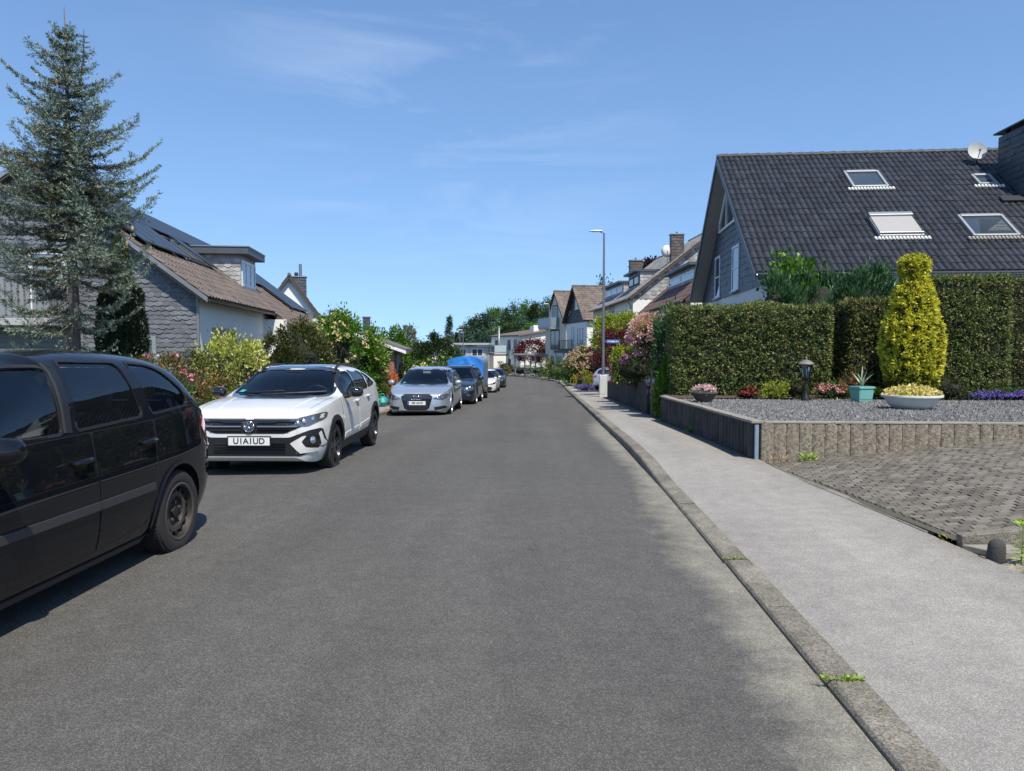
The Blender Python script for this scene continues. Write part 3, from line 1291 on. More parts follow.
def gutter(root, p0, p1, r=.065, m='zinc', down=None):
    mb = MB()
    p0, p1 = Vector(p0), Vector(p1)
    d = (p1 - p0).normalized()
    s = d.cross(Vector((0, 0, 1)))
    prof = [(math.cos(a) * r, math.sin(a) * r) for a in [PI + PI * i / 8 for i in range(9)]]
    prof2 = [(a * .85, b * .85 + .004) for a, b in reversed(prof)]
    pl = prof + prof2
    k = len(pl)
    vs = [p0 + s * a + Vector((0, 0, b)) for a, b in pl] + [p1 + s * a + Vector((0, 0, b)) for a, b in pl]
    mb.add(vs, [(i, (i + 1) % k, (i + 1) % k + k, i + k) for i in range(k)] + [tuple(range(k))[::-1], tuple(range(k, 2 * k))])
    o = mb.build('gutter', m, root, smooth=True, sharp=50)
    if down:
        mb = MB()
        mb.tube(down, .045, 8)
        mb.build('downpipe', m, root, smooth=True, sharp=50)
    return o


def chimney(root, c, d, z0, z1, m='slate_dark', cap=True, pot=None, part='chimney'):
    mb = MB()
    mb.box((c[0], c[1], (z0 + z1) / 2), (d[0], d[1], z1 - z0))
    o = mb.build(part, m, root)
    # slate courses on the shaft
    mb = MB()
    for (oo, u, n, wd) in (((c[0] - d[0] / 2, c[1] - d[1] / 2), (1, 0, 0), (0, -1, 0), d[0]), ((c[0] - d[0] / 2, c[1] + d[1] / 2), (0, -1, 0), (-1, 0, 0), d[1])):
        slates(mb, (oo[0], oo[1], z0), u, (0, 0, 1), n, [(0, 0), (wd, 0), (wd, z1 - z0), (0, z1 - z0)], .28, .2, 3, scallop=False)
    mb.build('slate_cladding', m, o)
    if cap:
        mb = MB()
        mb.box((c[0], c[1], z1 + .03), (d[0] + .12, d[1] + .12, .07))
        mb.build('cap', 'zinc', o)
    if pot:
        mb = MB()
        mb.tube([(c[0] + pot[0], c[1] + pot[1], z1), (c[0] + pot[0], c[1] + pot[1], z1 + pot[2])], pot[3], 10)
        mb.build('flue', 'galv', o, smooth=True, sharp=40)
    return o


# ---- near right house: black tiled roof, gable to the street ------------------------
RA = R(-2.4)
zg = .45
HR = thing('gable_house', 'dark gabled house with black tiled roof and four roof windows behind the tall hedge', 'house', (6.62, 21.98, zg), RA)
E, RS, WD, LN = 3.93 - zg, 4.80, 12.6, 17.0
gable_body(HR, LN, WD, E, RS, 'white_wall')
roof, o_, v_, n_, deck = gable_roof(HR, LN, WD, E, RS, 'roof_black', ov_e=.12, ov_v=.58, tw=.195, tl=.39, amp=.052, seg=6, step=.022, lip=1)
deck.data.materials[0] = M['wood_soffit']
# dark boards on the gable above the ground floor
mb = MB()
slates(mb, (-.012, WD, E - .3), (0, -1, 0), (0, 0, 1), (-1, 0, 0), [(0, .0), (WD, .0), (WD, .1), (WD / 2, .0 + RS), (0, .1)], .62, .24, 8, scallop=False)
mb.build('gable_cladding', 'slate_dark', HR)
# verge boards
for s_ in (0, 1):
    mb = MB()
    a = Vector((-.61, -.1, E - .1)) if s_ == 0 else Vector((-.61, WD + .1, E - .1))
    b2 = Vector((-.61, WD / 2, E + RS + .0))
    dn = Vector((0, 0, -.24))
    mb.prism([a, b2, b2 + dn, a + dn], (.03, 0, 0))
    mb.build('verge_board', 'slate_dark', HR)
gutter(HR, (-.58, -.28, E - .12), (LN + 1, -.28, E - .12), .075)
# gable openings, measured on the wall
gn = Vector((-1, 0, 0))
inv = HR.matrix_basis.inverted()


def gab(px, py):
    q = on_plane(px, py, HR.matrix_basis @ Vector((-.03, 0, 0)), (HR.matrix_basis.to_3x3() @ gn))
    return inv @ q


for (xa, xb, yt, yb) in ((715.0, 720.5, 255, 299), (732.0, 739.5, 243, 292)):
    a, b2 = gab(xa, yb), gab(xb, yt)
    window(HR, (-.03, a.y, a.z), (0, -1, 0), (-1, 0, 0), abs(a.y - b2.y), b2.z - a.z, 'pvc', 'pane', 0, 1, fw=.09)
# glazed gable tip
yc = WD / 2
mb = MB()
zt0, zt1 = E + RS * .50, E + RS * .86
hw0, hw1 = 2.1, .5
for (u0, u1) in ((-hw0, -.75), (-.68, .68), (.75, hw0)):
    top = lambda u: zt1 - max(0, abs(u) - hw1) * (zt1 - zt0 - .3) / (hw0 - hw1)
    mb.prism([(-.05, yc + u0, zt0), (-.05, yc + u1, zt0), (-.05, yc + u1, top(u1)), (-.05, yc + u0, top(u0))], (.03, 0, 0), 0)
gl = mb.build('gable_window', 'pane', HR)
mb = MB()
for u in (-hw0, -.715, .715, hw0):
    zz = zt1 - max(0, abs(u) - hw1) * (zt1 - zt0 - .3) / (hw0 - hw1)
    mb.box((-.05, yc + u, (zt0 + zz) / 2), (.09, .09, zz - zt0))
mb.box((-.052, yc, zt0 - .04), (.10, hw0 * 2 + .1, .09))
for s_ in (-1, 1):
    mb.tube([(-.05, yc + s_ * hw0, zt0 + .3), (-.05, yc + s_ * hw1, zt1)], .05, 4)
mb.tube([(-.05, yc - hw1, zt1), (-.05, yc + hw1, zt1)], .05, 4)
mb.build('frame', 'pvc', gl)

# roof windows placed on the slope
nW = HR.matrix_basis.to_3x3() @ n_
p0W = HR.matrix_basis @ (o_ + n_ * .05)


def on_roof(px, py):
    return inv @ on_plane(px, py, p0W, nW)


def roof_window(root, c, v, n, w, h, pane='pane', blind=False, rz=(1, 0, 0), apron='stone_white', frame='grey_frame'):
    u = Vector(rz)
    o = Vector(c) - u * w / 2 - v * h / 2
    mb = MB()
    f = .085
    bxo(mb, o, u, v, n, 0, f, 0, h, -.05, .12)
    bxo(mb, o, u, v, n, w - f, w, 0, h, -.05, .12)
    bxo(mb, o, u, v, n, f, w - f, 0, f, -.05, .115)
    bxo(mb, o, u, v, n, f, w - f, h - f * 1.5, h, -.05, .14)
    fr = mb.build('roof_window', frame, root, bevel=.012)
    mb = MB()
    bxo(mb, o, u, v, n, f * .9, w - f * .9, f * .9, h - f * 1.4, -.04, .075)
    mb.build('pane', pane, fr)
    mb = MB()
    r = random.Random(2)
    k = int((w + .35) / .10)
    for i in range(k):
        x = -.175 + (i + .5) * (w + .35) / k
        bx = o + u * x - v * .09 + n * .055
        mb.tube([bx + v * .07, bx - v * .06 - n * .012], [.042, .046], 7)
    mb.build('apron', apron, fr, smooth=True)
    if blind:
        mb = MB()
        bxo(mb, o, u, v, n, .03, w - .03, .10, h - .12, .145, .155)
        mb.build('awning_blind', 'blind', fr)
        for (q, nm_) in (((-.01, w + .01, h - .16, h + .02, .10, .22), 'awning_box'), ((.0, w, .07, .12, .13, .175), 'awning_rail')):
            mb = MB()
            bxo(mb, o, u, v, n, *q)
            mb.build(nm_, 'zinc', fr, bevel=.015)
    return fr


for (px, py, w_, h_, bl, ap) in ((865, 181, 1.18, 1.22, False, 'stone_white'), (894.5, 228, 1.30, 1.28, True, 'stone_white'), (987, 227.5, 1.34, 1.30, False, 'mortar')):
    roof_window(HR, on_roof(px, py), v_, n_, w_, h_, blind=bl, apron=ap)
roof_window(HR, on_roof(983.5, 181.5), v_, n_, .62, .72, apron='stone_white', frame='grey_frame')
# satellite dish
c = on_roof(977, 163)
dish = MB()
prof = [(.0, 0.0)] + [(.060 * i, .009 * i * i / 3.2) for i in range(1, 6)]
vs, fs = [], []
n2 = 24
pr = prof + [(a, b - .012) for a, b in reversed(prof)]
face = Vector((-.12, -.95, .28)).normalized()
dm = face.to_track_quat('Z', 'Y').to_matrix()
base = c + n_ * .12
hub = c + Vector((-.1, -.15, .36))
for (a, b) in pr:
    for j in range(n2):
        th = 2 * PI * j / n2
        vs.append(hub + dm @ Vector((a * math.cos(th), a * 1.08 * math.sin(th), b)))
for i in range(len(pr) - 1):
    for j in range(n2):
        fs.append((i * n2 + j, i * n2 + (j + 1) % n2, (i + 1) * n2 + (j + 1) % n2, (i + 1) * n2 + j))
dish.add(vs, fs)
M['dish'] = mat('dish_grey', (.42, .44, .44), .6, var=.08)
ds = dish.build('satellite_dish', 'dish', HR, smooth=True, sharp=40)
mb = MB()
mb.tube([base - n_ * .2, base + Vector((0, 0, .22)), hub + face * -.06], .028, 8)
mb.build('mast', 'galv', ds, smooth=True)
mb = MB()
tip = hub + face * .34 + dm @ Vector((0, -.10, 0))
mb.tube([hub + dm @ Vector((0, -.30, .03)), tip], .014, 6)
mb.tube([tip, tip - face * .1], [.04, .03], 8)
mb.build('receiver_arm', 'dark_metal', ds)
# big slate clad chimney with a flat lid, right end of the roof
cl = on_roof(1022.5, 198)
cx, cy = cl.x + .60, cl.y + .62
zc = c.z
ch = chimney(HR, (cx, cy), (1.2, 1.75), E + 1.5, (inv @ at(1003, 134, 25.6)).z, 'slate_dark', cap=False)
ct = (inv @ at(1003, 134, 25.6)).z
mb = MB()
for sx, sy in ((-1, -1), (1, -1), (1, 1), (-1, 1)):
    mb.box((cx + sx * .45, cy + sy * .6, ct + .10), (.1, .1, .26))
mb.add([(cx - .72, cy - 1.0, ct + .2), (cx + .72, cy - 1.0, ct + .2), (cx + .72, cy + 1.0, ct + .2), (cx - .72, cy + 1.0, ct + .2),
        (cx - .72, cy - 1.0, ct + .25), (cx + .72, cy - 1.0, ct + .25), (cx + .72, cy + 1.0, ct + .25), (cx - .72, cy + 1.0, ct + .25), (cx, cy, ct + .50)],
       [(3, 2, 1, 0), (0, 1, 5, 4), (1, 2, 6, 5), (2, 3, 7, 6), (3, 0, 4, 7), (4, 5, 8), (5, 6, 8), (6, 7, 8), (7, 4, 8)])
mb.tube([(cx, cy, ct + .4), (cx, cy, ct + .8)], .05, 6)
mb.build('lid', 'black_metal', ch)
mb = MB()
bz = cl + n_ * .05
mb.prism([bz + Vector((-.75, -.25, -.2)), bz + Vector((.1, -.25, -.2)), bz + Vector((.1, .0, .0)), bz + Vector((-.75, .0, .0))], n_ * .05)
mb.build('flashing', 'dark_metal', ch)

# ---- left house: slate gable to the camera, white long wall to the street -----------
LA = math.atan2(.986, -.164)
lz0 = 0.0
HL = thing('gable_house', 'long brown roofed house with solar panels, slate clad gable and white street wall', 'house', (-9.6, 20.0, lz0), LA)
E2, RS2, W2, L2 = 3.32, 3.25, 8.6, 20.5
gable_body(HL, L2, W2, E2, RS2, 'white_wall')
roof2, o2, v2, n2v, deck2 = gable_roof(HL, L2, W2, E2, RS2, 'roof_brown', ov_e=.42, ov_v=.32, tw=.30, tl=.36, amp=.05, seg=4, back=True)
# slate gable (faces -x of the house, towards the camera)
mb = MB()
slates(mb, (-.012, 0, -.3), (0, 1, 0), (0, 0, 1), (-1, 0, 0), [(0, 0), (W2, 0), (W2, E2 + .12), (W2 / 2, E2 + RS2 + .1), (0, E2 + .12)], 0.205, .125, 5,
       holes=((3.3, 4.3, 2.8, 4.6), (1.05, 1.5, .1, 2.0)))
mb.build('slate_gable', 'slate', HL)
mb = MB()
mb.box((-.02, -.012, E2 / 2 - .3), (.09, .06, E2 + .2))
mb.build('corner_trim', 'zinc', HL)
for s_ in (0, 1):
    mb = MB()
    ys = -.36 if s_ == 0 else W2 + .36
    a = Vector((-.345, ys, E2 - .27))
    b2 = Vector((-.345, W2 / 2, E2 + RS2 + .02))
    mb.prism([a, b2, b2 + Vector((0, 0, -.14)), a + Vector((0, 0, -.14))], (.03, 0, 0))
    mb.build('verge_board', 'zinc', HL)
gutter(HL, (-.3, -.42, E2 - .32), (9.0, -.42, E2 - .32), .07, 'dark_metal')
# narrow opening and white reveal at the foot of the gable
window(HL, (-.03, 1.5, .2), (0, -1, 0), (-1, 0, 0), .40, 1.8, 'grey_frame', 'pane', fw=.10)
# white balcony door behind the balcony
window(HL, (-.03, 4.3, 2.55), (0, -1, 0), (-1, 0, 0), .95, 1.75, 'pvc', 'pane_light', fw=.12)
window(HL, (-.03, 6.6, 2.55), (0, -1, 0), (-1, 0, 0), 1.6, 1.9, 'grey_frame', 'pane', 1, fw=.1)
bal = MB()
bal.box((-.75, 5.9, 2.33), (1.5, 5.6, .18))
bo = bal.build('balcony', 'grey_wall', HL, bevel=.01)
mb = MB()
for k in range(38):
    mb.box((-1.47, 3.18 + k * .148, 2.98), (.025, .095, .98))
mb.box((-1.445, 5.9, 2.62), (.03, 5.6, .06))
mb.box((-1.445, 5.9, 3.34), (.03, 5.6, .06))
mb.box((-1.46, 5.9, 3.5), (.09, 5.66, .05))
for k in range(9):
    mb.box((-.1 - k * .16, 3.14, 2.98), (.095, .025, .98))
M['rail_board'] = mat('grey_rail_board', (.25, .27, .285), .6, var=.1)
mb.build('railing', 'rail_board', bo)
mb = MB()
mb.add([(-1.35, 5.6, 3.78), (-1.35, 8.4, 3.78), (0, 8.4, 4.15), (0, 5.6, 4.15), (-1.35, 5.6, 3.7), (-1.35, 8.4, 3.7), (0, 8.4, 4.05), (0, 5.6, 4.05)],
       [(0, 3, 2, 1), (4, 5, 6, 7), (0, 1, 5, 4), (1, 2, 6, 5), (2, 3, 7, 6), (3, 0, 4, 7)])
mb.build('door_canopy', 'soffit_dark', HL)
# boarded garage front under the balcony
mb = MB()
for k in range(18):
    mb.box((-.04, 5.9, .05 + k * .122), (.04, 5.4, .112))
mb.build('garage_door', 'rail_board', HL)
# closed shutter in the street wall
window(HL, (1.35, -.005, .75), (1, 0, 0), (0, -1, 0), 2.6, 1.52, 'shutter', 'shutter', fw=.08)
# stepped second half of the street front with its own lower eave
mb = MB()
mb.prism([(8.4, .0, -1), (L2 - .02, .0, -1), (L2 - .02, -.85, -1), (8.4, -.85, -1)], (0, 0, E2 - .55 + 1))
mb.build('bay_wall', 'white_wall', HL)
mb = MB()
oo = o2 + Vector((8.6 + .32, 0, 0)) - v2 * .95
mb.prism([oo + n2v * .0, oo + v2 * .94, oo + v2 * .94 - n2v * .14, oo - n2v * .14], (L2 - 8.3, 0, 0))
mb.build('roof_deck', 'soffit_dark', HL)
mb = MB()
tiles(mb, oo + n2v * .01, (1, 0, 0), v2, n2v, L2 - 8.3, .95, .30, .34, .05, seed=9)
mb.build('roof', 'roof_brown', HL, smooth=True, sharp=50)
gutter(HL, oo + Vector((0, -.06, -.02)), oo + Vector((L2 - 8.3, -.06, -.02)), .07, 'dark_metal')
window(HL, (11.2, -.86, .9), (1, 0, 0), (0, -1, 0), 1.6, 1.2, 'pvc', 'pane', 1)


def on2(x, s, h=0):
    """point on the street slope: x along the ridge, s metres up from the eave line"""
    return o2 + Vector((x + .32, 0, 0)) + v2 * (s + .42) + n2v * h


def solar(x, s, w=1.04, h=1.70, lift=.16):
    mb = MB()
    o = on2(x, s, lift)
    bxo(mb, o, Vector((1, 0, 0)), v2, n2v, .012, w - .012, .012, h - .012, 0, .035)
    p = mb.build('solar_panel', 'solar_frame', HL)
    mb = MB()
    ax = Vector((1, 0, 0))
    for i in range(6):
        for j in range(10):
            cw, chh = (w - .07) / 6, (h - .07) / 10
            a = o + ax * (.035 + i * cw + .004) + v2 * (.035 + j * chh + .004) + n2v * .0375
            mb.quad(a, a + ax * (cw - .008), a + ax * (cw - .008) + v2 * (chh - .008), a + v2 * (chh - .008))
    mb.build('cells', 'solar', p)
    return p


slope = math.hypot(W2 / 2, RS2)
for i in range(19):
    solar(.1 + i * 1.06, slope - 1.80)
for i in list(range(0, 4)) + [6] + list(range(12, 19)):
    solar(.1 + i * 1.06, slope - 3.52)
for i in range(14, 19):
    solar(.1 + i * 1.06, slope - 5.2)
for (x, w_) in ((4.95, .78), (5.9, .78)):
    roof_window(HL, on2(x, slope - 2.75, .05), v2, n2v, w_, 1.18, pane='pane_light', apron='dark_metal', frame='dark_metal')
# flat roofed dormer
dx0, dx1, dy = 8.95, 11.5, .95
zb_ = E2 + dy * RS2 / (W2 / 2) - .05
zt_ = 5.32
mb = MB()
yb_ = (zt_ - E2) / (RS2 / (W2 / 2))
mb.prism([(dx0, dy, zb_), (dx0, dy, zt_), (dx0, yb_ + .2, zt_)], (dx1 - dx0, 0, 0))
dm_ = mb.build('dormer', 'slate_light', HL)
mb = MB()
slates(mb, (dx0 - .01, dy, zb_), (0, 1, 0), (0, 0, 1), (-1, 0, 0), [(0, 0), (0, zt_ - zb_), (yb_ - dy, zt_ - zb_)], .24, .17, 6)
mb.build('slate_cheek', 'slate_light', dm_)
mb = MB()
mb.box(((dx0 + dx1) / 2, dy + 1.0, zt_ + .13), (dx1 - dx0 + .5, 2.7, .27))
M['fascia'] = mat('dark_slate_fascia', (.075, .085, .10), .5, var=.15, vscale=3)
mb.build('flat_roof', 'fascia', dm_, bevel=.01)
mb = MB()
mb.box(((dx0 + dx1) / 2, dy + 1.0, zt_ + .285), (dx1 - dx0 + .56, 2.76, .04))
mb.build('edge_flashing', 'zinc', dm_)
window(HL, (dx0 + .12, dy - .01, zb_ + .12), (1, 0, 0), (0, -1, 0), dx1 - dx0 - .24, zt_ - zb_ - .3, 'pvc', 'pane_light', 2, fw=.11)
# chimney with steel flue on the ridge near the gable
cp = inv_l = HL.matrix_basis.inverted() @ at(24, 158, 20.6)
chimney(HL, (1.4, W2 / 2 + .05), (.62, .8), E2 + RS2 - .6, E2 + RS2 + .18, 'slate_dark', True, (-.1, 0, .42, .09))


# ---- generic helpers for the houses further down the street -------------------------
def two_pts_frame(a, b):
    """rotation so that local x runs from a to b"""
    return math.atan2(b[1] - a[1], b[0] - a[0])


# second house on the left, white gable
A = at(315, 313, 50)
g2 = zr(50)
ax = Vector((-.30, .954, 0))       # ridge direction, away from the camera and to the left
H2 = thing('gable_house', 'white gabled house with brown roof and dark chimney beyond the solar roof', 'house', (A.x + .3, 50, g2), math.atan2(ax.y, ax.x))
apex = at(287, 275, 50)
hw = (A.x - apex.x) * 1.02
ee = A.z - g2 - .15
gable_body(H2, 9, 2 * hw, ee, apex.z - A.z + .1, 'white_wall')
gable_roof(H2, 9, 2 * hw, ee, apex.z - A.z + .1, 'roof_brown_far', ov_e=.35, ov_v=.35, detail=True, tw=.34, tl=.4, seg=3)
zc = (H2.matrix_basis.inverted() @ at(305, 275, 54)).z
cq = H2.matrix_basis.inverted() @ at(305, 290, 54.5)
chimney(H2, (4.6, hw - .5), (1.0, 1.1), ee + 1.5, (H2.matrix_basis.inverted() @ at(305, 277.5, 54)).z, 'slate_dark', True, (-.25, -.15, .95, .11))
mb = MB()
mb.lathe([(.16, 0), (.13, .15), (.17, .2), (.1, .34), (0, .36)], 10, (4.75, hw - .35, (H2.matrix_basis.inverted() @ at(305, 277.5, 54)).z + .05))
mb.build('chimney_pot', 'dark_metal', H2, smooth=True)

# third roof: white gable tip with two chimneys, mostly hidden by shrubs
A3 = at(380, 331, 58)
g3 = zr(58)
H3 = thing('gable_house', 'white gabled house with two low chimneys just above the green shrub', 'house', (A3.x + 1.2, 58, g3), R(104))
e3 = 3.1
apx = at(360, 319, 60)
gable_body(H3, 9, 9, e3, at(360, 318, 58).z - g3 - e3, 'white_wall')
gable_roof(H3, 9, 9, e3, at(360, 318, 58).z - g3 - e3, 'roof_brown_far', seg=2, tw=.4, tl=.5)
rz3 = at(360, 318, 58).z - g3
chimney(H3, (1.0, 4.7), (.7, .7), rz3 - .7, rz3 + .55, 'slate_dark', True)
chimney(H3, (2.2, 2.2), (.9, .6), rz3 - 2.4, rz3 + .1, 'slate_dark', True)

# brick garage with mono slope
gB = zr(34)
cB = at(394, 378, 34)
HB = thing('brick_garage', 'red brick garage with dark sloping roof beside the silver car', 'garage', (cB.x, 34, gB), R(98))
zlo, zhi = at(394, 349, 34).z - gB, at(372, 336, 34).z - gB
mb = MB()
dep, lenB = 3.2, 7.0
mb.prism([(0, 0, -.3), (0, dep, -.3), (0, dep, zhi + (zhi - zlo) * .9), (0, 0, zlo)], (lenB, 0, 0))
mb.build('wall', 'brick_joint', HB)
mb = MB()
slp = ((zhi - zlo) * .9 + zhi - zlo) / dep


def bricks(mb, o, u, n, poly, bl=.25, bh=.078, seed=1):
    o, u, n = Vector(o), Vector(u), Vector(n)
    r = random.Random(seed)
    xs, ys = [p[0] for p in poly], [p[1] for p in poly]
    row, y = 0, min(ys)
    while y < max(ys):
        x = min(xs) - (bl / 2 if row % 2 else 0)
        while x < max(xs):
            x0, x1 = max(x + .006, min(xs)), min(x + bl - .006, max(xs))
            if x1 - x0 > .03 and inside(poly, (x0 + x1) / 2, y + bh / 2):
                bxo(mb, o, u, Vector((0, 0, 1)), n, x0, x1, y + .006, y + bh - .006, 0, .012 + r.uniform(-.002, .003))
            x += bl
        y += bh
        row += 1


bricks(mb, (0, 0, -.2), (0, 1, 0), (-1, 0, 0), [(0, 0), (dep, 0), (dep, zhi + (zhi - zlo) * .9 + .2), (0, zlo + .2)])
bricks(mb, (0, 0, -.2), (1, 0, 0), (0, -1, 0), [(0, 0), (.8, 0), (.8, zlo + .2), (0, zlo + .2)], seed=2)
bricks(mb, (0, 0, -.2), (1, 0, 0), (0, -1, 0), [(5.2, 0), (lenB, 0), (lenB, zlo + .2), (5.2, zlo + .2)], seed=3)
mb.build('brickwork', 'brick', HB)
mb = MB()
s3 = (zhi + (zhi - zlo) * .9 - zlo) / dep
mb.prism([(-.3, -.55, zlo - .55 * s3 + .03), (-.3, dep + .4, zlo + (dep + .4) * s3 + .03), (-.3, dep + .4, zlo + (dep + .4) * s3 + .2), (-.3, -.55, zlo - .55 * s3 + .2)], (lenB + .6, 0, 0))
mb.build('roof', 'roof_grey', HB)
mb = MB()
mb.prism([(-.33, -.58, zlo - .58 * s3 - .02), (-.33, dep + .4, zlo + (dep + .4) * s3 - .02), (-.33, dep + .4, zlo + (dep + .4) * s3 + .12), (-.33, -.58, zlo - .58 * s3 + .12)], (.03, 0, 0))
mb.build('verge_board', 'white_paint', HB)
mb = MB()
bxo(mb, Vector((1.0, 0, 0)), Vector((1, 0, 0)), Vector((0, 0, 1)), Vector((0, -1, 0)), 0, 4, 0, zlo - .25, .0, .04)
mb.build('garage_door', 'shutter', HB)
mb = MB()
mb.tube([(.45, -.1, zlo - .1), (.45, -.1, -.2)], .045, 8)
mb.build('downpipe', 'galv', HB)


# ---- right hand row of houses with dormers ------------------------------------------
def row_house(name, label, a, b, gz, eave, rise, depth, wall, roofm, gable_wall=None):
    """street front from a to b (far end first seen left); local x towards the camera end is reversed so y grows away from the street"""
    rz = math.atan2(b[1] - a[1], b[0] - a[0])
    t = thing(name, label, 'house', (a[0], a[1], gz), rz, 'terraced houses on the right side')
    Ln = math.hypot(b[0] - a[0], b[1] - a[1])
    return t, Ln


def dormer(root, x0, x1, y0, E, sl, top, m, n_win, pane='pane_light', frame='pvc', cheek=True):
    """box dormer on the y = 0 slope of a roof with eave E and slope sl"""
    zb_ = E + y0 * sl - .05
    yb_ = (top - E) / sl
    mb = MB()
    mb.prism([(x0, y0, zb_), (x0, y0, top), (x0, yb_ + .3, top)], (x1 - x0, 0, 0))
    d = mb.build('dormer', m, root)
    mb = MB()
    slates(mb, (x0 - .01, y0, zb_), (0, 1, 0), (0, 0, 1), (-1, 0, 0), [(0, 0), (0, top - zb_), (yb_ - y0, top - zb_)], .3, .22, 6)
    slates(mb, (x1 + .01, y0, zb_), (0, 1, 0), (0, 0, 1), (1, 0, 0), [(0, 0), (0, top - zb_), (yb_ - y0, top - zb_)], .3, .22, 7)
    slates(mb, (x0, y0 - .01, zb_), (1, 0, 0), (0, 0, 1), (0, -1, 0), [(0, 0), (x1 - x0, 0), (x1 - x0, top - zb_), (0, top - zb_)], .3, .22, 8)
    mb.build('slate_cladding', m, d)
    mb = MB()
    mb.box(((x0 + x1) / 2, y0 + (yb_ - y0) / 2 - .1, top + .06), (x1 - x0 + .3, yb_ - y0 + .5, .14))
    mb.build('flat_roof', 'fascia', d)
    w = (x1 - x0 - .3) / n_win
    for k in range(n_win):
        window(root, (x0 + .15 + k * w + .05, y0 - .03, zb_ + .25), (1, 0, 0), (0, -1, 0), w - .1, top - zb_ - .45, frame, pane, 1, fw=.09, sill=False)
    return d


# The three front planes run along the street, y grows away from it. The local x axis points back towards the camera.
def street_house(label, far, near, gz, E, rise, W, wall, roofm, ov=.35, seed=3):
    rz = math.atan2(near[1] - far[1], near[0] - far[0])
    t = thing('terraced_house', label, 'house', (far[0], far[1], gz), rz, 'terraced houses with dormers')
    Ln = math.hypot(near[0] - far[0], near[1] - far[1])
    return t, Ln


def mirror_house(label, near, far, gz, E, rise, W, wall, roofm, seed=3, ov_v=.1):
    """ridge along the street; local x from the near end to the far end, local -y faces the street (so the frame is mirrored in y)"""
    rz = math.atan2(far[1] - near[1], far[0] - near[0])
    t = thing('terraced_house', label, 'house', (near[0], near[1], gz), rz, 'terraced houses with dormers')
    Ln = math.hypot(far[0] - near[0], far[1] - near[1])
    # here local +y points to the left of travel = to the street; build with y from 0 down to -W
    return t, Ln


class Row:
    """house whose street front is local y = 0 facing +y, body extends to -W; x runs away from the camera"""
    def __init__(s, label, near, far, gz, E, rise, W, wall, roofm, gable=None, seed=3, ov_v=.12):
        rz = math.atan2(far[1] - near[1], far[0] - near[0])
        s.t = thing('terraced_house', label, 'house', (near[0], near[1], gz), rz, 'terraced houses with dormers')
        s.L = math.hypot(far[0] - near[0], far[1] - near[1])
        s.E, s.rise, s.W = E, rise, W
        mb = MB()
        mb.prism([(0, 0, -1), (0, -W, -1), (0, -W, E), (0, -W / 2, E + rise), (0, 0, E)], (s.L, 0, 0))
        mb.build('wall', wall, s.t)
        rn = math.hypot(W / 2, rise)
        cy, cz = (W / 2) / rn, rise / rn
        s.sl = rise / (W / 2)
        o = Vector((-ov_v, .4 * cy, E - .4 * cz))
        v = Vector((0, -cy, cz))
        n = Vector((0, cz, cy))
        mb = MB()
        X = s.L + 2 * ov_v
        mb.prism([o, o + v * (rn + .4), o + v * (rn + .4) - n * .16, o - n * .16], (X, 0, 0))
        ob = Vector((-ov_v, -W - .4 * cy, E - .4 * cz))
        vb = Vector((0, cy, cz))
        nb = Vector((0, -cz, cy))
        mb.prism([ob, ob + vb * (rn + .397), ob + vb * (rn + .397) - nb * .16, ob - nb * .16], (X, 0, 0))
        mb.build('roof_deck', 'soffit_dark', s.t)
        mb = MB()
        tiles(mb, o + n * .01 + Vector((X, 0, 0)), (-1, 0, 0), v, n, X, rn + .4, .34, .40, .04, seed=seed, seg=3)
        tiles(mb, ob + nb * .01, (1, 0, 0), vb, nb, X, rn + .4, .6, .8, .04, seed=seed, seg=2)
        mb.tube([(-ov_v, -W / 2, E + rise + .03), (s.L + ov_v, -W / 2, E + rise + .03)], .12, 8)
        mb.build('roof', roofm, s.t, smooth=True, sharp=50)
        gutter(s.t, (X - ov_v, .45, E - .3), (-ov_v, .45, E - .3), .07, 'zinc', [(.25, .45, E - .32), (.25, .1, E - .75), (.25, .1, -.5)])
        if gable:
            mb = MB()
            slates(mb, (-.012, -W, E), (0, 1, 0), (0, 0, 1), (-1, 0, 0), [(0, -.3), (W, -.3), (W / 2, rise - .3)], .34, .26, 7)
            mb.build('slate_gable', gable, s.t)

    def dormer(s, x0, x1, y0, top, m, n_win, frame='pvc', pane='pane_light'):
        zb_ = s.E + y0 * s.sl - .05
        yb = (top - s.E) / s.sl
        mb = MB()
        mb.prism([(x0, -y0, zb_), (x0, -y0, top), (x0, -min(yb + .3, s.W / 2), top)], (x1 - x0, 0, 0))
        d = mb.build('dormer', m, s.t)
        mb = MB()
        slates(mb, (x0 - .01, -y0, zb_), (0, -1, 0), (0, 0, 1), (-1, 0, 0), [(0, 0), (0, top - zb_), (yb - y0, top - zb_)], .3, .22, 6)
        slates(mb, (x0, -y0 + .01, zb_), (1, 0, 0), (0, 0, 1), (0, 1, 0), [(0, 0), (x1 - x0, 0), (x1 - x0, top - zb_), (0, top - zb_)], .3, .22, 8)
        mb.build('slate_cladding', m, d)
        mb = MB()
        mb.box(((x0 + x1) / 2, -(y0 + yb) / 2 + .1, top + .07), (x1 - x0 + .3, yb - y0 + .6, .15))
        mb.build('flat_roof', 'fascia', d)
        w = (x1 - x0 - .3) / n_win
        for k in range(n_win):
            window(s.t, (x0 + .15 + k * w + .04, -y0 + .04, zb_ + .22), (1, 0, 0), (0, 1, 0), w - .08, top - zb_ - .42, frame, pane, 0, fw=.10, sill=False)

    def win(s, x, z, w, h, **k):
        window(s.t, (x, .005, z), (1, 0, 0), (0, 1, 0), w, h, **k)


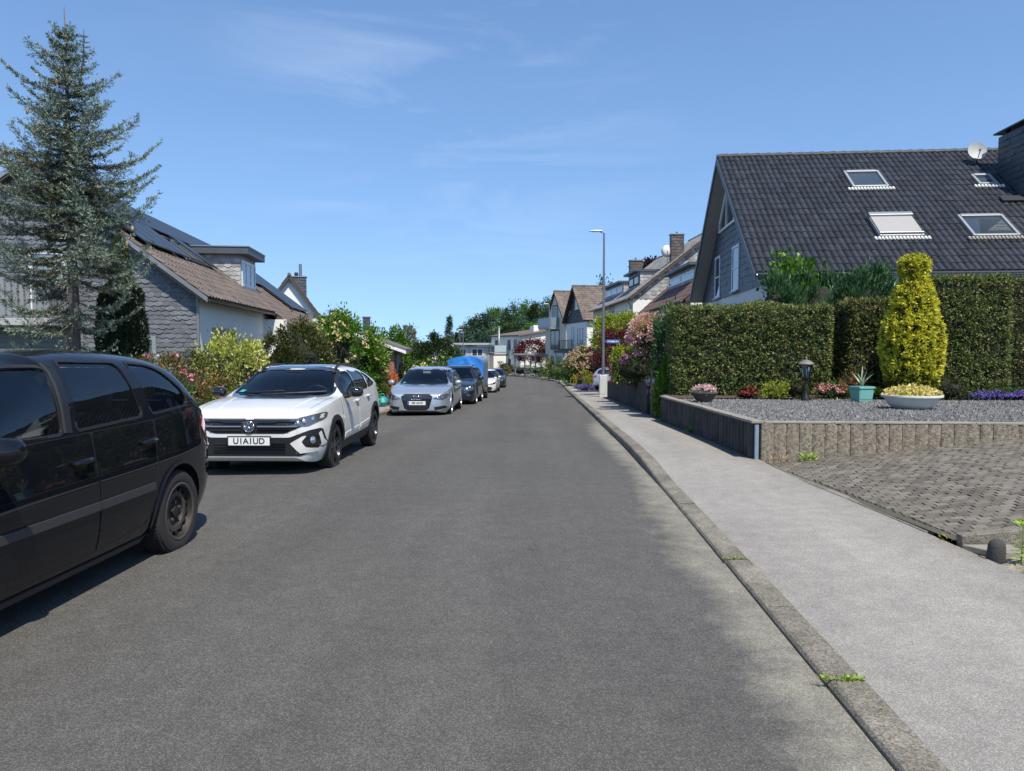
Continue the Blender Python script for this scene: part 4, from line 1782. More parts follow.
# C: nearest of the row, white with red brown tiles
gC = zr(44) + .2
C_far, C_near = at(645, 312, 49), at(690.5, 286, 36)
C = Row('white terraced house with red brown roof and wide two window slate dormer', (C_near.x, 36), (C_far.x, 49), gC, C_far.z - gC + .25, 4.3, 9.5, 'white_wall', 'roof_red', seed=4)
C.dormer(3.2, 10.2, 1.0, C.E + 1.75, 'slate_light', 2)
C.win(2.0, 2.6, 1.4, 1.2)
# B: set further out, slate hung gable towards the camera
gB2 = zr(52) + .2
pB = at(633, 296.5, 50)
B = Row('white terraced house with slate hung gable and tall brown chimney', (pB.x, 50), (pB.x - .55, 57.5), gB2, pB.z - gB2 + .15, 4.6, 11.6, 'white_wall', 'roof_pale', gable='slate_light', seed=5, ov_v=.3)
B.dormer(2.2, 6.4, .9, B.E + 1.75, 'slate_light', 2, frame='soffit_dark', pane='pane')
B.win(1.0, B.E - 2.2, 1.2, 1.4, pane='pane')
B.win(4.0, B.E - 2.2, 1.2, 1.4, pane='pane')
M['chimney_brown'] = mat('brown_slate', (.085, .068, .06), .6, var=.2, island=.3)
q = B.t.matrix_basis.inverted() @ at(676.5, 262, 51.2)
ztop = (B.t.matrix_basis.inverted() @ at(676, 235, 51.2)).z
chimney(B.t, (q.x, q.y), (.55, .85), ztop - 4, ztop, 'chimney_brown', True, (0, .0, .22, .06))
# dish of B
qq = B.t.matrix_basis.inverted() @ at(667.6, 251, 51.0)
mb = MB()
mb.lathe([(.0, .0), (.2, .02), (.42, .09), (.40, .10), (.0, .03)], 18, tuple(qq), axis='x')
d_ = mb.build('satellite_dish', 'stone_white', B.t, smooth=True)
mb = MB()
mb.tube([tuple(qq), (qq.x, qq.y, qq.z - 1.2)], .03, 6)
mb.build('mast', 'galv', d_)
# A: far unit, grey
gA = zr(60) + .2
pA = (pB.x - .55, 57.5)
A_ = Row('grey terraced house at the far end with long slate dormer', pA, (pB.x - 1.6, 67), gA, at(617, 303, 57.5).z - gA + .1, 4.4, 11.6, 'grey_beige_wall', 'roof_pale', seed=6)
A_.dormer(1.0, 8.2, .9, A_.E + 1.55, 'slate_light', 3, pane='pane_light')
A_.win(2.0, A_.E - 2.2, 1.3, 1.3, pane='pane_far')
A_.win(5.5, A_.E - 2.2, 1.3, 1.3, pane='pane_far')
q = A_.t.matrix_basis.inverted() @ at(635.5, 276, 59)
ztop = (A_.t.matrix_basis.inverted() @ at(636, 261, 59)).z
chimney(A_.t, (q.x, q.y), (.6, .95), ztop - 4.5, ztop, 'chimney_brown', True, (0, 0, .25, .08))


# ---- the gables across the bend ------------------------------------------------------
def cross_house(name, label, near, far, E, rise, Ln, gz, wall, side_wall, roofm, seed=4, ov_v=.6):
    """gable towards the street on the left: local y from the near eave (0) to the far eave, ridge along +x"""
    rz = math.atan2(far[1] - near[1], far[0] - near[0]) - PI / 2
    t = thing(name, label, 'house', (near[0], near[1], gz), rz)
    W = math.hypot(far[0] - near[0], far[1] - near[1])
    gable_body(t, Ln, W, E, rise, wall)
    gable_roof(t, Ln, W, E, rise, roofm, ov_e=.3, ov_v=ov_v, tw=.36, tl=.42, seg=3, seed=seed, amp=.045)
    if side_wall != wall:
        mb = MB()
        bxo(mb, Vector((0, 0, 0)), Vector((1, 0, 0)), Vector((0, 0, 1)), Vector((0, -1, 0)), .15, Ln, -.5, E - .15, .0, .02)
        mb.build('side_wall', side_wall, t)
    gutter(t, (-ov_v, -.33, E - .26), (Ln, -.33, E - .26), .08, 'dark_metal', [(3.6, -.1, E - .3), (3.6, -.1, -.2)])
    return t, W


gD = zr(80) + .3
n_, f_ = at(587, 319.5, 78), at(566.5, 324, 87)
D, WDk = cross_house('gable_house', 'steep gabled house with black boarded gable above white walls across the bend', (n_.x, 78), (f_.x, 87), n_.z - gD + .15, at(574.5, 287.5, 82.5).z - n_.z, 9, gD, 'white_wall', 'white_wall', 'roof_brown_far', ov_v=.5)
mb = MB()
Ed, Rd = n_.z - gD + .15, at(574.5, 287.5, 82.5).z - n_.z
slates(mb, (-.03, WDk, Ed - .35), (0, -1, 0), (0, 0, 1), (-1, 0, 0), [(0, 0), (WDk, 0), (WDk, .12), (WDk / 2, Rd + .1), (0, .12)], 1.0, .3, 3, scallop=False)
mb.build('gable_cladding', 'black_board', D)
window(D, (-.07, WDk * .52, Ed + 1.1), (0, -1, 0), (-1, 0, 0), 1.6, 1.4, 'pvc', 'pane_light', 1, fw=.14)
window(D, (-.03, WDk * .72, Ed - 3.1), (0, -1, 0), (-1, 0, 0), 1.1, 2.3, 'grey_frame', 'pane_far', 0, 1, fw=.12)
window(D, (-.03, WDk * .42, Ed - 3.1), (0, -1, 0), (-1, 0, 0), 2.3, 2.1, 'grey_frame', 'pane_far', 1, fw=.12)
mb = MB()
mb.box((-.7, WDk * .45, Ed - 3.3), (1.4, WDk * .75, .2))
bd = mb.build('balcony', 'black_board', D)
mb = MB()
for k in range(12):
    mb.box((-1.35, WDk * .09 + k * WDk * .065, Ed - 2.75), (.05, .06, .95))
mb.box((-1.35, WDk * .45, Ed - 2.28), (.07, WDk * .75, .07))
mb.build('railing', 'black_metal', bd)
mb = MB()
mb.box((-.9, WDk * .4, Ed - 3.55), (1.7, WDk * 1.0, .28))
cn = mb.build('porch_roof', 'black_board', D)
for yy in (.02, .45, .86):
    mb = MB()
    mb.box((-1.6, WDk * yy, (Ed - 3.7) / 2), (.2, .2, Ed - 3.7))
    mb.build('porch_post', 'white_paint', cn)
window(D, (-.03, WDk * .6, .2), (0, -1, 0), (-1, 0, 0), 2.6, 1.9, 'soffit_dark', 'pane_far', 1, fw=.12)

gE = zr(95) + .3
n_, f_ = at(566, 324, 92), at(545.5, 330, 100)
ztE = at(552.5, 292.5, 96).z
EH, WE = cross_house('gable_house', 'pale cream gabled house with grey balcony and tall steep roof', (n_.x, 92), (f_.x, 100), n_.z - gE + .15, ztE - n_.z, 9.5, gE, 'grey_beige_wall', 'cream_wall', 'roof_brown_far', seed=8, ov_v=.25)
Ee = n_.z - gE + .15
window(EH, (-.03, WE * .62, Ee + .4), (0, -1, 0), (-1, 0, 0), 1.9, 2.0, 'soffit_dark', 'pane_far', 1, fw=.12)
window(EH, (-.03, WE * .72, Ee - 3.3), (0, -1, 0), (-1, 0, 0), 3.6, 2.5, 'soffit_dark', 'pane_far', 1, fw=.14)
mb = MB()
mb.box((-.6, WE * .62, Ee - .55), (1.2, WE * .62, .2))
be = mb.build('balcony', 'grey_wall', EH)
mb = MB()
M['balcony_panel'] = mat('blue_grey_balcony_panel', (.19, .25, .29), .3, var=.1)
bxo(mb, Vector((-1.2, WE * .31, Ee - .45)), Vector((0, 1, 0)), Vector((0, 0, 1)), Vector((-1, 0, 0)), 0, WE * .62, 0, 1.2, 0, .05)
bxo(mb, Vector((-1.15, WE * .31, Ee - .45)), Vector((1, 0, 0)), Vector((0, 0, 1)), Vector((0, -1, 0)), 0, 1.1, 0, 1.2, 0, .05)
bxo(mb, Vector((-1.15, WE * .93, Ee - .45)), Vector((1, 0, 0)), Vector((0, 0, 1)), Vector((0, 1, 0)), 0, 1.1, 0, 1.2, 0, .05)
mb.build('balcony_front', 'balcony_panel', be)
mb = MB()
mb.box((-.06, WE * .5, Ee - 4.3), (.3, WE * 1.0, .3))
mb.build('floor_band', 'mortar', EH)
window(EH, (-.03, WE * .95, .1), (0, -1, 0), (-1, 0, 0), 1.3, 2.1, 'brick', 'pane_far', fw=.25)
mb = MB()
bxo(mb, Vector((-.03, WE * .1, 0)), Vector((0, 1, 0)), Vector((0, 0, 1)), Vector((-1, 0, 0)), 0, WE * .5, 0, 2.4, 0, .05)
M['garage_grey'] = mat('pale_blue_garage_door', (.33, .39, .44), .5, var=.05)
mb.build('garage_door', 'garage_grey', EH)

# white house at the end of the visible street
gW = zr(118) + .3
cW = at(520.5, 336, 115)
HW = thing('white_house', 'white two storey house with glass balcony at the end of the street', 'house', (cW.x, 115, gW), math.atan2(10, -5.2))
Ew = cW.z - gW
LW, DW = 11.5, 9.0
mb = MB()
# body: street front on local +y ... x runs away to the left rear, y to the street
mb.prism([(0, 0, -1), (0, -DW, -1), (0, -DW, Ew + 1.3), (0, 0, Ew)], (LW, 0, 0))
mb.build('wall', 'white_wall', HW)
mb = MB()
mb.prism([(-.4, .5, Ew - .05), (-.4, -DW - .3, Ew + 1.38), (-.4, -DW - .3, Ew + 1.6), (-.4, .5, Ew + .17)], (LW + .8, 0, 0))
mb.build('roof', 'roof_brown_far', HW)
for xx in (1.2, 3.6, 8.6):
    window(HW, (xx, .02, Ew - 2.2), (1, 0, 0), (0, 1, 0), 1.25, 1.7, 'grey_frame', 'pane_far', fw=.12)
for xx in (6.5, 8.3):
    window(HW, (xx, .02, .3), (1, 0, 0), (0, 1, 0), .9, 2.0, 'grey_frame', 'pane_far', fw=.12)
window(HW, (3.6, .02, .2), (1, 0, 0), (0, 1, 0), 1.3, 2.0, 'soffit_dark', 'pane_far', fw=.12)
mb = MB()
mb.box((8.0, 1.3, Ew - 2.75), (7.6, 2.6, .3))
bw = mb.build('balcony', 'grey_wall', HW)
mb = MB()
bxo(mb, Vector((4.2, 2.55, Ew - 2.6)), Vector((1, 0, 0)), Vector((0, 0, 1)), Vector((0, 1, 0)), 0, 7.6, .1, 1.15, 0, .04)
bxo(mb, Vector((4.25, .1, Ew - 2.6)), Vector((0, 1, 0)), Vector((0, 0, 1)), Vector((-1, 0, 0)), 0, 2.4, .1, 1.15, 0, .04)
M['balcony_glass'] = mat('milky_balcony_glass', (.42, .52, .56), .2, spec=.7)
mb.build('balustrade', 'balcony_glass', bw)
mb = MB()
mb.box((5.6, 1.4, Ew / 2 - 2.0), (2.6, 2.6, Ew - 2.2))
mb.build('porch_wall', 'white_wall', HW)
chimney(HW, (3.2, -4.0), (1.3, .9), Ew, Ew + 1.7, 'white_wall', False)

# grey bungalow and the white gabled house further left
pG = at(452, 352, 112)
HG = thing('flat_roof_house', 'low grey flat roofed house seen over the blue trailer', 'house', (pG.x, 114, zr(114)), R(-3))
hG = at(470, 344, 114).z - zr(114)
mb = MB()
mb.box((2.0, 2.5, hG / 2 - .3), (6.0, 5, hG - .1))
mb.build('wall', 'grey_wall', HG)
mb = MB()
mb.box((2.0, 2.3, hG), (7.0, 6, .3))
mb.build('roof', 'grey_wall', HG, bevel=.02)
for xx in (.2, 2.8):
    window(HG, (xx, -.02, hG - 1.9), (1, 0, 0), (0, -1, 0), 1.8, 1.2, 'pvc', 'pane_far', 1, fw=.12)
pF = at(445, 342, 130)
HF = thing('gable_house', 'far white gabled house peeping over the grey flat roof', 'house', (pF.x + 4.3, 130, zr(130)), R(95))
zF = at(447, 338, 130).z - zr(130)
gable_body(HF, 9, 8, zF - 1.9, 1.9, 'white_wall')
gable_roof(HF, 9, 8, zF - 1.9, 1.9, 'roof_grey', seg=2, tw=.5, tl=.6)
chimney(HF, (1.5, 2.0), (.9, .9), zF - 1.5, zF + .9, 'slate_dark')
pK = at(418, 349, 75)
HK = thing('gable_house', 'low dark roofed house half hidden between the dark trees', 'house', (pK.x + 4, 78, zr(78)), R(100))
gable_body(HK, 10, 9, 2.6, at(418, 344, 78).z - zr(78) - 2.6, 'white_wall')
gable_roof(HK, 10, 9, 2.6, at(418, 344, 78).z - zr(78) - 2.6, 'roof_grey', seg=2, tw=.5, tl=.6)


# slatted carports along the bend
def carport(label, a, b, z, depth, gz, posts=3, m='black_board'):
    rz = math.atan2(b[1] - a[1], b[0] - a[0])
    L_ = math.hypot(b[0] - a[0], b[1] - a[1])
    t = thing('carport', label, 'carport', (a[0], a[1], gz), rz, 'carports along the bend')
    h = z - gz
    mb = MB()
    mb.box((L_ / 2, depth / 2, h), (L_ + .4, .18, .22))
    mb.box((L_ / 2, -depth / 2, h), (L_ + .4, .18, .22))
    k = int(L_ / .6)
    for i in range(k + 1):
        mb.box((i * L_ / k, 0, h + .12), (.09, depth + .6, .14))
    mb.build('roof_beam', m, t)
    for i in range(posts):
        for s_ in (-1, 1):
            mb = MB()
            mb.box((i * L_ / (posts - 1), s_ * depth / 2, h / 2 - .1), (.16, .16, h - .1))
            mb.build('post', m, t)
    return t


a, b = at(523, 357, 106), at(546, 354, 98)
carport('slatted grey pergola in front of the white end wall', (a.x, 106), (b.x - .3, 99), at(530, 355, 104).z, 2.4, zr(104) + .15, 3, 'rail_board')
# ------------------------------------------------------------------ cars
def paint(name, col, metal=.0, rough=.28, dust=0.0):
    m = mat(name, col, rough, metal, .5, coat=1.0, var=.04, vscale=6)
    b = m.node_tree.nodes['Principled BSDF']
    b.inputs['Coat Roughness'].default_value = .02
    return m


M['paint_black'] = paint('black_car_paint', (.006, .007, .010), 0, .3)
M['paint_black'].node_tree.nodes['Principled BSDF'].inputs['Coat Weight'].default_value = .9
M['paint_black'].node_tree.nodes['Principled BSDF'].inputs['Specular IOR Level'].default_value = .0
M['paint_white'] = paint('white_car_paint', (.66, .65, .61), 0, .35)
M['paint_silver'] = paint('silver_blue_car_paint', (.46, .51, .57), .6, .32)
M['paint_navy'] = paint('navy_car_paint', (.010, .016, .035), .2, .3)
M['paint_grey'] = paint('dark_grey_car_paint', (.022, .026, .032), .3, .3)
M['rubber'] = mat('tyre_rubber', (.022, .021, .020), .85, var=.25, vscale=8, bump=.4, bscale=60, bdist=.004)
M['tyre_wall'] = mat('dusty_tyre_wall', (.05, .045, .04), .85, var=.25, vscale=5)
M['trim'] = mat('black_trim', (.012, .012, .013), .5)
M['trim_grey'] = mat('dark_grey_moulding', (.034, .036, .038), .5)
M['gloss_black'] = mat('gloss_black', (.006, .006, .007), .08, coat=1)
M['interior'] = mat('dark_interior', (.04, .04, .042), .85)
M['seat_cloth'] = mat('seat_cloth', (.075, .075, .08), .9, var=.2, vscale=20)
M['seat_light'] = mat('pale_pillar_trim', (.30, .32, .31), .8)
M['car_glass'] = glass_mat('tinted_car_glass', (.62, .74, .74), ior=1.9)
M['screen_glass'] = glass_mat('windscreen_glass', (.55, .62, .62))
M['dark_glass'] = mat('privacy_glass', (.012, .015, .018), .03, spec=.8, coat=.6)
M['chrome'] = mat('chrome', (.62, .63, .64), .15, metal=1.0)
M['alloy'] = mat('alloy_rim', (.40, .41, .42), .35, metal=.8, var=.1)
M['rim_black'] = mat('black_alloy', (.016, .016, .018), .28, metal=.4, coat=.5)
M['rim_steel'] = mat('worn_steel_rim', (.032, .029, .026), .6, metal=.4, var=.3, vscale=9)
M['rim_rust'] = mat('rusty_steel', (.07, .056, .046), .75, metal=.2, var=.3, vscale=14)
M['lamp_lens'] = mat('headlamp_lens', (.07, .08, .095), .06, spec=.8, coat=1)
M['lamp_refl'] = mat('lamp_reflector', (.62, .66, .70), .15, metal=.9)
M['tail_red'] = mat('tail_lamp_red', (.32, .010, .012), .15, coat=1)
M['plate_white'] = mat('number_plate', (.74, .75, .74), .45)
M['plate_blue'] = mat('plate_blue', (.02, .13, .55), .45)
M['ink'] = mat('plate_ink', (.012, .012, .012), .6)
M['sticker'] = mat('green_sticker', (.05, .42, .33), .5)


def rnd(poly, r, n=4):
    """round the corners of a polygon; r may be one radius or one per corner"""
    out = []
    k = len(poly)
    for i in range(k):
        p0, p1, p2 = (Vector(poly[(i - 1) % k]), Vector(poly[i]), Vector(poly[(i + 1) % k]))
        rr = r[i] if isinstance(r, (list, tuple)) else r
        a, b = (p0 - p1), (p2 - p1)
        rr = min(rr, a.length * .45, b.length * .45)
        if rr < 1e-4:
            out.append(tuple(p1))
            continue
        s, e = p1 + a.normalized() * rr, p1 + b.normalized() * rr
        for q in range(n + 1):
            t = q / n
            out.append(tuple(s * (1 - t) ** 2 + p1 * 2 * t * (1 - t) + e * t * t))
    return out


def tess(poly, sp):
    pts = []
    k = len(poly)
    for i in range(k):
        a, b = Vector(poly[i]), Vector(poly[(i + 1) % k])
        m = max(1, int(math.ceil((b - a).length / sp)))
        for q in range(m):
            pts.append(a.lerp(b, q / m))
    n = len(pts)
    edges = [(i, (i + 1) % n) for i in range(n)]
    pl = [(p.x, p.y) for p in pts]
    xs, ys = [p[0] for p in pl], [p[1] for p in pl]
    x = min(xs) + sp * .5
    while x < max(xs):
        y = min(ys) + sp * .5
        while y < max(ys):
            if inside(pl, x, y):
                dmin = min((x - p[0]) ** 2 + (y - p[1]) ** 2 for p in pl)
                if dmin > (sp * .45) ** 2:
                    pts.append(Vector((x, y)))
            y += sp
        x += sp
    v, e, f, _, _, _ = delaunay_2d_cdt(pts, edges, [], 1, 1e-5)
    return v, f


class Car:
    def __init__(s, name, label, cat, sp, loc, rz, scale=1.05, carve=True, pt='paint_white', group=None):
        s.S = scale
        s.root = thing(name, label, cat, loc, rz, group)
        s.sp = sp
        s.pt = pt
        for k in ('W', 'zb', 'zs', 'zt'):
            setattr(s, k, pchip(sp[k]))
        s.xf, s.xr = sp['W'][0][0], sp['W'][-1][0]
        if s.xf < s.xr:
            s.xf, s.xr = s.xr, s.xf
        s.tum = sp.get('tum', .33)
        s.curve = sp.get('curve', .20)
        s.build_ref()
        s.carve = carve

    # ---- cross-section: half outline from bottom centre to top centre
    def section(s, x, inset=0.0):
        W, b, z = float(s.W(x)), float(s.zb(x)), float(s.zs(x))
        pts = [(0, b), (W * .45, b), (W * .80, b)]
        side_t = [0, .03, .08, .16, .27, .40, .52, .60, .66, .72, .80, .88, .95, 1.0]
        crease = s.sp.get('crease', .012)
        for t in side_t:
            f = .90 + .1 * (1 - (1 - min(t / .42, 1)) ** 2.2) if t < .42 else 1.0 - .055 * ((t - .42) / .58) ** 2
            y = W * f
            if .58 < t < .70:
                y += crease * (1 - abs(t - .64) / .06) * (1 if W > .8 else 0)
            pts.append((y, b + t * (z - b)))
        y0 = W * .945
        H0 = max(float(s.zt(x)) - z, .02)
        n = 2.3 + min(1, H0 / .42) * 2.9
        for k in range(1, 21):
            th = PI / 2 * k / 20
            c, sn = math.cos(th), math.sin(th)
            yy = y0 * (max(c, 0) ** (2 / n))
            hf = sn ** (2 / n)
            d = s.curve * (yy / y0) ** 2
            xe = x + d if x > s.sp.get('xmid', 0) else x - d * .6
            xe = min(max(xe, s.xr), s.xf)
            H = max(float(s.zt(xe)) - float(s.zs(x)), .02)
            zz = z + H * hf
            yy *= 1 - s.tum * max(0, (zz - z) - .04)
            pts.append((max(yy, 0), zz))
        pts[-1] = (0, pts[-1][1])
        return pts

    def build_ref(s):
        L = s.xf - s.xr
        xs = list(np.linspace(s.xr + .2, s.xf - .2, 84))
        for d in (0, .008, .02, .035, .055, .08, .11, .15):
            xs += [s.xf - d, s.xr + d]
        xs = sorted(set(round(x, 4) for x in xs))
        vs, fs = [], []
        for x in xs:
            h = s.section(x)
            ring = [(x, y, z) for y, z in h] + [(x, -y, z) for y, z in reversed(h[1:-1])]
            n = len(ring)
            vs += ring
        k = len(xs)
        for i in range(k - 1):
            for j in range(n):
                j2 = (j + 1) % n
                fs.append((i * n + j, i * n + j2, (i + 1) * n + j2, (i + 1) * n + j))
        fs.append(tuple(range(n))[::-1])
        fs.append(tuple((k - 1) * n + j for j in range(n)))
        # winding: check one face
        s.rv, s.rf = vs, fs
        v = [Vector(vs[i]) for i in fs[n // 4]]
        nn = (v[1] - v[0]).cross(v[2] - v[0])
        if nn.y < 0:
            s.rf = [tuple(reversed(f)) for f in fs]
        s.bvh = BVHTree.FromPolygons([Vector(p) for p in vs], s.rf)

    def hit(s, axis, a, b, sg=1):
        if axis == 'side':
            o, d = Vector((a, 3 * sg, b)), Vector((0, -sg, 0))
        elif axis == 'front':
            o, d = Vector((5, a, b)), Vector((-1, 0, 0))
        elif axis == 'rear':
            o, d = Vector((-5, a, b)), Vector((1, 0, 0))
        else:
            o, d = Vector((a, b, 4)), Vector((0, 0, -1))
        h, n, i, dist = s.bvh.ray_cast(o, d)
        if h is None:
            return None, None
        if n.dot(d) > 0:
            n = -n
        return h, n

    def panel(s, name, m, axis, poly, off=.004, thick=.02, sp=.05, sg=1, parent=None, sm=True):
        v, f = tess(poly, sp)
        P, N = [], []
        for p in v:
            h, n = s.hit(axis, p.x, p.y, sg)
            P.append(h)
            N.append(n)
        mb = MB()
        top, fs = [], []
        ok = [i for i in range(len(P)) if P[i] is not None]
        idx = {i: k for k, i in enumerate(ok)}
        for i in ok:
            top.append(P[i] + N[i] * off)
        for fa in f:
            if all(i in idx for i in fa):
                q = [idx[i] for i in fa]
                nn = (top[q[1]] - top[q[0]]).cross(top[q[2]] - top[q[0]])
                if nn.dot(N[ok[q[0]]]) < 0:
                    q.reverse()
                fs.append(tuple(q))
        ec = {}
        for fa in fs:
            for a, b in zip(fa, fa[1:] + fa[:1]):
                ec[(a, b)] = 1
        k = len(top)
        bot = [P[i] + N[i] * (off - thick) for i in ok]
        rim = [(a, b) for (a, b) in ec if (b, a) not in ec]
        mb.add(top + bot, fs + [(b, a, a + k, b + k) for a, b in rim])
        o = mb.build(name, m, parent or s.root, scale=s.S, sharp=40)
        return o

    def both(s, *a, **k):
        r = []
        for sg in (1, -1):
            r.append(s.panel(*a, sg=sg, **k))
        return r

    def part(s, mb, name, m, parent=None, **k):
        return mb.build(name, m, parent or s.root, scale=s.S, **k)

    def body(s, windows=(), wheels=(), ra=.36, cab=(-1.6, .9)):
        """paint shell with wheel housings; with carve the cabin is hollow and the windows are real openings"""
        me = bpy.data.meshes.new('body')
        me.from_pydata([(a * s.S, b * s.S, c * s.S) for a, b, c in s.rv], [], s.rf)
        me.materials.append(M[s.pt])
        me.polygons.foreach_set('use_smooth', [True] * len(me.polygons))
        o = link('body', me, s.root)
        cutters = []

        def cutter(mb, m):
            c = mb.build('cutter', m, s.root, scale=s.S)
            bm = bmesh.new()
            bm.from_mesh(c.data)
            bmesh.ops.recalc_face_normals(bm, faces=bm.faces)
            bm.to_mesh(c.data)
            bm.free()
            cutters.append(c)
            md = o.modifiers.new('cut', 'BOOLEAN')
            md.operation = 'DIFFERENCE'
            md.object = c
            md.solver = 'EXACT'
            md.material_mode = 'TRANSFER'
        for (x, z) in wheels:
            Wd = float(s.W(x))
            for sg in (1, -1):
                mb = MB()
                ra_ = ra
                prof = [(ra_, sg * (Wd - .34)), (ra_, sg * (Wd + .3))]
                vs, fs = [], []
                n = 40
                for (r_, y) in prof:
                    for j in range(n):
                        th = 2 * PI * j / n
                        vs.append((x + r_ * math.cos(th), y, z + r_ * math.sin(th) * (1 if math.sin(th) > 0 else 1.6)))
                fs = [(j, (j + 1) % n, n + (j + 1) % n, n + j) for j in range(n)] + [tuple(range(n)), tuple(range(2 * n - 1, n - 1, -1))]
                mb.add(vs, fs)
                cutter(mb, 'trim')
        if s.carve:
            # cabin hollow
            xs = np.linspace(cab[0], cab[1], 26)
            vs = []
            for x in xs:
                h = s.section(x)[17:]
                z = float(s.zs(x))
                W = float(s.W(x))
                ring = [(0, z - .42), (W * .86, z - .42), (W * .885, z - .02)]
                top = []
                for (y, zz) in h[2:]:
                    top.append((max(0, y - .045) if y > .3 else y * .93, max(zz - .045, z - .01)))
                ring += top
                ring[-1] = (0, ring[-1][1])
                full = [(x, y, zz) for y, zz in ring] + [(x, -y, zz) for y, zz in reversed(ring[1:-1])]
                n = len(full)
                vs += full
            fs = []
            for i in range(len(xs) - 1):
                for j in range(n):
                    j2 = (j + 1) % n
                    fs.append((i * n + j, i * n + j2, (i + 1) * n + j2, (i + 1) * n + j))
            fs.append(tuple(range(n))[::-1])
            fs.append(tuple((len(xs) - 1) * n + j for j in range(n)))
            mb = MB()
            mb.add(vs, fs)
            cutter(mb, 'interior')
            for (axis, poly) in windows:
                k = len(poly)
                if axis == 'side':
                    a = [(x, 1.6, z) for x, z in poly]
                    v = (0, -3.2, 0)
                elif axis == 'front':
                    a = [(.1, y, z) for y, z in poly]
                    v = (4, 0, 0)
                else:
                    a = [(-.6, y, z) for y, z in poly]
                    v = (-4, 0, 0)
                mb = MB()
                mb.prism(a, v)
                cutter(mb, 'trim')
        bmx = bmesh.new()
        bmx.from_mesh(me)
        bmesh.ops.remove_doubles(bmx, verts=bmx.verts, dist=1e-5)
        bmesh.ops.recalc_face_normals(bmx, faces=bmx.faces)
        bmx.to_mesh(me)
        bmx.free()
        bpy.context.view_layer.update()
        dg = bpy.context.evaluated_depsgraph_get()
        me2 = bpy.data.meshes.new_from_object(o.evaluated_get(dg))
        o.modifiers.clear()
        o.data = me2
        me2.name = 'body'
        for c in cutters:
            bpy.data.objects.remove(c)
        me2.polygons.foreach_set('use_smooth', [True] * len(me2.polygons))
        me2.set_sharp_from_angle(angle=R(32))
        return o

    def wheel(s, x, y, r, wd, rim, style, rr=None, sg=1):
        """tyre with rounded shoulders, rim inside; sg = side the face looks to"""
        rr = rr or r * .66
        S = s.S
        # wheel object origin at hub so it could turn
        mb = MB()
        h = wd / 2
        prof = [(rr, -h * .86), (rr + .012, -h * .95), (r * .86, -h * 1.0), (r * .955, -h * .9), (r * .99, -h * .72), (r, -h * .3), (r, h * .3), (r * .99, h * .72), (r * .955, h * .9), (r * .86, h), (rr + .012, h * .95), (rr, h * .86)]
        mb.lathe(prof, 44, axis='y', closed=True)
        # tread grooves: shallow ribs standing on the running surface
        n = 70
        for k in range(n):
            th = 2 * PI * k / n
            for q in (-1, 1):
                c = Vector((math.sin(th) * (r + .0005), q * h * .45, math.cos(th) * (r + .0005)))
                mb.box(c, (.018, h * .62, .006), mtx=Matrix.Rotation(th, 3, 'Y') @ Matrix.Rotation(q * .3, 3, 'Z'))
        w = mb.build('wheel', 'rubber', s.root, scale=S, sharp=35)
        w.location = (x * S, y * S, r * S)
        f = h * sg
        mb = MB()
        if style == 'steel':
            # barrel and dished disc with a ring of round holes
            mb.lathe([(rr + .004, f * .88), (rr - .012, f * .92), (rr - .02, f * .6), (rr - .03, f * .3), (rr * .80, f * .34), (rr * .74, f * .60), (rr * .55, f * .62), (rr * .5, f * .42), (rr * .2, f * .45), (rr * .19, f * .62), (0, f * .64)], 40, axis='y', caps=False)
            for k in range(14):
                th = 2 * PI * k / 14
                c = (math.sin(th) * rr * .80, f * .49, math.cos(th) * rr * .80)
                mb.lathe([(.0, -.016), (.017, -.016), (.017, .016), (0, .016)], 10, c, axis='y', mi=1)
            for k in range(5):
                th = 2 * PI * k / 5
                mb.lathe([(.012, f * .42), (.012, f * .62), (0, f * .64)], 6, (math.sin(th) * rr * .33, 0, math.cos(th) * rr * .33), axis='y', mi=2)
            mb.lathe([(rr * .73, f * .615), (rr * .56, f * .635), (rr * .54, f * .60)], 36, axis='y', caps=False, mi=2)
            mb.lathe([(rr + .016, f * .955), (rr + .004, f * 1.0), (rr - .010, f * .95), (rr - .014, f * .8)], 40, axis='y', caps=False, mi=2)
            mb.build('rim', ['rim_steel', 'trim', 'rim_rust'], w, scale=S, sharp=35)
        else:
            mb.lathe([(rr + .012, f * .9), (rr + .006, f * .97), (rr - .008, f * .93), (rr - .02, f * .5), (rr - .03, -f * .2), (rr * .3, -f * .2)], 40, axis='y', caps=False)
            nsp = {'five': 5, 'ten': 10, 'double': 10}[style]
            for k in range(nsp):
                th = 2 * PI * k / nsp
                if style == 'double':
                    th = 2 * PI * (k // 2) / 5 + (.16 if k % 2 else -.16)
                mt = Matrix.Rotation(th, 3, 'Y')
                w0, w1 = (.042, .062) if style == 'five' else (.022, .026)
                z0, z1 = rr * .16, rr - .006
                vs = []
                for (z, ww, yf, yb) in ((z0, w0, f * .70, f * .35), (rr * .6, (w0 + w1) / 2, f * .80, f * .48), (z1, w1, f * .90, f * .55)):
                    vs += [mt @ Vector((-ww, yf - sg * .012, z)), mt @ Vector((-ww * .6, yf, z)), mt @ Vector((ww * .6, yf, z)), mt @ Vector((ww, yf - sg * .012, z)), mt @ Vector((ww, yb, z)), mt @ Vector((-ww, yb, z))]
                fs = []
                for a in range(2):
                    for j in range(6):
                        fs.append((a * 6 + j, a * 6 + (j + 1) % 6, a * 6 + 6 + (j + 1) % 6, a * 6 + 6 + j))
                fs += [tuple(range(6)), tuple(range(12, 18))]
                mb.add(vs, fs)
            mb.lathe([(rr * .24, f * .35), (rr * .24, f * .70), (rr * .2, f * .76), (0, f * .78)], 20, axis='y')
            mb.build('rim', rim, w, scale=S, sharp=30)
            db = MB()
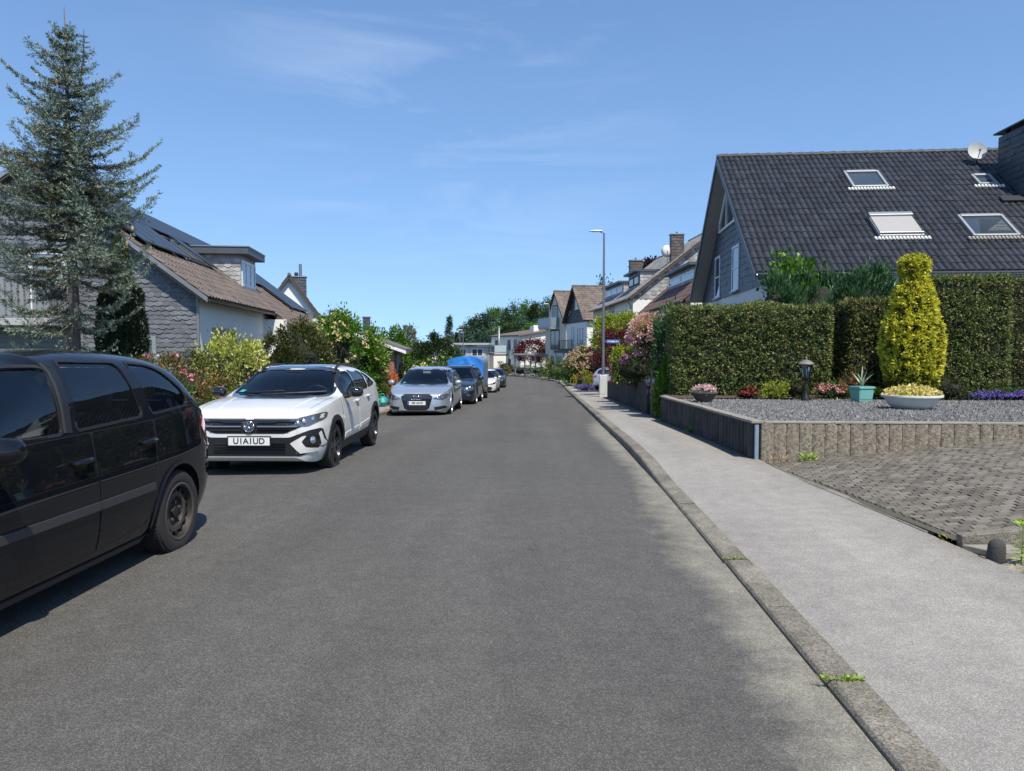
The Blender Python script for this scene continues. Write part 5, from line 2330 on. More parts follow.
            db.lathe([(0, f * .18), (rr * .72, f * .18), (rr * .72, f * .05), (0, f * .05)], 28, axis='y')
            db.build('brake_disc', 'rim_steel', w, scale=S, sharp=40)
        return w

    def wheels4(s, xa, xb, y, r, wd, rim, style, rr=None):
        for x in (xa, xb):
            for sg in (1, -1):
                s.wheel(x, (y - wd / 2) * sg, r, wd, rim, style, rr, sg)

    def mirror(s, x, z, m, sg=1, w=.20, h=.135, d=.12, y=None, case=None):
        hp, n = s.hit('side', x, z - .02, sg)
        y0 = abs(hp.y)
        mb = MB()
        vs, fs = [], []
        pr = [(-.5, .62, .72), (-.45, .9, .94), (-.15, 1, 1), (.25, .86, .92), (.45, .5, .55), (.5, .2, .25)]
        nseg = 16
        cy = y0 + .055 + w / 2
        for (t, a, b) in pr:
            for j in range(nseg):
                th = 2 * PI * j / nseg
                c_, s_ = math.cos(th), math.sin(th)
                e = 2 / 2.8
                yy = math.copysign(abs(c_) ** e, c_) * a * w / 2
                zz = math.copysign(abs(s_) ** e, s_) * b * h / 2
                vs.append((x + t * d - (yy * .18), sg * (cy + yy), z + .05 + zz))
        for i in range(len(pr) - 1):
            for j in range(nseg):
                fs.append((i * nseg + j, i * nseg + (j + 1) % nseg, (i + 1) * nseg + (j + 1) % nseg, (i + 1) * nseg + j))
        fs += [tuple(range(nseg))[::-1], tuple((len(pr) - 1) * nseg + j for j in range(nseg))]
        if sg < 0:
            fs = [tuple(reversed(f)) for f in fs]
        mb.add(vs, fs)
        o = s.part(mb, 'wing_mirror', m, sharp=50)
        mb = MB()
        mb.tube([(x, sg * (y0 - .03), z - .02), (x + .0, sg * (y0 + .09), z + .0)], [.035, .028], 8)
        s.part(mb, 'mirror_arm', 'trim', o)
        mb = MB()
        mb.box((x - d * .5 - .002, sg * cy, z + .05), (.004, w * .72, h * .72))
        s.part(mb, 'mirror_glass', 'chrome', o)
        return o

    def seats(s, xf, xr, z0, light=False):
        for sg in (1, -1):
            mb = MB()
            mb.prism([(xf + .22, sg * .14, z0 - .1), (xf + .22, sg * .60, z0 - .1), (xf - .22, sg * .60, z0 - .12), (xf - .22, sg * .14, z0 - .12)], (0, 0, .14))
            mb.box((xf - .30, sg * .37, z0 + .28), (.13, .46, .62), mtx=Matrix.Rotation(-.22, 3, 'Y'), taper=.82)
            o = s.part(mb, 'seat', 'seat_cloth', bevel=.03)
            mb = MB()
            mb.box((xf - .40, sg * .37, z0 + .69), (.10, .27, .19), mtx=Matrix.Rotation(-.15, 3, 'Y'), taper=.85)
            s.part(mb, 'headrest', 'seat_cloth', o, bevel=.03)
        mb = MB()
        mb.box((xr - .22, 0, z0 + .26), (.14, 1.24, .60), mtx=Matrix.Rotation(-.25, 3, 'Y'), taper=.96)
        o = s.part(mb, 'rear_bench', 'seat_cloth', bevel=.03)
        for y in (-.4, .4):
            mb = MB()
            mb.box((xr - .31, y, z0 + .63), (.09, .25, .15), mtx=Matrix.Rotation(-.15, 3, 'Y'))
            s.part(mb, 'headrest', 'seat_cloth', o, bevel=.025)

    def dash(s, x, z, steer=True, side_=1):
        mb = MB()
        W = float(s.W(x)) * .84
        mb.prism([(x + .42, -W, z - .35), (x + .42, -W, z - .03), (x + .1, -W, z + .0), (x - .1, -W, z - .05), (x - .14, -W, z - .35)], (0, 2 * W, 0))
        o = s.part(mb, 'dashboard', 'interior', bevel=.02)
        if steer:
            mb = MB()
            c = Vector((x - .28, side_ * .37, z - .02))
            mt = Matrix.Rotation(R(-62), 3, 'Y')
            pts = [c + mt @ Vector((.185 * math.cos(a), .185 * math.sin(a), 0)) for a in np.linspace(0, 2 * PI, 33)]
            mb.tube(pts, .016, 8, caps=False)
            mb.tube([c + mt @ Vector((-.18, 0, 0)), c + mt @ Vector((.0, 0, 0))], .02, 6)
            mb.tube([c + mt @ Vector((0, -.18, 0)), c + mt @ Vector((0, .18, 0))], .022, 6)
            s.part(mb, 'steering_wheel', 'trim_grey', o, smooth=True)
        return o

    def plate(s, y, z, w, h, txt, tsz, m='plate_white', blue=True, axis='front', tilt=0.0):
        hp, n = s.hit(axis, y, z)
        d = 1 if axis == 'front' else -1
        x = hp.x + d * .018
        for dy in (-w * .45, w * .45):
            h2, _ = s.hit(axis, y + dy, z)
            if h2 is not None and d * h2.x > d * x:
                x = h2.x
        x += d * .004
        mb = MB()
        mb.box((x - d * .004, y, z), (.012, w + .03, h + .03))
        mb.box((x + d * .004, y, z), (.006, w, h), mi=1)
        p = mb.build('number_plate', ['trim', m], s.root, scale=s.S)
        mt = Matrix(((0, 0, d, (x + d * .0085) * s.S), (d, 0, 0, (y + (.02 if blue else 0) * d) * s.S), (0, 1, 0, z * s.S), (0, 0, 0, 1)))
        if txt:
            text_mesh(txt, tsz * s.S, 'lettering', 'ink', p, mt, .0006, 1.0, True)
        if blue:
            mb = MB()
            mb.box((x + d * .0045, y - d * (w / 2 - .022), z), (.0068, .042, h - .004))
            s.part(mb, 'country_strip', 'plate_blue', p)
        return p

    def underside(s):
        mb = MB()
        zb = float(s.zb(0))
        mb.box(((s.xf + s.xr) / 2, 0, zb - .01), ((s.xf - s.xr) * .8, float(s.W(0)) * 1.3, .05))
        mb.box((-.9, .35, zb - .04), (.6, .3, .09))
        mb.tube([(.8, -.2, zb - .03), (-1.2, -.25, zb - .03), (s.xr + .15, -.45, zb)], .03, 6)
        return s.part(mb, 'underbody', 'trim')


def emblem_ring(car, y, z, r, kind):
    hp, n = car.hit('front', y, z)
    x = hp.x + .022
    mb = MB()

    def ring(cy, cz, rad, t):
        pts = [(x, cy + rad * math.cos(a), cz + rad * math.sin(a)) for a in np.linspace(0, 2 * PI, 29)]
        mb.tube(pts, t, 6, caps=False)

    def bar(a, b, t):
        mb.tube([(x, y + a[0] * r, z + a[1] * r), (x, y + b[0] * r, z + b[1] * r)], t, 5)
    if kind == 'rings':
        for k in range(4):
            ring(y + (k - 1.5) * r * 1.35, z, r, r * .13)
    else:
        bs = MB()
        bs.lathe([(0, x - .012), (r * 1.03, x - .012), (r * 1.03, x - .004), (0, x - .002)], 28, (0, y, z), axis='x')
        # ring and two stacked chevrons
        ring(y, z, r * .97, r * .09)
        for sg in (-1, 1):
            bar((sg * .36, .86), (0, .14), r * .085)
            bar((sg * .86, .36), (sg * .40, -.80), r * .085)
            bar((sg * .40, -.80), (0, -.02), r * .085)
        e = car.part(bs, 'emblem_base', 'lamp_lens')
        car.part(mb, 'emblem', 'chrome', e, smooth=True)
        return e
    return car.part(mb, 'emblem', 'chrome', smooth=True)


def headlamp(car, poly, sg, bulbs, lens='lamp_lens', off=.006):
    p = [(sg * a, b) for a, b in poly]
    o = car.panel('headlight', lens, 'front', rnd(p, .03), off, .03, .035)
    for (a, b, r) in bulbs:
        h, n = car.hit('front', sg * a, b)
        if h is None:
            continue
        mb = MB()
        q = n.to_track_quat('Z', 'Y').to_matrix()
        c = h + n * (off + .002)
        vs = [c + q @ Vector((r * math.cos(t), r * math.sin(t), 0)) for t in np.linspace(0, 2 * PI, 17)[:-1]]
        vs2 = [c + n * .006 + q @ Vector((r * .75 * math.cos(t), r * .75 * math.sin(t), 0)) for t in np.linspace(0, 2 * PI, 17)[:-1]]
        mb.add(vs + vs2, [(i, (i + 1) % 16, 16 + (i + 1) % 16, 16 + i) for i in range(16)] + [tuple(range(16, 32))])
        car.part(mb, 'reflector', 'lamp_refl', o, smooth=True)
    return o


def bar_on(car, name, m, axis, p0, p1, wid, off, thick=.012, sg=1, parent=None):
    """straight strip on the body between two points of the projection plane"""
    a, b = Vector(p0), Vector(p1)
    d = (b - a).normalized()
    q = Vector((-d.y, d.x)) * wid / 2
    return car.panel(name, m, axis, [tuple(a + q), tuple(a - q), tuple(b - q), tuple(b + q)], off, thick, .06, sg, parent)


def arc_ring(cx, cz, r0, r1, a0, a1, n=20):
    out = [(cx + r1 * math.cos(t), cz + r1 * math.sin(t)) for t in np.linspace(a0, a1, n)]
    inn = [(cx + r0 * math.cos(t), cz + r0 * math.sin(t)) for t in np.linspace(a1, a0, n)]
    return out + inn


# ---- black compact people carrier, close on the left ---------------------------------
spec_mpv = dict(
    W=[(2.20, .56), (2.15, .68), (2.0, .80), (1.7, .885), (1.3, .905), (0, .915), (-1.3, .905), (-1.75, .875), (-2.0, .81), (-2.10, .74), (-2.15, .66)],
    zb=[(2.20, .30), (2.1, .22), (1.8, .19), (0, .20), (-1.8, .22), (-2.05, .28), (-2.15, .36)],
    zs=[(2.20, .56), (2.15, .66), (2.0, .76), (1.6, .89), (1.1, 1.0), (.4, 1.055), (-.5, 1.075), (-1.3, 1.10), (-1.75, 1.11), (-1.98, 1.06), (-2.08, .92), (-2.15, .60)],
    zt=[(2.20, .60), (2.1, .76), (1.9, .88), (1.5, 1.01), (1.22, 1.08), (1.0, 1.20), (.6, 1.40), (.25, 1.53), (-.1, 1.595), (-.6, 1.615), (-1.2, 1.585), (-1.55, 1.535), (-1.72, 1.47), (-1.86, 1.32), (-1.97, 1.16), (-2.08, .95), (-2.15, .64)],
    tum=.36, curve=.22, crease=.006, xmid=0)
bc = Car('parked_car', 'black compact people carrier parked nearest the camera with worn steel wheels', 'car', spec_mpv, (-3.97, 4.56, 0), R(-90), 1.045, True, 'paint_black', 'cars parked along the left kerb')
Wf = rnd([(.92, 1.10), (.02, 1.105), (-.06, 1.50), (.18, 1.50), (.55, 1.37)], [.04, .03, .05, .08, .25])
Wr = rnd([(-.14, 1.11), (-.90, 1.13), (-.80, 1.515), (-.12, 1.525), (-.19, 1.42)], [.02, .03, .06, .03, .1])
Wr = rnd([(-.13, 1.11), (-.88, 1.13), (-.83, 1.51), (-.22, 1.53)], [.02, .03, .06, .04])
Wq = rnd([(-1.02, 1.135), (-1.60, 1.16), (-1.56, 1.27), (-1.30, 1.475), (-.96, 1.505)], [.03, .07, .12, .12, .03])
Ws = rnd([(-.66, 1.09), (.66, 1.09), (.54, 1.50), (-.54, 1.50)], .06)
Wh = rnd([(-.56, 1.17), (.56, 1.17), (.50, 1.46), (-.50, 1.46)], .06)
bc.body([('side', Wf), ('side', Wr), ('side', Wq), ('front', Ws), ('rear', Wh)], [(1.32, .33), (-1.32, .33)], .375, (-1.75, 1.0))
for w_ in (Wf, Wr, Wq):
    bc.both('window', 'car_glass', 'side', w_, off=-.008, thick=.004, sp=.08)
bc.panel('windscreen', 'screen_glass', 'front', Ws, -.008, .004, .08)
bc.panel('rear_window', 'screen_glass', 'rear', Wh, -.008, .004, .08)


def frame_of(poly, w):
    """outline grown outwards by w (about its centre of mass)"""
    n = len(poly)
    out = []
    for i in range(n):
        a, b, c = Vector(poly[i - 1]), Vector(poly[i]), Vector(poly[(i + 1) % n])
        t = (c - a)
        if t.length < 1e-9:
            t = Vector((1, 0))
        t.normalize()
        out.append(tuple(b + Vector((t.y, -t.x)) * w))
    return out


def ring_panel(car, name, m, axis, poly, w, off, thick, sg=1, parent=None, inner=0.0):
    """narrow seal that follows an outline"""
    area = sum(poly[i][0] * poly[(i + 1) % len(poly)][1] - poly[(i + 1) % len(poly)][0] * poly[i][1] for i in range(len(poly)))
    s_ = 1 if area > 0 else -1
    outp = frame_of(poly, w * s_)
    mb = MB()
    n = len(poly)
    vs, ok = [], True
    for p, q in zip(poly, outp):
        for a in (p, q):
            h, nn = car.hit(axis, a[0], a[1], sg)
            if h is None:
                return None
            vs.append(h + nn * off)
            vs.append(h + nn * (off - thick))
    fs = []
    for i in range(n):
        j = (i + 1) % n
        fs.append((4 * i, 4 * j, 4 * j + 2, 4 * i + 2))
        fs.append((4 * i + 2, 4 * j + 2, 4 * j + 3, 4 * i + 3))
        fs.append((4 * i + 1, 4 * j + 1, 4 * j, 4 * i))
    mb.add(vs, fs)
    return car.part(mb, name, m, parent, sharp=40)


for sg in (1, -1):
    for w_ in (Wf, Wr, Wq):
        ring_panel(bc, 'window_seal', 'trim', 'side', w_, .018, .004, .012, sg)
    # doors: skins slightly proud with open seams, black gap strip below them
    gap = [(1.02, .30), (-.30, .30), (-.84, .34), (-.96, .52), (-.99, .80), (-1.02, 1.07), (-1.0, 1.085), (1.02, 1.07)]
    bc.panel('door_gap', 'trim', 'side', gap, .0015, .01, .08, sg)
    fd = rnd([(1.0, .31), (-.225, .31), (-.235, 1.075), (.98, 1.06)], .03)
    rd = rnd([(-.245, .31), (-.82, .35), (-.935, .54), (-.97, .82), (-.995, 1.08), (-.255, 1.075)], [.02, .08, .08, .08, .02, .02])
    d1 = bc.panel('door', 'paint_black', 'side', fd, .0065, .012, .05, sg)
    d2 = bc.panel('door', 'paint_black', 'side', rd, .0065, .012, .05, sg)
    # pillar seam between the door frames and paler trim on the B pillar
    bar_on(bc, 'pillar_trim', 'trim', 'side', (-.03, 1.10), (-.115, 1.53), .085, .003, .01, sg)
    bar_on(bc, 'pillar_seal', 'trim_grey', 'side', (.0, 1.10), (-.075, 1.52), .018, .009, .012, sg)
    bar_on(bc, 'side_moulding', 'trim_grey', 'side', (.98, .605), (-.222, .605), .052, .024, .03, sg, d1)
    bar_on(bc, 'side_moulding', 'trim_grey', 'side', (-.248, .605), (-.90, .608), .052, .024, .03, sg, d2)
    for dd, hx, hz in ((d1, -.06, .905), (d2, -.84, .935)):
        bc.panel('handle_recess', 'gloss_black', 'side', rnd([(hx + .10, hz - .05), (hx - .09, hz - .05), (hx - .09, hz + .04), (hx + .10, hz + .04)], .04), .0075, .008, .04, sg, dd)
        h0, n0 = bc.hit('side', hx + .07, hz, sg)
        h1, n1 = bc.hit('side', hx - .11, hz + .008, sg)
        mb = MB()
        mid = (h0 + h1) / 2
        mb.tube([h0 + n0 * .012, h0 + n0 * .036 + (h1 - h0) * .12, mid + n0 * .042, h1 + n1 * .036 - (h1 - h0) * .12, h1 + n1 * .012], [.015, .019, .020, .019, .017], 10)
        bc.part(mb, 'handle', 'paint_black', dd, smooth=True)
    # arch lips
    for x in (1.32, -1.32):
        bc.panel('arch_lip', 'paint_black', 'side', arc_ring(x, .33, .375, .405, R(-12), R(192)), .010, .02, .05, sg)
    bc.panel('sill', 'trim', 'side', [(.95, .205), (-.95, .205), (-.95, .245), (.95, .245)], .012, .02, .06, sg)
    # roof rail groove
    bar_on(bc, 'tail_light', 'tail_red', 'side', (-1.86, 1.0), (-2.02, .80), .14, .006, .02, sg)
bc.both('bumper_seam', 'trim', 'side', [(-1.70, .58), (-2.12, .60), (-2.12, .606), (-1.70, .586)], off=.002, thick=.008, sp=.06)
bc.both('fuel_flap', 'paint_black', 'side', rnd([(-1.34, .83), (-1.50, .83), (-1.50, .98), (-1.34, .98)], .03), off=.004, thick=.01, sp=.05)
bc.wheels4(1.32, -1.32, .898, .325, .205, 'rim_steel', 'steel', .215)
for sg in (1, -1):
    bc.mirror(.80, 1.045, 'paint_black', sg, .23, .15, .15)
bc.seats(.12, -.72, .62)
bc.dash(.75, 1.04)
mb = MB()
mb.tube([(-.25, -.62, 1.02), (-.30, -.60, 1.3), (-.32, -.58, 1.46)], [.035, .03, .02], 6)
bc.part(mb, 'seat_belt', 'seat_light')
mb = MB()
mb.tube([(-.25, .62, 1.02), (-.30, .60, 1.3), (-.32, .58, 1.46)], [.035, .03, .02], 6)
bc.part(mb, 'seat_belt', 'seat_light')
for sg in (1, -1):
    headlamp(bc, [(.42, .66), (.80, .68), (.84, .80), (.50, .80)], sg, [(.60, .73, .06)])
bc.panel('grille', 'trim', 'front', rnd([(-.36, .62), (.36, .62), (.40, .74), (-.40, .74)], .03), .004, .02, .06)
bc.underside()
mb = MB()
mb.tube([(-1.2, 0, 1.60), (-1.42, 0, 1.78)], [.008, .004], 6)
bc.part(mb, 'antenna', 'trim')

# ---- white crossover -----------------------------------------------------------------
spec_cross = dict(
    W=[(2.13, .62), (2.10, .70), (2.02, .78), (1.86, .845), (1.6, .875), (1.27, .885), (0, .875), (-1.28, .885), (-1.7, .865), (-1.95, .80), (-2.08, .72), (-2.14, .64)],
    zb=[(2.13, .30), (2.05, .24), (1.8, .21), (0, .22), (-1.8, .25), (-2.05, .32), (-2.14, .40)],
    zs=[(2.13, .70), (2.10, .78), (2.02, .845), (1.85, .89), (1.4, .935), (1.0, .96), (0, .975), (-1.0, .99), (-1.6, 1.02), (-1.9, 1.01), (-2.06, .93), (-2.14, .62)],
    zt=[(2.13, .74), (2.09, .83), (2.0, .885), (1.8, .93), (1.4, .98), (1.08, 1.005), (.92, 1.06), (.6, 1.205), (.25, 1.335), (-.05, 1.39), (-.45, 1.41), (-.95, 1.385), (-1.35, 1.315), (-1.7, 1.20), (-1.92, 1.09), (-2.06, .99), (-2.14, .66)],
    tum=.40, curve=.20, crease=.010)
wc = Car('parked_car', 'white crossover with black roof, black wheels and white number plate behind the black car', 'car', spec_cross, (-3.96, 11.72, zr(11.7)), R(-90) + .028, 1.045, True, 'paint_white', 'cars parked along the left kerb')
Wf = rnd([(.72, .99), (-.10, 1.005), (-.07, 1.30), (.10, 1.29), (.42, 1.185)], [.05, .02, .04, .06, .2])
Wr = rnd([(-.17, 1.01), (-.95, 1.03), (-.82, 1.28), (-.14, 1.31)], [.02, .04, .1, .03])
Wq = rnd([(-1.02, 1.035), (-1.40, 1.07), (-1.18, 1.19), (-.90, 1.27)], [.02, .03, .08, .03])
Ws = rnd([(-.71, 1.022), (-.35, 1.012), (.35, 1.012), (.71, 1.022), (.585, 1.325), (.3, 1.345), (-.3, 1.345), (-.585, 1.325)], [.05, .1, .1, .05, .05, .1, .1, .05])
Wh = rnd([(-.55, 1.07), (.55, 1.07), (.46, 1.27), (-.46, 1.27)], .06)
wc.body([('side', Wf), ('side', Wr), ('side', Wq), ('front', Ws), ('rear', Wh)], [(1.275, .33), (-1.275, .33)], .365, (-1.6, .82))
for w_ in (Wf, Wr, Wq):
    wc.both('window', 'car_glass', 'side', w_, off=-.006, thick=.004, sp=.08)
wc.panel('windscreen', 'screen_glass', 'front', Ws, -.006, .004, .08)
wc.panel('rear_window', 'dark_glass', 'rear', Wh, -.006, .004, .08)
ring_panel(wc, 'windscreen_seal', 'gloss_black', 'front', Ws, .03, .003, .012)
roofp = rnd([(.12, -.48), (.12, .48), (-.9, .54), (-1.3, .50), (-1.5, .46), (-1.5, -.46), (-1.3, -.50), (-.9, -.54)], .06)
wc.panel('roof', 'gloss_black', 'top', roofp, .004, .012, .07)
for sg in (1, -1):
    for w_ in (Wf, Wr, Wq):
        ring_panel(wc, 'window_seal', 'trim', 'side', w_, .020, .003, .012, sg)
    gap = [(.86, .36), (-.78, .36), (-.93, .55), (-.97, .80), (-1.0, .985), (.86, .955)]
    wc.panel('door_gap', 'trim', 'side', gap, .0015, .01, .08, sg)
    fd = rnd([(.84, .37), (-.135, .37), (-.145, .98), (.84, .955)], .03)
    rd = rnd([(-.155, .37), (-.76, .37), (-.90, .56), (-.95, .80), (-.985, .98), (-.165, .98)], [.02, .06, .06, .06, .02, .02])
    d1 = wc.panel('door', 'paint_white', 'side', fd, .0065, .012, .05, sg)
    d2 = wc.panel('door', 'paint_white', 'side', rd, .0065, .012, .05, sg)
    wc.panel('pillar_trim', 'gloss_black', 'side', [(-.10, .99), (-.17, 1.0), (-.14, 1.31), (-.07, 1.30)], .004, .01, .08, sg)
    # lower door cladding and sill
    wc.panel('sill_cladding', 'trim', 'side', [(.92, .235), (-.92, .235), (-.90, .37), (-.78, .385), (.80, .345), (.90, .36)], .014, .03, .06, sg)
    for (pa, pb) in (((.80, .43), (-.10, .46)), ((-.20, .465), (-.80, .50))):
        bar_on(wc, 'door_crease', 'paint_white', 'side', pa, pb, .05, .016, .02, sg, d1 if pa[0] > 0 else d2)
    for x in (1.275, -1.275):
        wc.panel('arch_cladding', 'trim', 'side', arc_ring(x, .33, .365, .435, R(-14), R(194)), .014, .03, .05, sg)
    for dd, hx, hz in ((d1, -.03, .865), (d2, -.80, .89)):
        h0, n0 = wc.hit('side', hx + .07, hz, sg)
        h1, n1 = wc.hit('side', hx - .10, hz + .005, sg)
        mb = MB()
        mb.tube([h0 + n0 * .01, h0 + n0 * .034 + (h1 - h0) * .1, h1 + n1 * .034 - (h1 - h0) * .1, h1 + n1 * .01], [.014, .017, .017, .014], 8)
        wc.part(mb, 'handle', 'paint_white', dd, smooth=True)
    wc.mirror(.66, .985, 'gloss_black', sg, .22, .15, .14)
    # roof rails
    pts = []
    for x in np.linspace(.18, -1.25, 12):
        h, n = wc.hit('top', x, sg * .555)
        e = 0 if x in (.18, -1.25) else .035
        pts.append(h + Vector((0, 0, .03 if 0 < (x + 1.25) < 1.42 else -.005)))
    mb = MB()
    mb.tube(pts, [.014] + [.018] * 10 + [.012], 8)
    wc.part(mb, 'roof_rail', 'trim', smooth=True)
# front face
gr = rnd([(-.70, .705), (-.44, .60), (.44, .60), (.70, .705), (.66, .775), (-.66, .775)], .03)
g_ = wc.panel('grille', 'trim', 'front', gr, .005, .02, .05)
for z, hw_ in ((.745, .60), (.69, .60), (.645, .50)):
    for k in ((-hw_, -.10), (.10, hw_)):
        bar_on(wc, 'grille_bar', 'gloss_black' if z != .69 else 'zinc', 'front', (k[0], z), (k[1], z), .018 if z != .69 else .014, .020, .02, 1, g_)
for k in ((-.62, -.05), (.05, .62)):
    bar_on(wc, 'chrome_strip', 'zinc', 'front', (k[0], .782), (k[1], .782), .010, .010, .01, 1, g_)
for sg in (1, -1):
    headlamp(wc, [(.46, .70), (.72, .685), (.852, .755), (.845, .845), (.74, .825), (.50, .765)], sg, [(.60, .735, .028), (.68, .748, .028), (.765, .775, .032)])
lo = rnd([(-.845, .655), (-.74, .64), (-.50, .55), (.50, .55), (.74, .64), (.845, .655), (.87, .42), (.64, .315), (-.64, .315), (-.87, .42)], .03)
lw = wc.panel('lower_grille', 'trim', 'front', lo, .005, .02, .05)
for z in (.47, .435, .40, .365):
    bar_on(wc, 'grille_bar', 'gloss_black', 'front', (-.45, z), (.45, z), .014, .016, .02, 1, lw)
for sg in (1, -1):
    wc.panel('bumper_corner', 'paint_white', 'front', rnd([(sg * .51, .475), (sg * .66, .565), (sg * .705, .57), (sg * .65, .495), (sg * .695, .425), (sg * .815, .40), (sg * .81, .365), (sg * .63, .35)], .012), .014, .03, .04, 1)
    fo = wc.panel('fog_light', 'gloss_black', 'front', rnd([(sg * .685, .50), (sg * .73, .585), (sg * .82, .575), (sg * .835, .44), (sg * .74, .425)], .02), .012, .02, .035, 1)
    h, n = wc.hit('front', sg * .765, .51)
    mb = MB()
    q = n.to_track_quat('Z', 'Y').to_matrix()
    for r0, z0 in ((.046, .016),):
        vs = [h + n * z0 + q @ Vector((r0 * math.cos(t), r0 * math.sin(t), 0)) for t in np.linspace(0, 2 * PI, 17)[:-1]]
        v2 = [h + n * (z0 + .012) + q @ Vector((r0 * .7 * math.cos(t), r0 * .7 * math.sin(t), 0)) for t in np.linspace(0, 2 * PI, 17)[:-1]]
        mb.add(vs + v2, [(i, (i + 1) % 16, 16 + (i + 1) % 16, 16 + i) for i in range(16)] + [tuple(range(16, 32))])
    wc.part(mb, 'reflector', 'lamp_refl', fo, smooth=True)
wc.plate(0, .505, .52, .10, 'U1A1UD', .105, blue=False)
emblem_ring(wc, 0, .69, .068, 'roundel')
# bonnet creases
for sg in (1, -1):
    pts = []
    for t in np.linspace(0, 1, 9):
        h, n = wc.hit('top', 2.0 - .95 * t, sg * (.46 + .10 * t))
        pts.append(h + Vector((0, 0, -.002)))
    mb = MB()
    mb.tube(pts, [.003] + [.012] * 7 + [.003], 8)
    wc.part(mb, 'bonnet_crease', 'paint_white', smooth=True)
    # bonnet shut line
    pts = []
    for t in np.linspace(0, 1, 9):
        h, n = wc.hit('top', 1.98 - 1.0 * t, sg * (.70 + .05 * t))
        pts.append(h - Vector((0, 0, .0015)))
    mb = MB()
    mb.tube(pts, .0035, 6)
    wc.part(mb, 'bonnet_gap', 'trim', smooth=True)
for (a, b) in (((-.25, 1.015), (.62, 1.045)), ((-.62, 1.03), (.05, 1.06))):
    pts = []
    for t in np.linspace(0, 1, 6):
        h, n = wc.hit('front', a[0] + (b[0] - a[0]) * t, a[1] + (b[1] - a[1]) * t)
        pts.append(h + n * .012)
    mb = MB()
    mb.tube(pts, .009, 5)
    wc.part(mb, 'wiper', 'trim')
wc.wheels4(1.275, -1.275, .872, .325, .21, 'rim_black', 'five', .235)
wc.seats(.0, -.80, .54)
wc.dash(.62, .97)
mb = MB()
h, n = wc.hit('front', 0, 1.29)
mb.box((h.x - .10, 0, 1.29), (.03, .22, .06))
wc.part(mb, 'rear_view_mirror', 'trim')
h, n = wc.hit('front', -.60, 1.06)
mb = MB()
qd = n.to_track_quat('Z', 'Y').to_matrix()
mb.box(h - n * .004, (.08, .08, .004), mtx=qd)
wc.part(mb, 'sticker', 'sticker')
wc.both('tail_light', 'tail_red', 'side', [(-1.75, .97), (-2.06, .97), (-2.09, .86), (-1.85, .86)], off=.006, thick=.02, sp=.06)
wc.underside()
# ---- the cars further back -----------------------------------------------------------
def car_body(c, Wf, Wr, Wq, Ws, Wh, ax, rad, ra, cab):
    sides = [('side', w_) for w_ in (Wf, Wr, Wq) if w_]
    c.body(sides + [('front', Ws), ('rear', Wh)], [(ax, rad), (-ax, rad)], ra, cab)
    for _, w_ in sides:
        c.both('window', 'car_glass', 'side', w_, off=-.006, thick=.004, sp=.12)
    c.panel('windscreen', 'screen_glass', 'front', Ws, -.006, .004, .10)
    c.panel('rear_window', 'dark_glass', 'rear', Wh, -.006, .004, .10)
    ring_panel(c, 'windscreen_seal', 'gloss_black', 'front', Ws, .025, .003, .012)
    for sg in (1, -1):
        for _, w_ in sides:
            ring_panel(c, 'window_seal', 'trim', 'side', w_, .02, .003, .012, sg)


def doors(c, fd, rd, gap, handles, pt):
    for sg in (1, -1):
        c.panel('door_gap', 'trim', 'side', gap, .0015, .01, .1, sg)
        for dd, (hx, hz) in zip((fd, rd), handles):
            d = c.panel('door', pt, 'side', rnd(dd, .03), .0065, .012, .08, sg)
            h0, n0 = c.hit('side', hx + .07, hz, sg)
            h1, n1 = c.hit('side', hx - .10, hz, sg)
            mb = MB()
            mb.tube([h0 + n0 * .01, h0 + n0 * .034 + (h1 - h0) * .1, h1 + n1 * .034 - (h1 - h0) * .1, h1 + n1 * .01], [.014, .017, .017, .014], 6)
            c.part(mb, 'handle', pt, d, smooth=True)


# silver estate
spec_est = dict(
    W=[(2.42, .58), (2.39, .68), (2.3, .77), (2.12, .85), (1.85, .91), (1.46, .935), (0, .935), (-1.46, .925), (-1.95, .89), (-2.3, .80), (-2.44, .70), (-2.49, .6)],
    zb=[(2.42, .26), (2.3, .20), (2.0, .17), (0, .18), (-2.0, .2), (-2.35, .28), (-2.49, .36)],
    zs=[(2.42, .60), (2.39, .68), (2.3, .745), (2.1, .80), (1.7, .86), (1.2, .915), (.4, .945), (-1.0, .96), (-1.9, .985), (-2.25, .96), (-2.42, .86), (-2.49, .60)],
    zt=[(2.42, .63), (2.38, .72), (2.28, .785), (2.1, .83), (1.7, .895), (1.28, .945), (1.1, .985), (.7, 1.17), (.25, 1.365), (-.1, 1.43), (-.6, 1.455), (-1.3, 1.42), (-1.75, 1.37), (-2.0, 1.26), (-2.3, 1.02), (-2.43, .88), (-2.49, .64)],
    tum=.44, curve=.22, crease=.012)
ac = Car('parked_car', 'silver blue estate car with big hexagonal black grille parked behind the white crossover', 'car', spec_est, (-3.93, 24.35, zr(24.3)), R(-90) + .02, 1.03, True, 'paint_silver', 'cars parked along the left kerb')
ac.root.rotation_euler = (0, 0, R(-90) + .02)
car_body(ac, rnd([(.82, .965), (-.05, .98), (-.08, 1.35), (.05, 1.34), (.35, 1.22)], [.05, .02, .03, .1, .2]), rnd([(-.12, .985), (-1.0, 1.0), (-.95, 1.36), (-.15, 1.375)], .03),
         rnd([(-1.06, 1.0), (-1.75, 1.03), (-1.6, 1.25), (-1.02, 1.34)], .04),
         rnd([(-.74, .965), (-.35, .955), (.35, .955), (.74, .965), (.60, 1.35), (.3, 1.375), (-.3, 1.375), (-.60, 1.35)], .05),
         rnd([(-.6, 1.05), (.6, 1.05), (.5, 1.3), (-.5, 1.3)], .06), 1.45, .33, .37, (-1.9, .92))
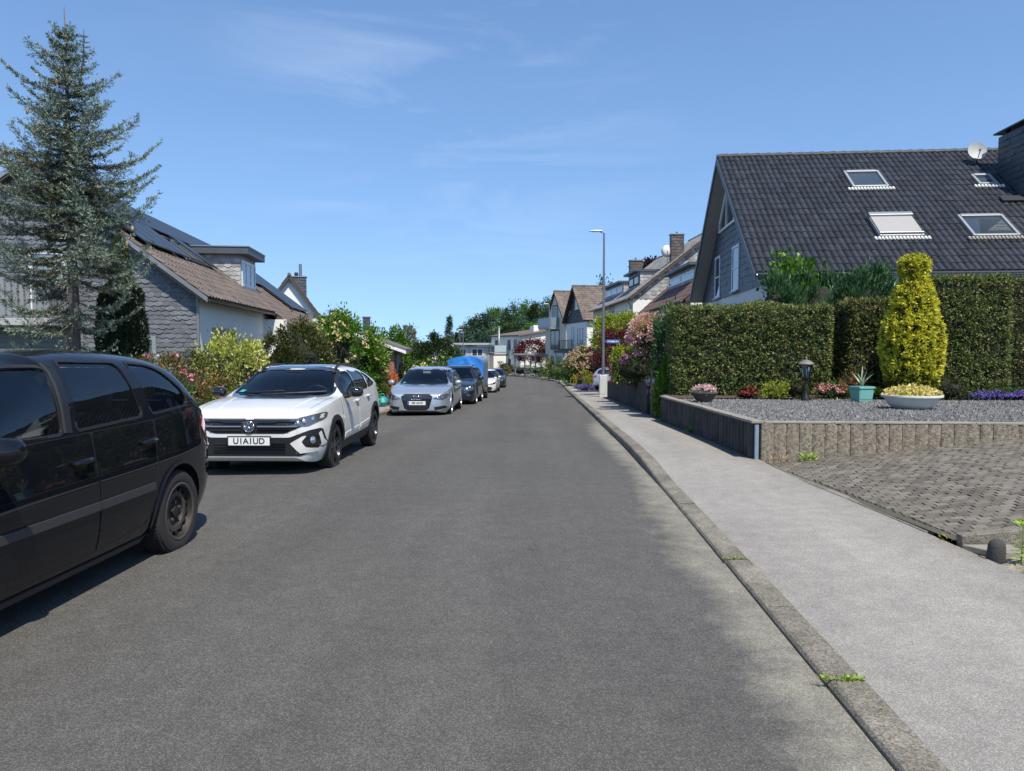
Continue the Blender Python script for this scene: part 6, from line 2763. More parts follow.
doors(ac, [(.98, .26), (-.08, .26), (-.09, .95), (.98, .92)], [(-.10, .26), (-.92, .26), (-1.08, .45), (-1.13, .72), (-1.15, .97), (-.11, .95)], [(1.0, .25), (-.92, .25), (-1.10, .45), (-1.16, .97), (1.0, .935)], [(.02, .80), (-.98, .82)], 'paint_silver')
g_ = ac.panel('grille', 'gloss_black', 'front', rnd([(-.46, .66), (-.36, .73), (.36, .73), (.46, .66), (.36, .32), (.27, .27), (-.27, .27), (-.36, .32)], .03), .006, .02, .05)
for z in np.linspace(.33, .68, 9):
    hw_ = .30 + (z - .3) * .3
    bar_on(ac, 'grille_bar', 'trim_grey', 'front', (-hw_, z), (hw_, z), .012, .016, .015, 1, g_)
ac.plate(0, .475, .52, .11, 'ME·AK40', .085, blue=True)
emblem_ring(ac, 0, .625, .052, 'rings')
for sg in (1, -1):
    headlamp(ac, [(.46, .60), (.70, .56), (.86, .60), (.90, .69), (.84, .735), (.66, .70)], sg, [(.60, .625, .04), (.74, .64, .05)])
    ac.panel('air_intake', 'trim', 'front', rnd([(sg * .50, .36), (sg * .80, .40), (sg * .86, .33), (sg * .52, .27)], .02), .005, .02, .05)
    ac.mirror(.80, .95, 'paint_silver', sg, .22, .14, .14)
    for x in (1.45, -1.45):
        ac.panel('arch_lip', 'paint_silver', 'side', arc_ring(x, .33, .37, .39, R(-8), R(188), 16), .008, .02, .08, sg)
    pts = []
    for x in np.linspace(.0, -1.75, 10):
        h, n = ac.hit('top', x, sg * .55)
        pts.append(h + Vector((0, 0, .03 if -1.7 < x < -.05 else -.005)))
    mb = MB()
    mb.tube(pts, .014, 6)
    ac.part(mb, 'roof_rail', 'zinc', smooth=True)
ac.wheels4(1.45, -1.45, .922, .33, .23, 'alloy', 'ten', .24)
ac.seats(.05, -.85, .50)
ac.dash(.72, .92)
mb = MB()
mb.box((.28, 0, 1.30), (.03, .24, .07))
ac.part(mb, 'rear_view_mirror', 'plate_white')
mb = MB()
h, n = ac.hit('front', -.62, 1.0)
mb.box(h - n * .004, (.09, .09, .004), mtx=n.to_track_quat('Z', 'Y').to_matrix())
ac.part(mb, 'sticker', 'sticker')
ac.underside()

# navy compact SUV
spec_suv = dict(
    W=[(2.2, .62), (2.16, .72), (2.05, .81), (1.85, .875), (1.5, .90), (0, .90), (-1.4, .895), (-1.85, .86), (-2.05, .78), (-2.16, .66)],
    zb=[(2.2, .30), (2.05, .24), (1.8, .22), (0, .23), (-1.8, .26), (-2.05, .32), (-2.16, .40)],
    zs=[(2.2, .68), (2.16, .78), (2.05, .86), (1.85, .92), (1.3, 1.01), (.6, 1.06), (-.5, 1.08), (-1.6, 1.11), (-1.95, 1.05), (-2.16, .64)],
    zt=[(2.2, .71), (2.15, .83), (2.0, .92), (1.8, .97), (1.3, 1.06), (1.05, 1.10), (.85, 1.2), (.5, 1.42), (.15, 1.58), (-.2, 1.635), (-.7, 1.645), (-1.4, 1.60), (-1.72, 1.54), (-1.92, 1.25), (-2.08, 1.0), (-2.16, .68)],
    tum=.36, curve=.22, crease=.008)
sv = Car('parked_car', 'navy compact off-roader with round twin headlights in front of the blue trailer', 'car', spec_suv, (-3.74, 31.3, zr(31) - .02), R(-90), .99, True, 'paint_navy', 'cars parked along the left kerb')
car_body(sv, rnd([(.78, 1.10), (-.08, 1.11), (-.06, 1.53), (.10, 1.52), (.42, 1.37)], .05), rnd([(-.16, 1.11), (-.95, 1.125), (-.90, 1.53), (-.14, 1.55)], .04), rnd([(-1.05, 1.13), (-1.6, 1.15), (-1.48, 1.46), (-1.0, 1.51)], .05),
         rnd([(-.70, 1.115), (-.35, 1.105), (.35, 1.105), (.70, 1.115), (.58, 1.545), (-.58, 1.545)], .06), rnd([(-.58, 1.18), (.58, 1.18), (.50, 1.48), (-.50, 1.48)], .06), 1.3, .345, .39, (-1.7, .85))
doors(sv, [(.9, .32), (-.12, .32), (-.13, 1.08), (.9, 1.04)], [(-.14, .32), (-.80, .32), (-.95, .5), (-1.0, .78), (-1.02, 1.10), (-.15, 1.08)], [(.92, .31), (-.8, .31), (-.97, .5), (-1.04, 1.10), (.92, 1.05)], [(0, .93), (-.86, .95)], 'paint_navy')
sv.panel('grille', 'trim', 'front', rnd([(-.42, .70), (.42, .70), (.46, .80), (-.46, .80)], .03), .005, .02, .06)
sv.panel('lower_grille', 'trim', 'front', rnd([(-.55, .36), (.55, .36), (.60, .52), (-.60, .52)], .03), .005, .02, .06)
sv.plate(0, .58, .50, .10, '', .08, blue=True)
for sg in (1, -1):
    headlamp(sv, [(.46, .68), (.74, .66), (.83, .72), (.84, .83), (.60, .83), (.48, .79)], sg, [(.56, .745, .055), (.71, .755, .06)])
    sv.panel('fog_light', 'lamp_lens', 'front', rnd([(sg * .60, .46), (sg * .70, .46), (sg * .70, .54), (sg * .60, .54)], .03), .006, .02, .05)
    sv.mirror(.72, 1.08, 'paint_navy', sg, .22, .16, .15)
    for x in (1.3, -1.3):
        sv.panel('arch_cladding', 'trim', 'side', arc_ring(x, .345, .39, .45, R(-12), R(192), 16), .012, .03, .08, sg)
    mb = MB()
    pts = [sv.hit('top', x, sg * .56)[0] + Vector((0, 0, .035 if -1.45 < x < .0 else 0)) for x in np.linspace(.05, -1.5, 9)]
    mb.tube(pts, .016, 6)
    sv.part(mb, 'roof_rail', 'trim', smooth=True)
sv.wheels4(1.3, -1.3, .888, .345, .22, 'alloy', 'five', .24)
sv.seats(.0, -.80, .66)
sv.dash(.68, 1.06)
sv.underside()

# white and dark hatchbacks further down
spec_hat = dict(
    W=[(2.05, .58), (2.02, .68), (1.93, .77), (1.75, .84), (1.4, .87), (0, .88), (-1.3, .875), (-1.7, .84), (-1.92, .76), (-2.0, .66)],
    zb=[(2.05, .26), (1.95, .2), (1.7, .18), (0, .19), (-1.7, .22), (-1.9, .28), (-2.0, .36)],
    zs=[(2.05, .58), (2.02, .67), (1.93, .74), (1.7, .81), (1.3, .88), (.8, .93), (0, .95), (-1.2, .99), (-1.7, 1.0), (-1.9, .90), (-2.0, .58)],
    zt=[(2.05, .61), (2.01, .71), (1.9, .78), (1.7, .84), (1.3, .92), (1.05, .96), (.85, 1.05), (.5, 1.23), (.15, 1.38), (-.2, 1.44), (-.6, 1.45), (-1.2, 1.41), (-1.5, 1.34), (-1.72, 1.12), (-1.9, .93), (-2.0, .62)],
    tum=.40, curve=.22, crease=.010)


def hatch(label, loc, rz, pt, sc_=1.03, plate=True):
    c = Car('parked_car', label, 'car', spec_hat, loc, rz, sc_, True, pt, 'cars parked along the left kerb')
    car_body(c, rnd([(.74, .97), (-.12, .99), (-.10, 1.36), (.08, 1.35), (.40, 1.22)], .05), rnd([(-.20, .99), (-.95, 1.02), (-.86, 1.33), (-.18, 1.37)], .04), None,
             rnd([(-.68, .975), (-.3, .965), (.3, .965), (.68, .975), (.57, 1.36), (-.57, 1.36)], .06), rnd([(-.55, 1.03), (.55, 1.03), (.48, 1.30), (-.48, 1.30)], .06), 1.28, .315, .355, (-1.45, .8))
    doors(c, [(.86, .27), (-.15, .27), (-.16, .96), (.86, .92)], [(-.17, .27), (-.78, .27), (-.93, .45), (-.97, .72), (-1.0, .98), (-.18, .96)], [(.88, .26), (-.78, .26), (-.95, .45), (-1.02, .98), (.88, .93)], [(-.03, .82), (-.84, .84)], pt)
    c.panel('lower_grille', 'trim', 'front', rnd([(-.55, .26), (.55, .26), (.66, .40), (.50, .46), (-.50, .46), (-.66, .40)], .03), .005, .02, .06)
    c.panel('grille', 'trim', 'front', rnd([(-.42, .585), (.42, .585), (.44, .635), (-.44, .635)], .015), .005, .02, .06)
    c.plate(0, .50, .5, .10, '', .08, blue=True)
    for sg in (1, -1):
        headlamp(c, [(.44, .585), (.70, .60), (.82, .66), (.80, .73), (.60, .68)], sg, [(.62, .64, .035)], 'gloss_black' if pt == 'paint_white' else 'lamp_lens')
        c.mirror(.68, .955, pt, sg, .2, .13, .13)
    c.both('tail_light', 'tail_red', 'side', [(-1.62, .93), (-1.90, .93), (-1.93, .76), (-1.74, .78)], off=.006, thick=.02, sp=.06)
    c.panel('tail_light', 'tail_red', 'rear', rnd([(.48, .80), (.78, .80), (.76, .93), (.50, .93)], .02), .006, .02, .06)
    c.panel('tail_light', 'tail_red', 'rear', rnd([(-.48, .80), (-.78, .80), (-.76, .93), (-.50, .93)], .02), .006, .02, .06)
    c.wheels4(1.28, -1.28, .868, .315, .2, 'rim_black' if pt == 'paint_white' else 'alloy', 'five', .22)
    c.seats(.0, -.75, .52)
    c.dash(.62, .93)
    c.underside()
    return c


hatch('small white hatchback with black headlights behind the blue trailer', (-4.02, 47.6, zr(47.5)), R(-90), 'paint_white')
hatch('dark grey hatchback parked last in the line before the bend', (-4.2, 59.5, zr(59)), R(-90) + .03, 'paint_grey', 1.05)
hatch('white hatchback with red tail lights standing in a driveway behind the lamp post', (at(606, 380, 50).x + 1.25, 51.5, zr(50) + .12), R(38), 'paint_silver', 1.05)['group'] if False else None
wd_ = hatch('pale car with red tail lights standing in a driveway behind the lamp post', (at(606, 380, 50).x + .75, 51.2, zr(50) + .13), R(62), 'paint_silver', 1.05)
del wd_.root['group']

# box trailer under a blue tarpaulin
Yt = 36.3
tr = thing('box_trailer', 'high box trailer under a bright blue tarpaulin parked behind the navy car', 'trailer', (at(465.5, 390, 35).x, Yt, zr(Yt)), 0)
ztop = at(465, 356, 35.1).z - zr(Yt)
hwid = .82
ln0, ln1 = -1.35, 1.6
mb = MB()
mb.box((0, .12, .56), (hwid * 2, ln1 - ln0, .09))
for y in (ln0, ln1):
    mb.box((0, y, .78), (hwid * 2, .04, .38))
for sx in (-1, 1):
    mb.box((sx * hwid, (ln0 + ln1) / 2, .78), (.04, ln1 - ln0 - .04, .38))
mb.build('box', 'galv', tr, bevel=.006)
# tarpaulin: arched top, front sheet creased
vs, fs = [], []
nn_, mm = 22, 14
zb_, ze = .90, ztop - .20
for i in range(mm + 1):
    y = ln0 - .02 + (ln1 - ln0 + .04) * i / mm
    for j in range(nn_ + 1):
        t = j / nn_
        if t < .28:
            x, z = -hwid - .02, zb_ + (ze - zb_) * t / .28
        elif t > .72:
            x, z = hwid + .02, zb_ + (ze - zb_) * (1 - t) / .28
        else:
            u = (t - .28) / .44
            x, z = -hwid - .02 + (2 * hwid + .04) * u, ze + .20 * math.sin(PI * u) ** .9
        s_ = .014 * noise.noise(Vector((x * 3, y * 2.5, z * 3)))
        vs.append((x + s_, y, z + s_))
k = nn_ + 1
for i in range(mm):
    for j in range(nn_):
        fs.append((i * k + j, i * k + j + 1, (i + 1) * k + j + 1, (i + 1) * k + j))
mb = MB()
mb.add(vs, fs)
mb.build('tarpaulin', 'tarp_grey', tr, smooth=True)
# front sheet, pulled into folds towards the lower corners
vs, fs = [], []
gx, gz = 26, 20
for j in range(gz + 1):
    for i in range(gx + 1):
        u, v = i / gx, j / gz
        x = (-hwid - .02) + (2 * hwid + .04) * u
        zt_ = ze + .20 * math.sin(PI * min(max(u, 0), 1)) ** .9
        z = zb_ + (zt_ - zb_) * v
        d = .05 * math.sin(9 * (v + 1.4 * abs(u - .5))) * (1 - v * .3) + .03 * noise.noise(Vector((x * 4, z * 4, 7)))
        e = min(u, 1 - u) * 8
        vs.append((x, ln0 - .03 - max(0, d) * min(1, e), z))
k = gx + 1
for j in range(gz):
    for i in range(gx):
        fs.append((j * k + i, j * k + i + 1, (j + 1) * k + i + 1, (j + 1) * k + i))
mb = MB()
mb.add(vs, fs)
mb.build('front_sheet', 'tarp_blue', tr, smooth=True)
for sx in (-1, 1):
    mb = MB()
    mb.lathe([(.19, -.085), (.27, -.09), (.31, -.06), (.31, .06), (.27, .09), (.19, .085)], 28, (sx * (hwid + .02), .1, .31), axis='x', closed=True)
    w_ = mb.build('wheel', 'rubber', tr, smooth=True, sharp=40)
    mb = MB()
    mb.lathe([(.20, sx * .07), (.12, sx * .05), (.06, sx * .09), (0, sx * .09)], 20, (sx * (hwid + .02), .1, .31), axis='x')
    mb.build('rim', 'alloy', w_, smooth=True, sharp=40)
    mb = MB()
    pts = [(sx * (hwid + .02), .1 + .37 * math.cos(a), .31 + .37 * math.sin(a)) for a in np.linspace(.2, PI - .2, 9)]
    for a, b in zip(pts, pts[1:]):
        mb.add([(a[0] - .11, a[1], a[2]), (a[0] + .11, a[1], a[2]), (b[0] + .11, b[1], b[2]), (b[0] - .11, b[1], b[2])], [(0, 1, 2, 3)])
    mb.build('mudguard', 'black_plastic', tr)
mb = MB()
mb.tube([(-.5, ln0, .5), (0, ln0 - 1.2, .5), (0, ln0 - 1.5, .5)], .035, 6)
mb.tube([(.5, ln0, .5), (0, ln0 - 1.2, .5)], .035, 6)
mb.build('drawbar', 'galv', tr)
for sx in (-1, 1):
    mb = MB()
    mb.box((sx * .66, ln1 + .03, .62), (.22, .04, .1))
    mb.build('tail_light', 'tail_red', tr)

# ---- small things in the front gardens ------------------------------------------------
# garden lantern
zl = bedz(17)
ln = thing('garden_lantern', 'small black old fashioned garden lantern in front of the hedge', 'lantern', (at(805.5, 398, 17).x, 17, zl))
mb = MB()
mb.lathe([(.11, -.02), (.105, .03), (.06, .10), (.045, .22), (.05, .26), (.032, .30), (.028, .42), (.045, .45), (.03, .48)], 14)
mb.build('post', 'black_metal', ln, smooth=True, sharp=40)
mb = MB()
for k in range(6):
    th = 2 * PI * k / 6
    mb.tube([(.07 * math.cos(th), .07 * math.sin(th), .50), (.135 * math.cos(th), .135 * math.sin(th), .80)], .010, 5)
mb.lathe([(.03, .46), (.08, .49), (.08, .51), (.0, .51)], 6)
mb.build('cage', 'black_metal', ln)
mb = MB()
mb.lathe([(.064, .51), (.128, .79)], 6, caps=False)
mb.build('glass', 'lamp_glass', ln)
mb = MB()
mb.lathe([(.17, .79), (.175, .805), (.12, .86), (.05, .895), (.02, .90), (.025, .93), (.012, .97), (0, .975)], 16)
M['lantern_lid'] = mat('weathered_lantern_lid', (.20, .19, .17), .6, metal=.3, var=.3, vscale=14)
mb.build('lid', 'lantern_lid', ln, smooth=True, sharp=50)
mb = MB()
mb.lathe([(.02, .51), (.022, .60), (.03, .64), (.025, .70), (0, .72)], 10)
mb.build('bulb', 'plate_white', ln, smooth=True)


def flower_pot(name, label, loc, m, prof, sx=1.0, n=36, cat='planter'):
    t = thing(name, label, cat, loc, 0)
    mb = MB()
    mb.lathe(prof, n, sx=sx)
    mb.build('bowl', m, t, smooth=True, sharp=35)
    return t


zp = bedz(14.2) - .02
PW = flower_pot('planter_bowl', 'wide white stone bowl full of pale yellow flowers on the gravel', (at(911.5, 405, 14.2).x, 14.2, zp), 'stone_white',
                [(.30, 0), (.34, .02), (.42, .10), (.46, .18), (.50, .215), (.525, .225), (.525, .255), (.48, .26), (.44, .21), (0, .20)])
zq = bedz(16.3) - .0
PB = flower_pot('planter_bowl', 'brown bowl with faded pink flowers at the street end of the gravel bed', (at(704, 400, 16.3).x, 16.3, zq), 'terracotta_dark',
                [(.17, 0), (.19, .03), (.25, .12), (.285, .165), (.30, .17), (.30, .195), (.27, .2), (.25, .17), (0, .16)])
zt4 = bedz(18) - .02
TP = thing('plant_pot', 'square teal plastic pot with a spiky agave beside the hedge', 'plant pot', (at(861.5, 395, 16.7).x, 16.7, bedz(16.7) - .02), R(12))
TP.scale = (.72, .72, .80)
mb = MB()
mb.box((0, 0, .19), (.42, .42, .38), taper=1.22)
for k in range(4):
    mt = Matrix.Rotation(k * PI / 2, 3, 'Z')
    mb.box(mt @ Vector((0, -.237, .19)), (.40, .012, .26), mtx=mt @ Matrix.Rotation(R(7), 3, 'X'))
mb.build('pot', 'teal_pot', TP, bevel=.012)
mb = MB()
for k in range(4):
    mt = Matrix.Rotation(k * PI / 2, 3, 'Z')
    mb.box(mt @ Vector((0, -.255, .385)), (.57, .06, .06), mtx=mt)
mb.build('rim', 'teal_pot', TP, bevel=.012)
mb = MB()
mb.box((0, 0, .36), (.46, .46, .03))
mb.build('soil', 'soil', TP)
M['agave'] = mat('agave_leaf', (.22, .30, .20), .5, var=.2, vscale=8, col2=(.50, .48, .30), c2scale=6)
r = random.Random(8)
for k in range(13):
    th = k * 2.4
    L_ = r.uniform(.42, .68)
    lean = r.uniform(.25, .85)
    d = Vector((math.cos(th), math.sin(th), 0))
    s_ = Vector((-d.y, d.x, 0))
    vs, fs = [], []
    nseg = 7
    for i in range(nseg + 1):
        t = i / nseg
        p = d * (L_ * lean * t ** 1.2) + Vector((0, 0, .38 + L_ * (t * 1.0 - .25 * lean * t * t)))
        w_ = .038 * (1 - t) ** .7 * (1 if t > .1 else .8) + .001
        vs += [p + s_ * w_ + Vector((0, 0, w_ * .5)), p - Vector((0, 0, w_ * .2)), p - s_ * w_ + Vector((0, 0, w_ * .5))]
    for i in range(nseg):
        a = i * 3
        fs += [(a, a + 1, a + 4, a + 3), (a + 1, a + 2, a + 5, a + 4)]
    mb = MB()
    mb.add(vs, fs)
    mb.build('leaf', 'agave', TP, smooth=True)

# crumpled teal sack by the left garden
ts = at(385, 386, 25.6)
bg_ = thing('garden_sack', 'crumpled teal plastic sack on the left pavement beside the silver car', 'sack', (ts.x - .1, 25.6, zr(25.6) + .12))
mb = MB()
vs, fs = [], []
n1, n2_ = 14, 20
for i in range(n1 + 1):
    t = i / n1
    for j in range(n2_):
        th = 2 * PI * j / n2_
        rr = .19 * (math.sin(PI * min(.97, t * .9 + .1)) ** .5) * (1 + .35 * noise.noise(Vector((math.cos(th) * 1.6, math.sin(th) * 1.6, t * 3))))
        vs.append((rr * math.cos(th), rr * math.sin(th), .36 * t + .07 * noise.noise(Vector((math.cos(th) * 2, math.sin(th) * 2, 5)))))
for i in range(n1):
    for j in range(n2_):
        fs.append((i * n2_ + j, i * n2_ + (j + 1) % n2_, (i + 1) * n2_ + (j + 1) % n2_, (i + 1) * n2_ + j))
fs.append(tuple(n1 * n2_ + j for j in range(n2_)))
mb.add(vs, fs)
mb.build('sack_body', 'teal_bag', bg_, smooth=True)
mb = MB()
mb.tube([(-.1, 0, .32), (-.05, -.03, .44), (.05, -.01, .45), (.1, 0, .33)], .015, 6)
mb.build('handle', 'teal_bag', bg_)

# black kerb stub beside the driveway
sb = thing('kerb_stub', 'short blackened concrete stub at the near corner of the driveway', 'concrete stub', (3.46, 5.80, .055))
mb = MB()
mb.lathe([(.062, -.05), (.065, .02), (.060, .12), (.05, .15), (.03, .165), (0, .168)], 14, sx=1.0)
mb.xf(Matrix.Translation((0, 0, 0)) @ Matrix.Rotation(R(5), 4, 'X'))
mb.build('stub', 'concrete_black', sb, smooth=True, sharp=50)
sl_ = thing('stone_slab', 'small pale broken slab wedged between driveway edge and pavement', 'slab', (3.47, 6.02, .05))
mb = MB()
mb.prism([(-.10, .08, 0), (.30, .10, .0), (.24, -.13, 0), (.06, -.16, 0)], (0, 0, .05))
mb.build('slab', 'coping', sl_, bevel=.008)
# ------------------------------------------------------------------ plants
def lc(r, g, b, k=1.0):
    c = lin((r, g, b))
    return tuple(v * k for v in c)


LM = {}
LM['hedge'] = leaf_mat('yew_hedge_leaf', [lc(76, 92, 48), lc(98, 118, 60), lc(118, 132, 72), lc(144, 128, 82)], .55, .2)
LM['hedge_shade'] = leaf_mat('shaded_hedge_leaf', [lc(54, 66, 36), lc(88, 104, 54), lc(120, 130, 70), lc(148, 122, 78)], .55, .2)  # darker hedge colours for the recessed runs, their shade put into the leaf
LM['juniper'] = leaf_mat('juniper_spray', [lc(40, 66, 40), lc(64, 100, 60), lc(92, 128, 82)], .6, .15)
LM['gold'] = leaf_mat('golden_conifer_spray', [lc(140, 142, 34), lc(196, 194, 50), lc(228, 222, 78), lc(238, 232, 116)], .55, .3)
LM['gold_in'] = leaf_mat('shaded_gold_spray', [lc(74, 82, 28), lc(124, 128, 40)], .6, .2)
LM['spruce'] = leaf_mat('blue_spruce_needle', [lc(62, 80, 66), lc(94, 114, 98), lc(134, 150, 134), lc(170, 180, 160)], .5, .12)
LM['spruce_old'] = leaf_mat('old_spruce_needle', [lc(52, 56, 42), lc(78, 82, 58), lc(112, 98, 64)], .6, .12)
LM['thuja'] = leaf_mat('thuja_spray', [lc(22, 36, 18), lc(40, 58, 28), lc(62, 80, 36)], .55, .15)
LM['thuja_tip'] = leaf_mat('thuja_tip', [lc(72, 92, 34), lc(118, 122, 44)], .55, .2)
LM['fresh'] = leaf_mat('fresh_green_leaf', [lc(52, 88, 26), lc(84, 126, 38), lc(122, 158, 56)], .4, .3)
LM['mid'] = leaf_mat('mid_green_leaf', [lc(40, 70, 26), lc(66, 100, 38), lc(98, 130, 54)], .4, .3)
LM['dark'] = leaf_mat('dark_green_leaf', [lc(26, 42, 20), lc(44, 64, 28), lc(72, 90, 40)], .45, .22)
LM['yewdark'] = leaf_mat('dark_yew_leaf', [lc(34, 42, 20), lc(60, 68, 28), lc(100, 104, 44)], .5, .2)
LM['varieg'] = leaf_mat('variegated_leaf', [lc(96, 120, 40), lc(158, 170, 66), lc(206, 206, 110), lc(230, 226, 160)], .45, .3)
LM['pieris'] = leaf_mat('pieris_leaf', [lc(46, 66, 28), lc(84, 98, 42), lc(128, 112, 58), lc(170, 110, 78)], .4, .25)
LM['greyleaf'] = leaf_mat('silvery_leaf', [lc(84, 100, 86), lc(120, 136, 118), lc(150, 150, 130)], .5, .2)
LM['lime'] = leaf_mat('lime_leaf', [lc(104, 124, 30), lc(150, 164, 46), lc(184, 188, 74)], .45, .3)
LM['maple'] = leaf_mat('red_maple_leaf', [lc(58, 22, 26), lc(98, 38, 42), lc(132, 58, 58)], .45, .3)
LM['copper'] = leaf_mat('copper_beech_leaf', [lc(44, 28, 30), lc(74, 46, 46)], .45, .25)
LM['beige'] = leaf_mat('faded_blossom', [lc(150, 128, 92), lc(196, 168, 128), lc(214, 190, 150)], .6, .3)
LM['pinkwhite'] = leaf_mat('pale_pink_blossom', [lc(206, 150, 156), lc(228, 186, 186), lc(240, 214, 206)], .55, .3)
LM['pink'] = leaf_mat('pink_blossom', [lc(214, 92, 134), lc(236, 130, 164), lc(244, 166, 190)], .55, .3)
LM['magenta'] = leaf_mat('mauve_blossom', [lc(182, 84, 168), lc(214, 130, 204)], .55, .3)
LM['red'] = leaf_mat('red_blossom', [lc(168, 48, 52), lc(196, 86, 84)], .55, .3)
LM['purple'] = leaf_mat('purple_blossom', [lc(96, 70, 170), lc(138, 110, 210)], .55, .3)
LM['yellow'] = leaf_mat('pale_yellow_blossom', [lc(196, 178, 84), lc(226, 210, 128), lc(236, 224, 166)], .55, .3)
LM['cream'] = leaf_mat('cream_blossom', [lc(196, 182, 120), lc(222, 206, 150)], .55, .3)
LM['orange'] = leaf_mat('orange_leaf', [lc(176, 92, 52), lc(206, 130, 80)], .5, .3)
LM['salmon'] = leaf_mat('salmon_blossom', [lc(196, 110, 96), lc(224, 150, 140)], .5, .3)
LM['wood'] = leaf_mat('far_wood_leaf', [lc(34, 54, 30), lc(58, 82, 44), lc(88, 112, 62)], .6, .2)
LM['woodblue'] = leaf_mat('far_pine_leaf', [lc(34, 56, 44), lc(58, 84, 66), lc(84, 112, 90)], .6, .15)
LM['woodbright'] = leaf_mat('far_fresh_leaf', [lc(58, 92, 34), lc(92, 132, 50), lc(124, 160, 72)], .6, .3)
LM['weed'] = leaf_mat('weed_leaf', [lc(96, 140, 30), lc(150, 184, 50), lc(186, 206, 84)], .45, .35)
for k_, v_ in LM.items():
    M['leaf_' + k_] = v_


class Leaves:
    """collects small leaf blades (two triangles each, folded along the rib)"""
    def __init__(s, seed=1):
        s.P, s.D, s.N, s.L, s.W, s.MI = [], [], [], [], [], []
        s.r = np.random.default_rng(seed)
        s.extra = MB()

    def add(s, P, D, N, L, W, mi=0):
        n = len(P)
        s.P.append(np.asarray(P, float))
        s.D.append(np.asarray(D, float))
        s.N.append(np.asarray(N, float))
        s.L.append(np.broadcast_to(L, (n,)).astype(float))
        s.W.append(np.broadcast_to(W, (n,)).astype(float))
        s.MI.append(np.broadcast_to(mi, (n,)).astype(np.int32))

    def blob(s, n, c, rad, L, W, mi=0, nclump=30, clump=.3, shell=.75, flat=.0, up=.35, zmin=None, droop=0.0, fn=None):
        """leaves gathered in clumps through an ellipsoid; fn(dir) scales the radius"""
        r = s.r
        c = np.array(c, float)
        rad = np.array(rad, float)
        d = r.normal(size=(nclump, 3))
        d /= np.linalg.norm(d, axis=1)[:, None]
        q = shell + (1 - shell) * r.random(nclump) ** .6
        deep = r.random(nclump) < .12
        q = np.where(deep, q * .6, q)
        if fn is not None:
            q = q * fn(d)
        cc = d * q[:, None]
        if zmin is not None:
            cc[:, 2] = np.maximum(cc[:, 2], zmin)
        k = r.integers(0, nclump, n)
        sz = clump * (.6 + .8 * r.random(nclump))
        off = r.normal(size=(n, 3)) * .5
        P = cc[k] + off * sz[k][:, None]
        if zmin is not None:
            P[:, 2] = np.maximum(P[:, 2], zmin)
        out = cc[k] * .55 + off * .55 + r.normal(size=(n, 3)) * .35
        out[:, 2] += up - droop
        P = c + P * rad
        s.add(P, out, out + r.normal(size=(n, 3)) * .8, L * (.6 + .8 * r.random(n)), W * (.6 + .8 * r.random(n)), mi)

    def wall(s, n, o, u, v, nrm, lu, lv, L, W, mi=0, depth=.10, rough=.07, freq=1.6, seed=0):
        """leaves on a clipped hedge face"""
        r = s.r
        a, b = r.random(n) * lu, r.random(n) * lv
        o, u, v, nrm = [np.array(x, float) for x in (o, u, v, nrm)]
        # gentle waves in the clipped face, denser in tufts
        w_ = np.array([noise.noise(Vector((x * freq, y * freq, seed))) for x, y in zip(a, b)])
        f_ = np.array([noise.noise(Vector((x * 6.5, y * 6.5, seed + 9))) for x, y in zip(a, b)])
        keep = r.random(n) < .62 + .9 * f_
        e_ = np.minimum(np.minimum(a, lu - a), lv - b)
        d = rough * w_ + .05 * f_ - depth * r.random(n) ** 1.5 - .11 * np.clip(1 - e_ / .22, 0, 1) ** 2
        P = o + a[:, None] * u + b[:, None] * v + d[:, None] * nrm
        D = nrm * .6 + r.normal(size=(n, 3)) * .7 + np.array([0, 0, .15])
        P, D = P[keep], D[keep]
        m = len(P)
        s.add(P, D, nrm * .3 + r.normal(size=(m, 3)), L * (.6 + .8 * r.random(m)), W * (.6 + .8 * r.random(m)), mi)

    def build(s, name, mats, parent=None, core=None):
        P, D, N = np.concatenate(s.P), np.concatenate(s.D), np.concatenate(s.N)
        L, W, MI = np.concatenate(s.L), np.concatenate(s.W), np.concatenate(s.MI)
        D /= np.linalg.norm(D, axis=1)[:, None] + 1e-9
        S = np.cross(D, N)
        S /= np.linalg.norm(S, axis=1)[:, None] + 1e-9
        U = np.cross(S, D)
        n = len(P)
        V = np.empty((n, 4, 3))
        V[:, 0] = P
        V[:, 1] = P + D * (L * .45)[:, None] + S * (W * .5)[:, None] + U * (W * .16)[:, None]
        V[:, 2] = P + D * L[:, None]
        V[:, 3] = P + D * (L * .45)[:, None] - S * (W * .5)[:, None] + U * (W * .16)[:, None]
        ev = np.array(s.extra.v, float).reshape(-1, 3)
        ne = len(ev)
        me = bpy.data.meshes.new(name)
        allv = np.concatenate([V.reshape(-1, 3), ev]) if ne else V.reshape(-1, 3)
        me.vertices.add(len(allv))
        me.vertices.foreach_set('co', allv.ravel())
        loops = np.arange(n * 4)
        starts = np.arange(n) * 4
        tot = np.full(n, 4)
        mi = MI
        if ne:
            el = [i + n * 4 for f in s.extra.f for i in f]
            es, k = [], n * 4
            for f in s.extra.f:
                es.append(k)
                k += len(f)
            loops = np.concatenate([loops, el])
            starts = np.concatenate([starts, es])
            tot = np.concatenate([tot, [len(f) for f in s.extra.f]])
            mi = np.concatenate([mi, s.extra.m])
        me.loops.add(len(loops))
        me.loops.foreach_set('vertex_index', loops.astype(np.int32))
        me.polygons.add(len(starts))
        me.polygons.foreach_set('loop_start', starts.astype(np.int32))
        me.polygons.foreach_set('material_index', mi.astype(np.int32))
        for m in mats:
            me.materials.append(M[m])
        me.update(calc_edges=True)
        me.validate()
        return link(name, me, parent)


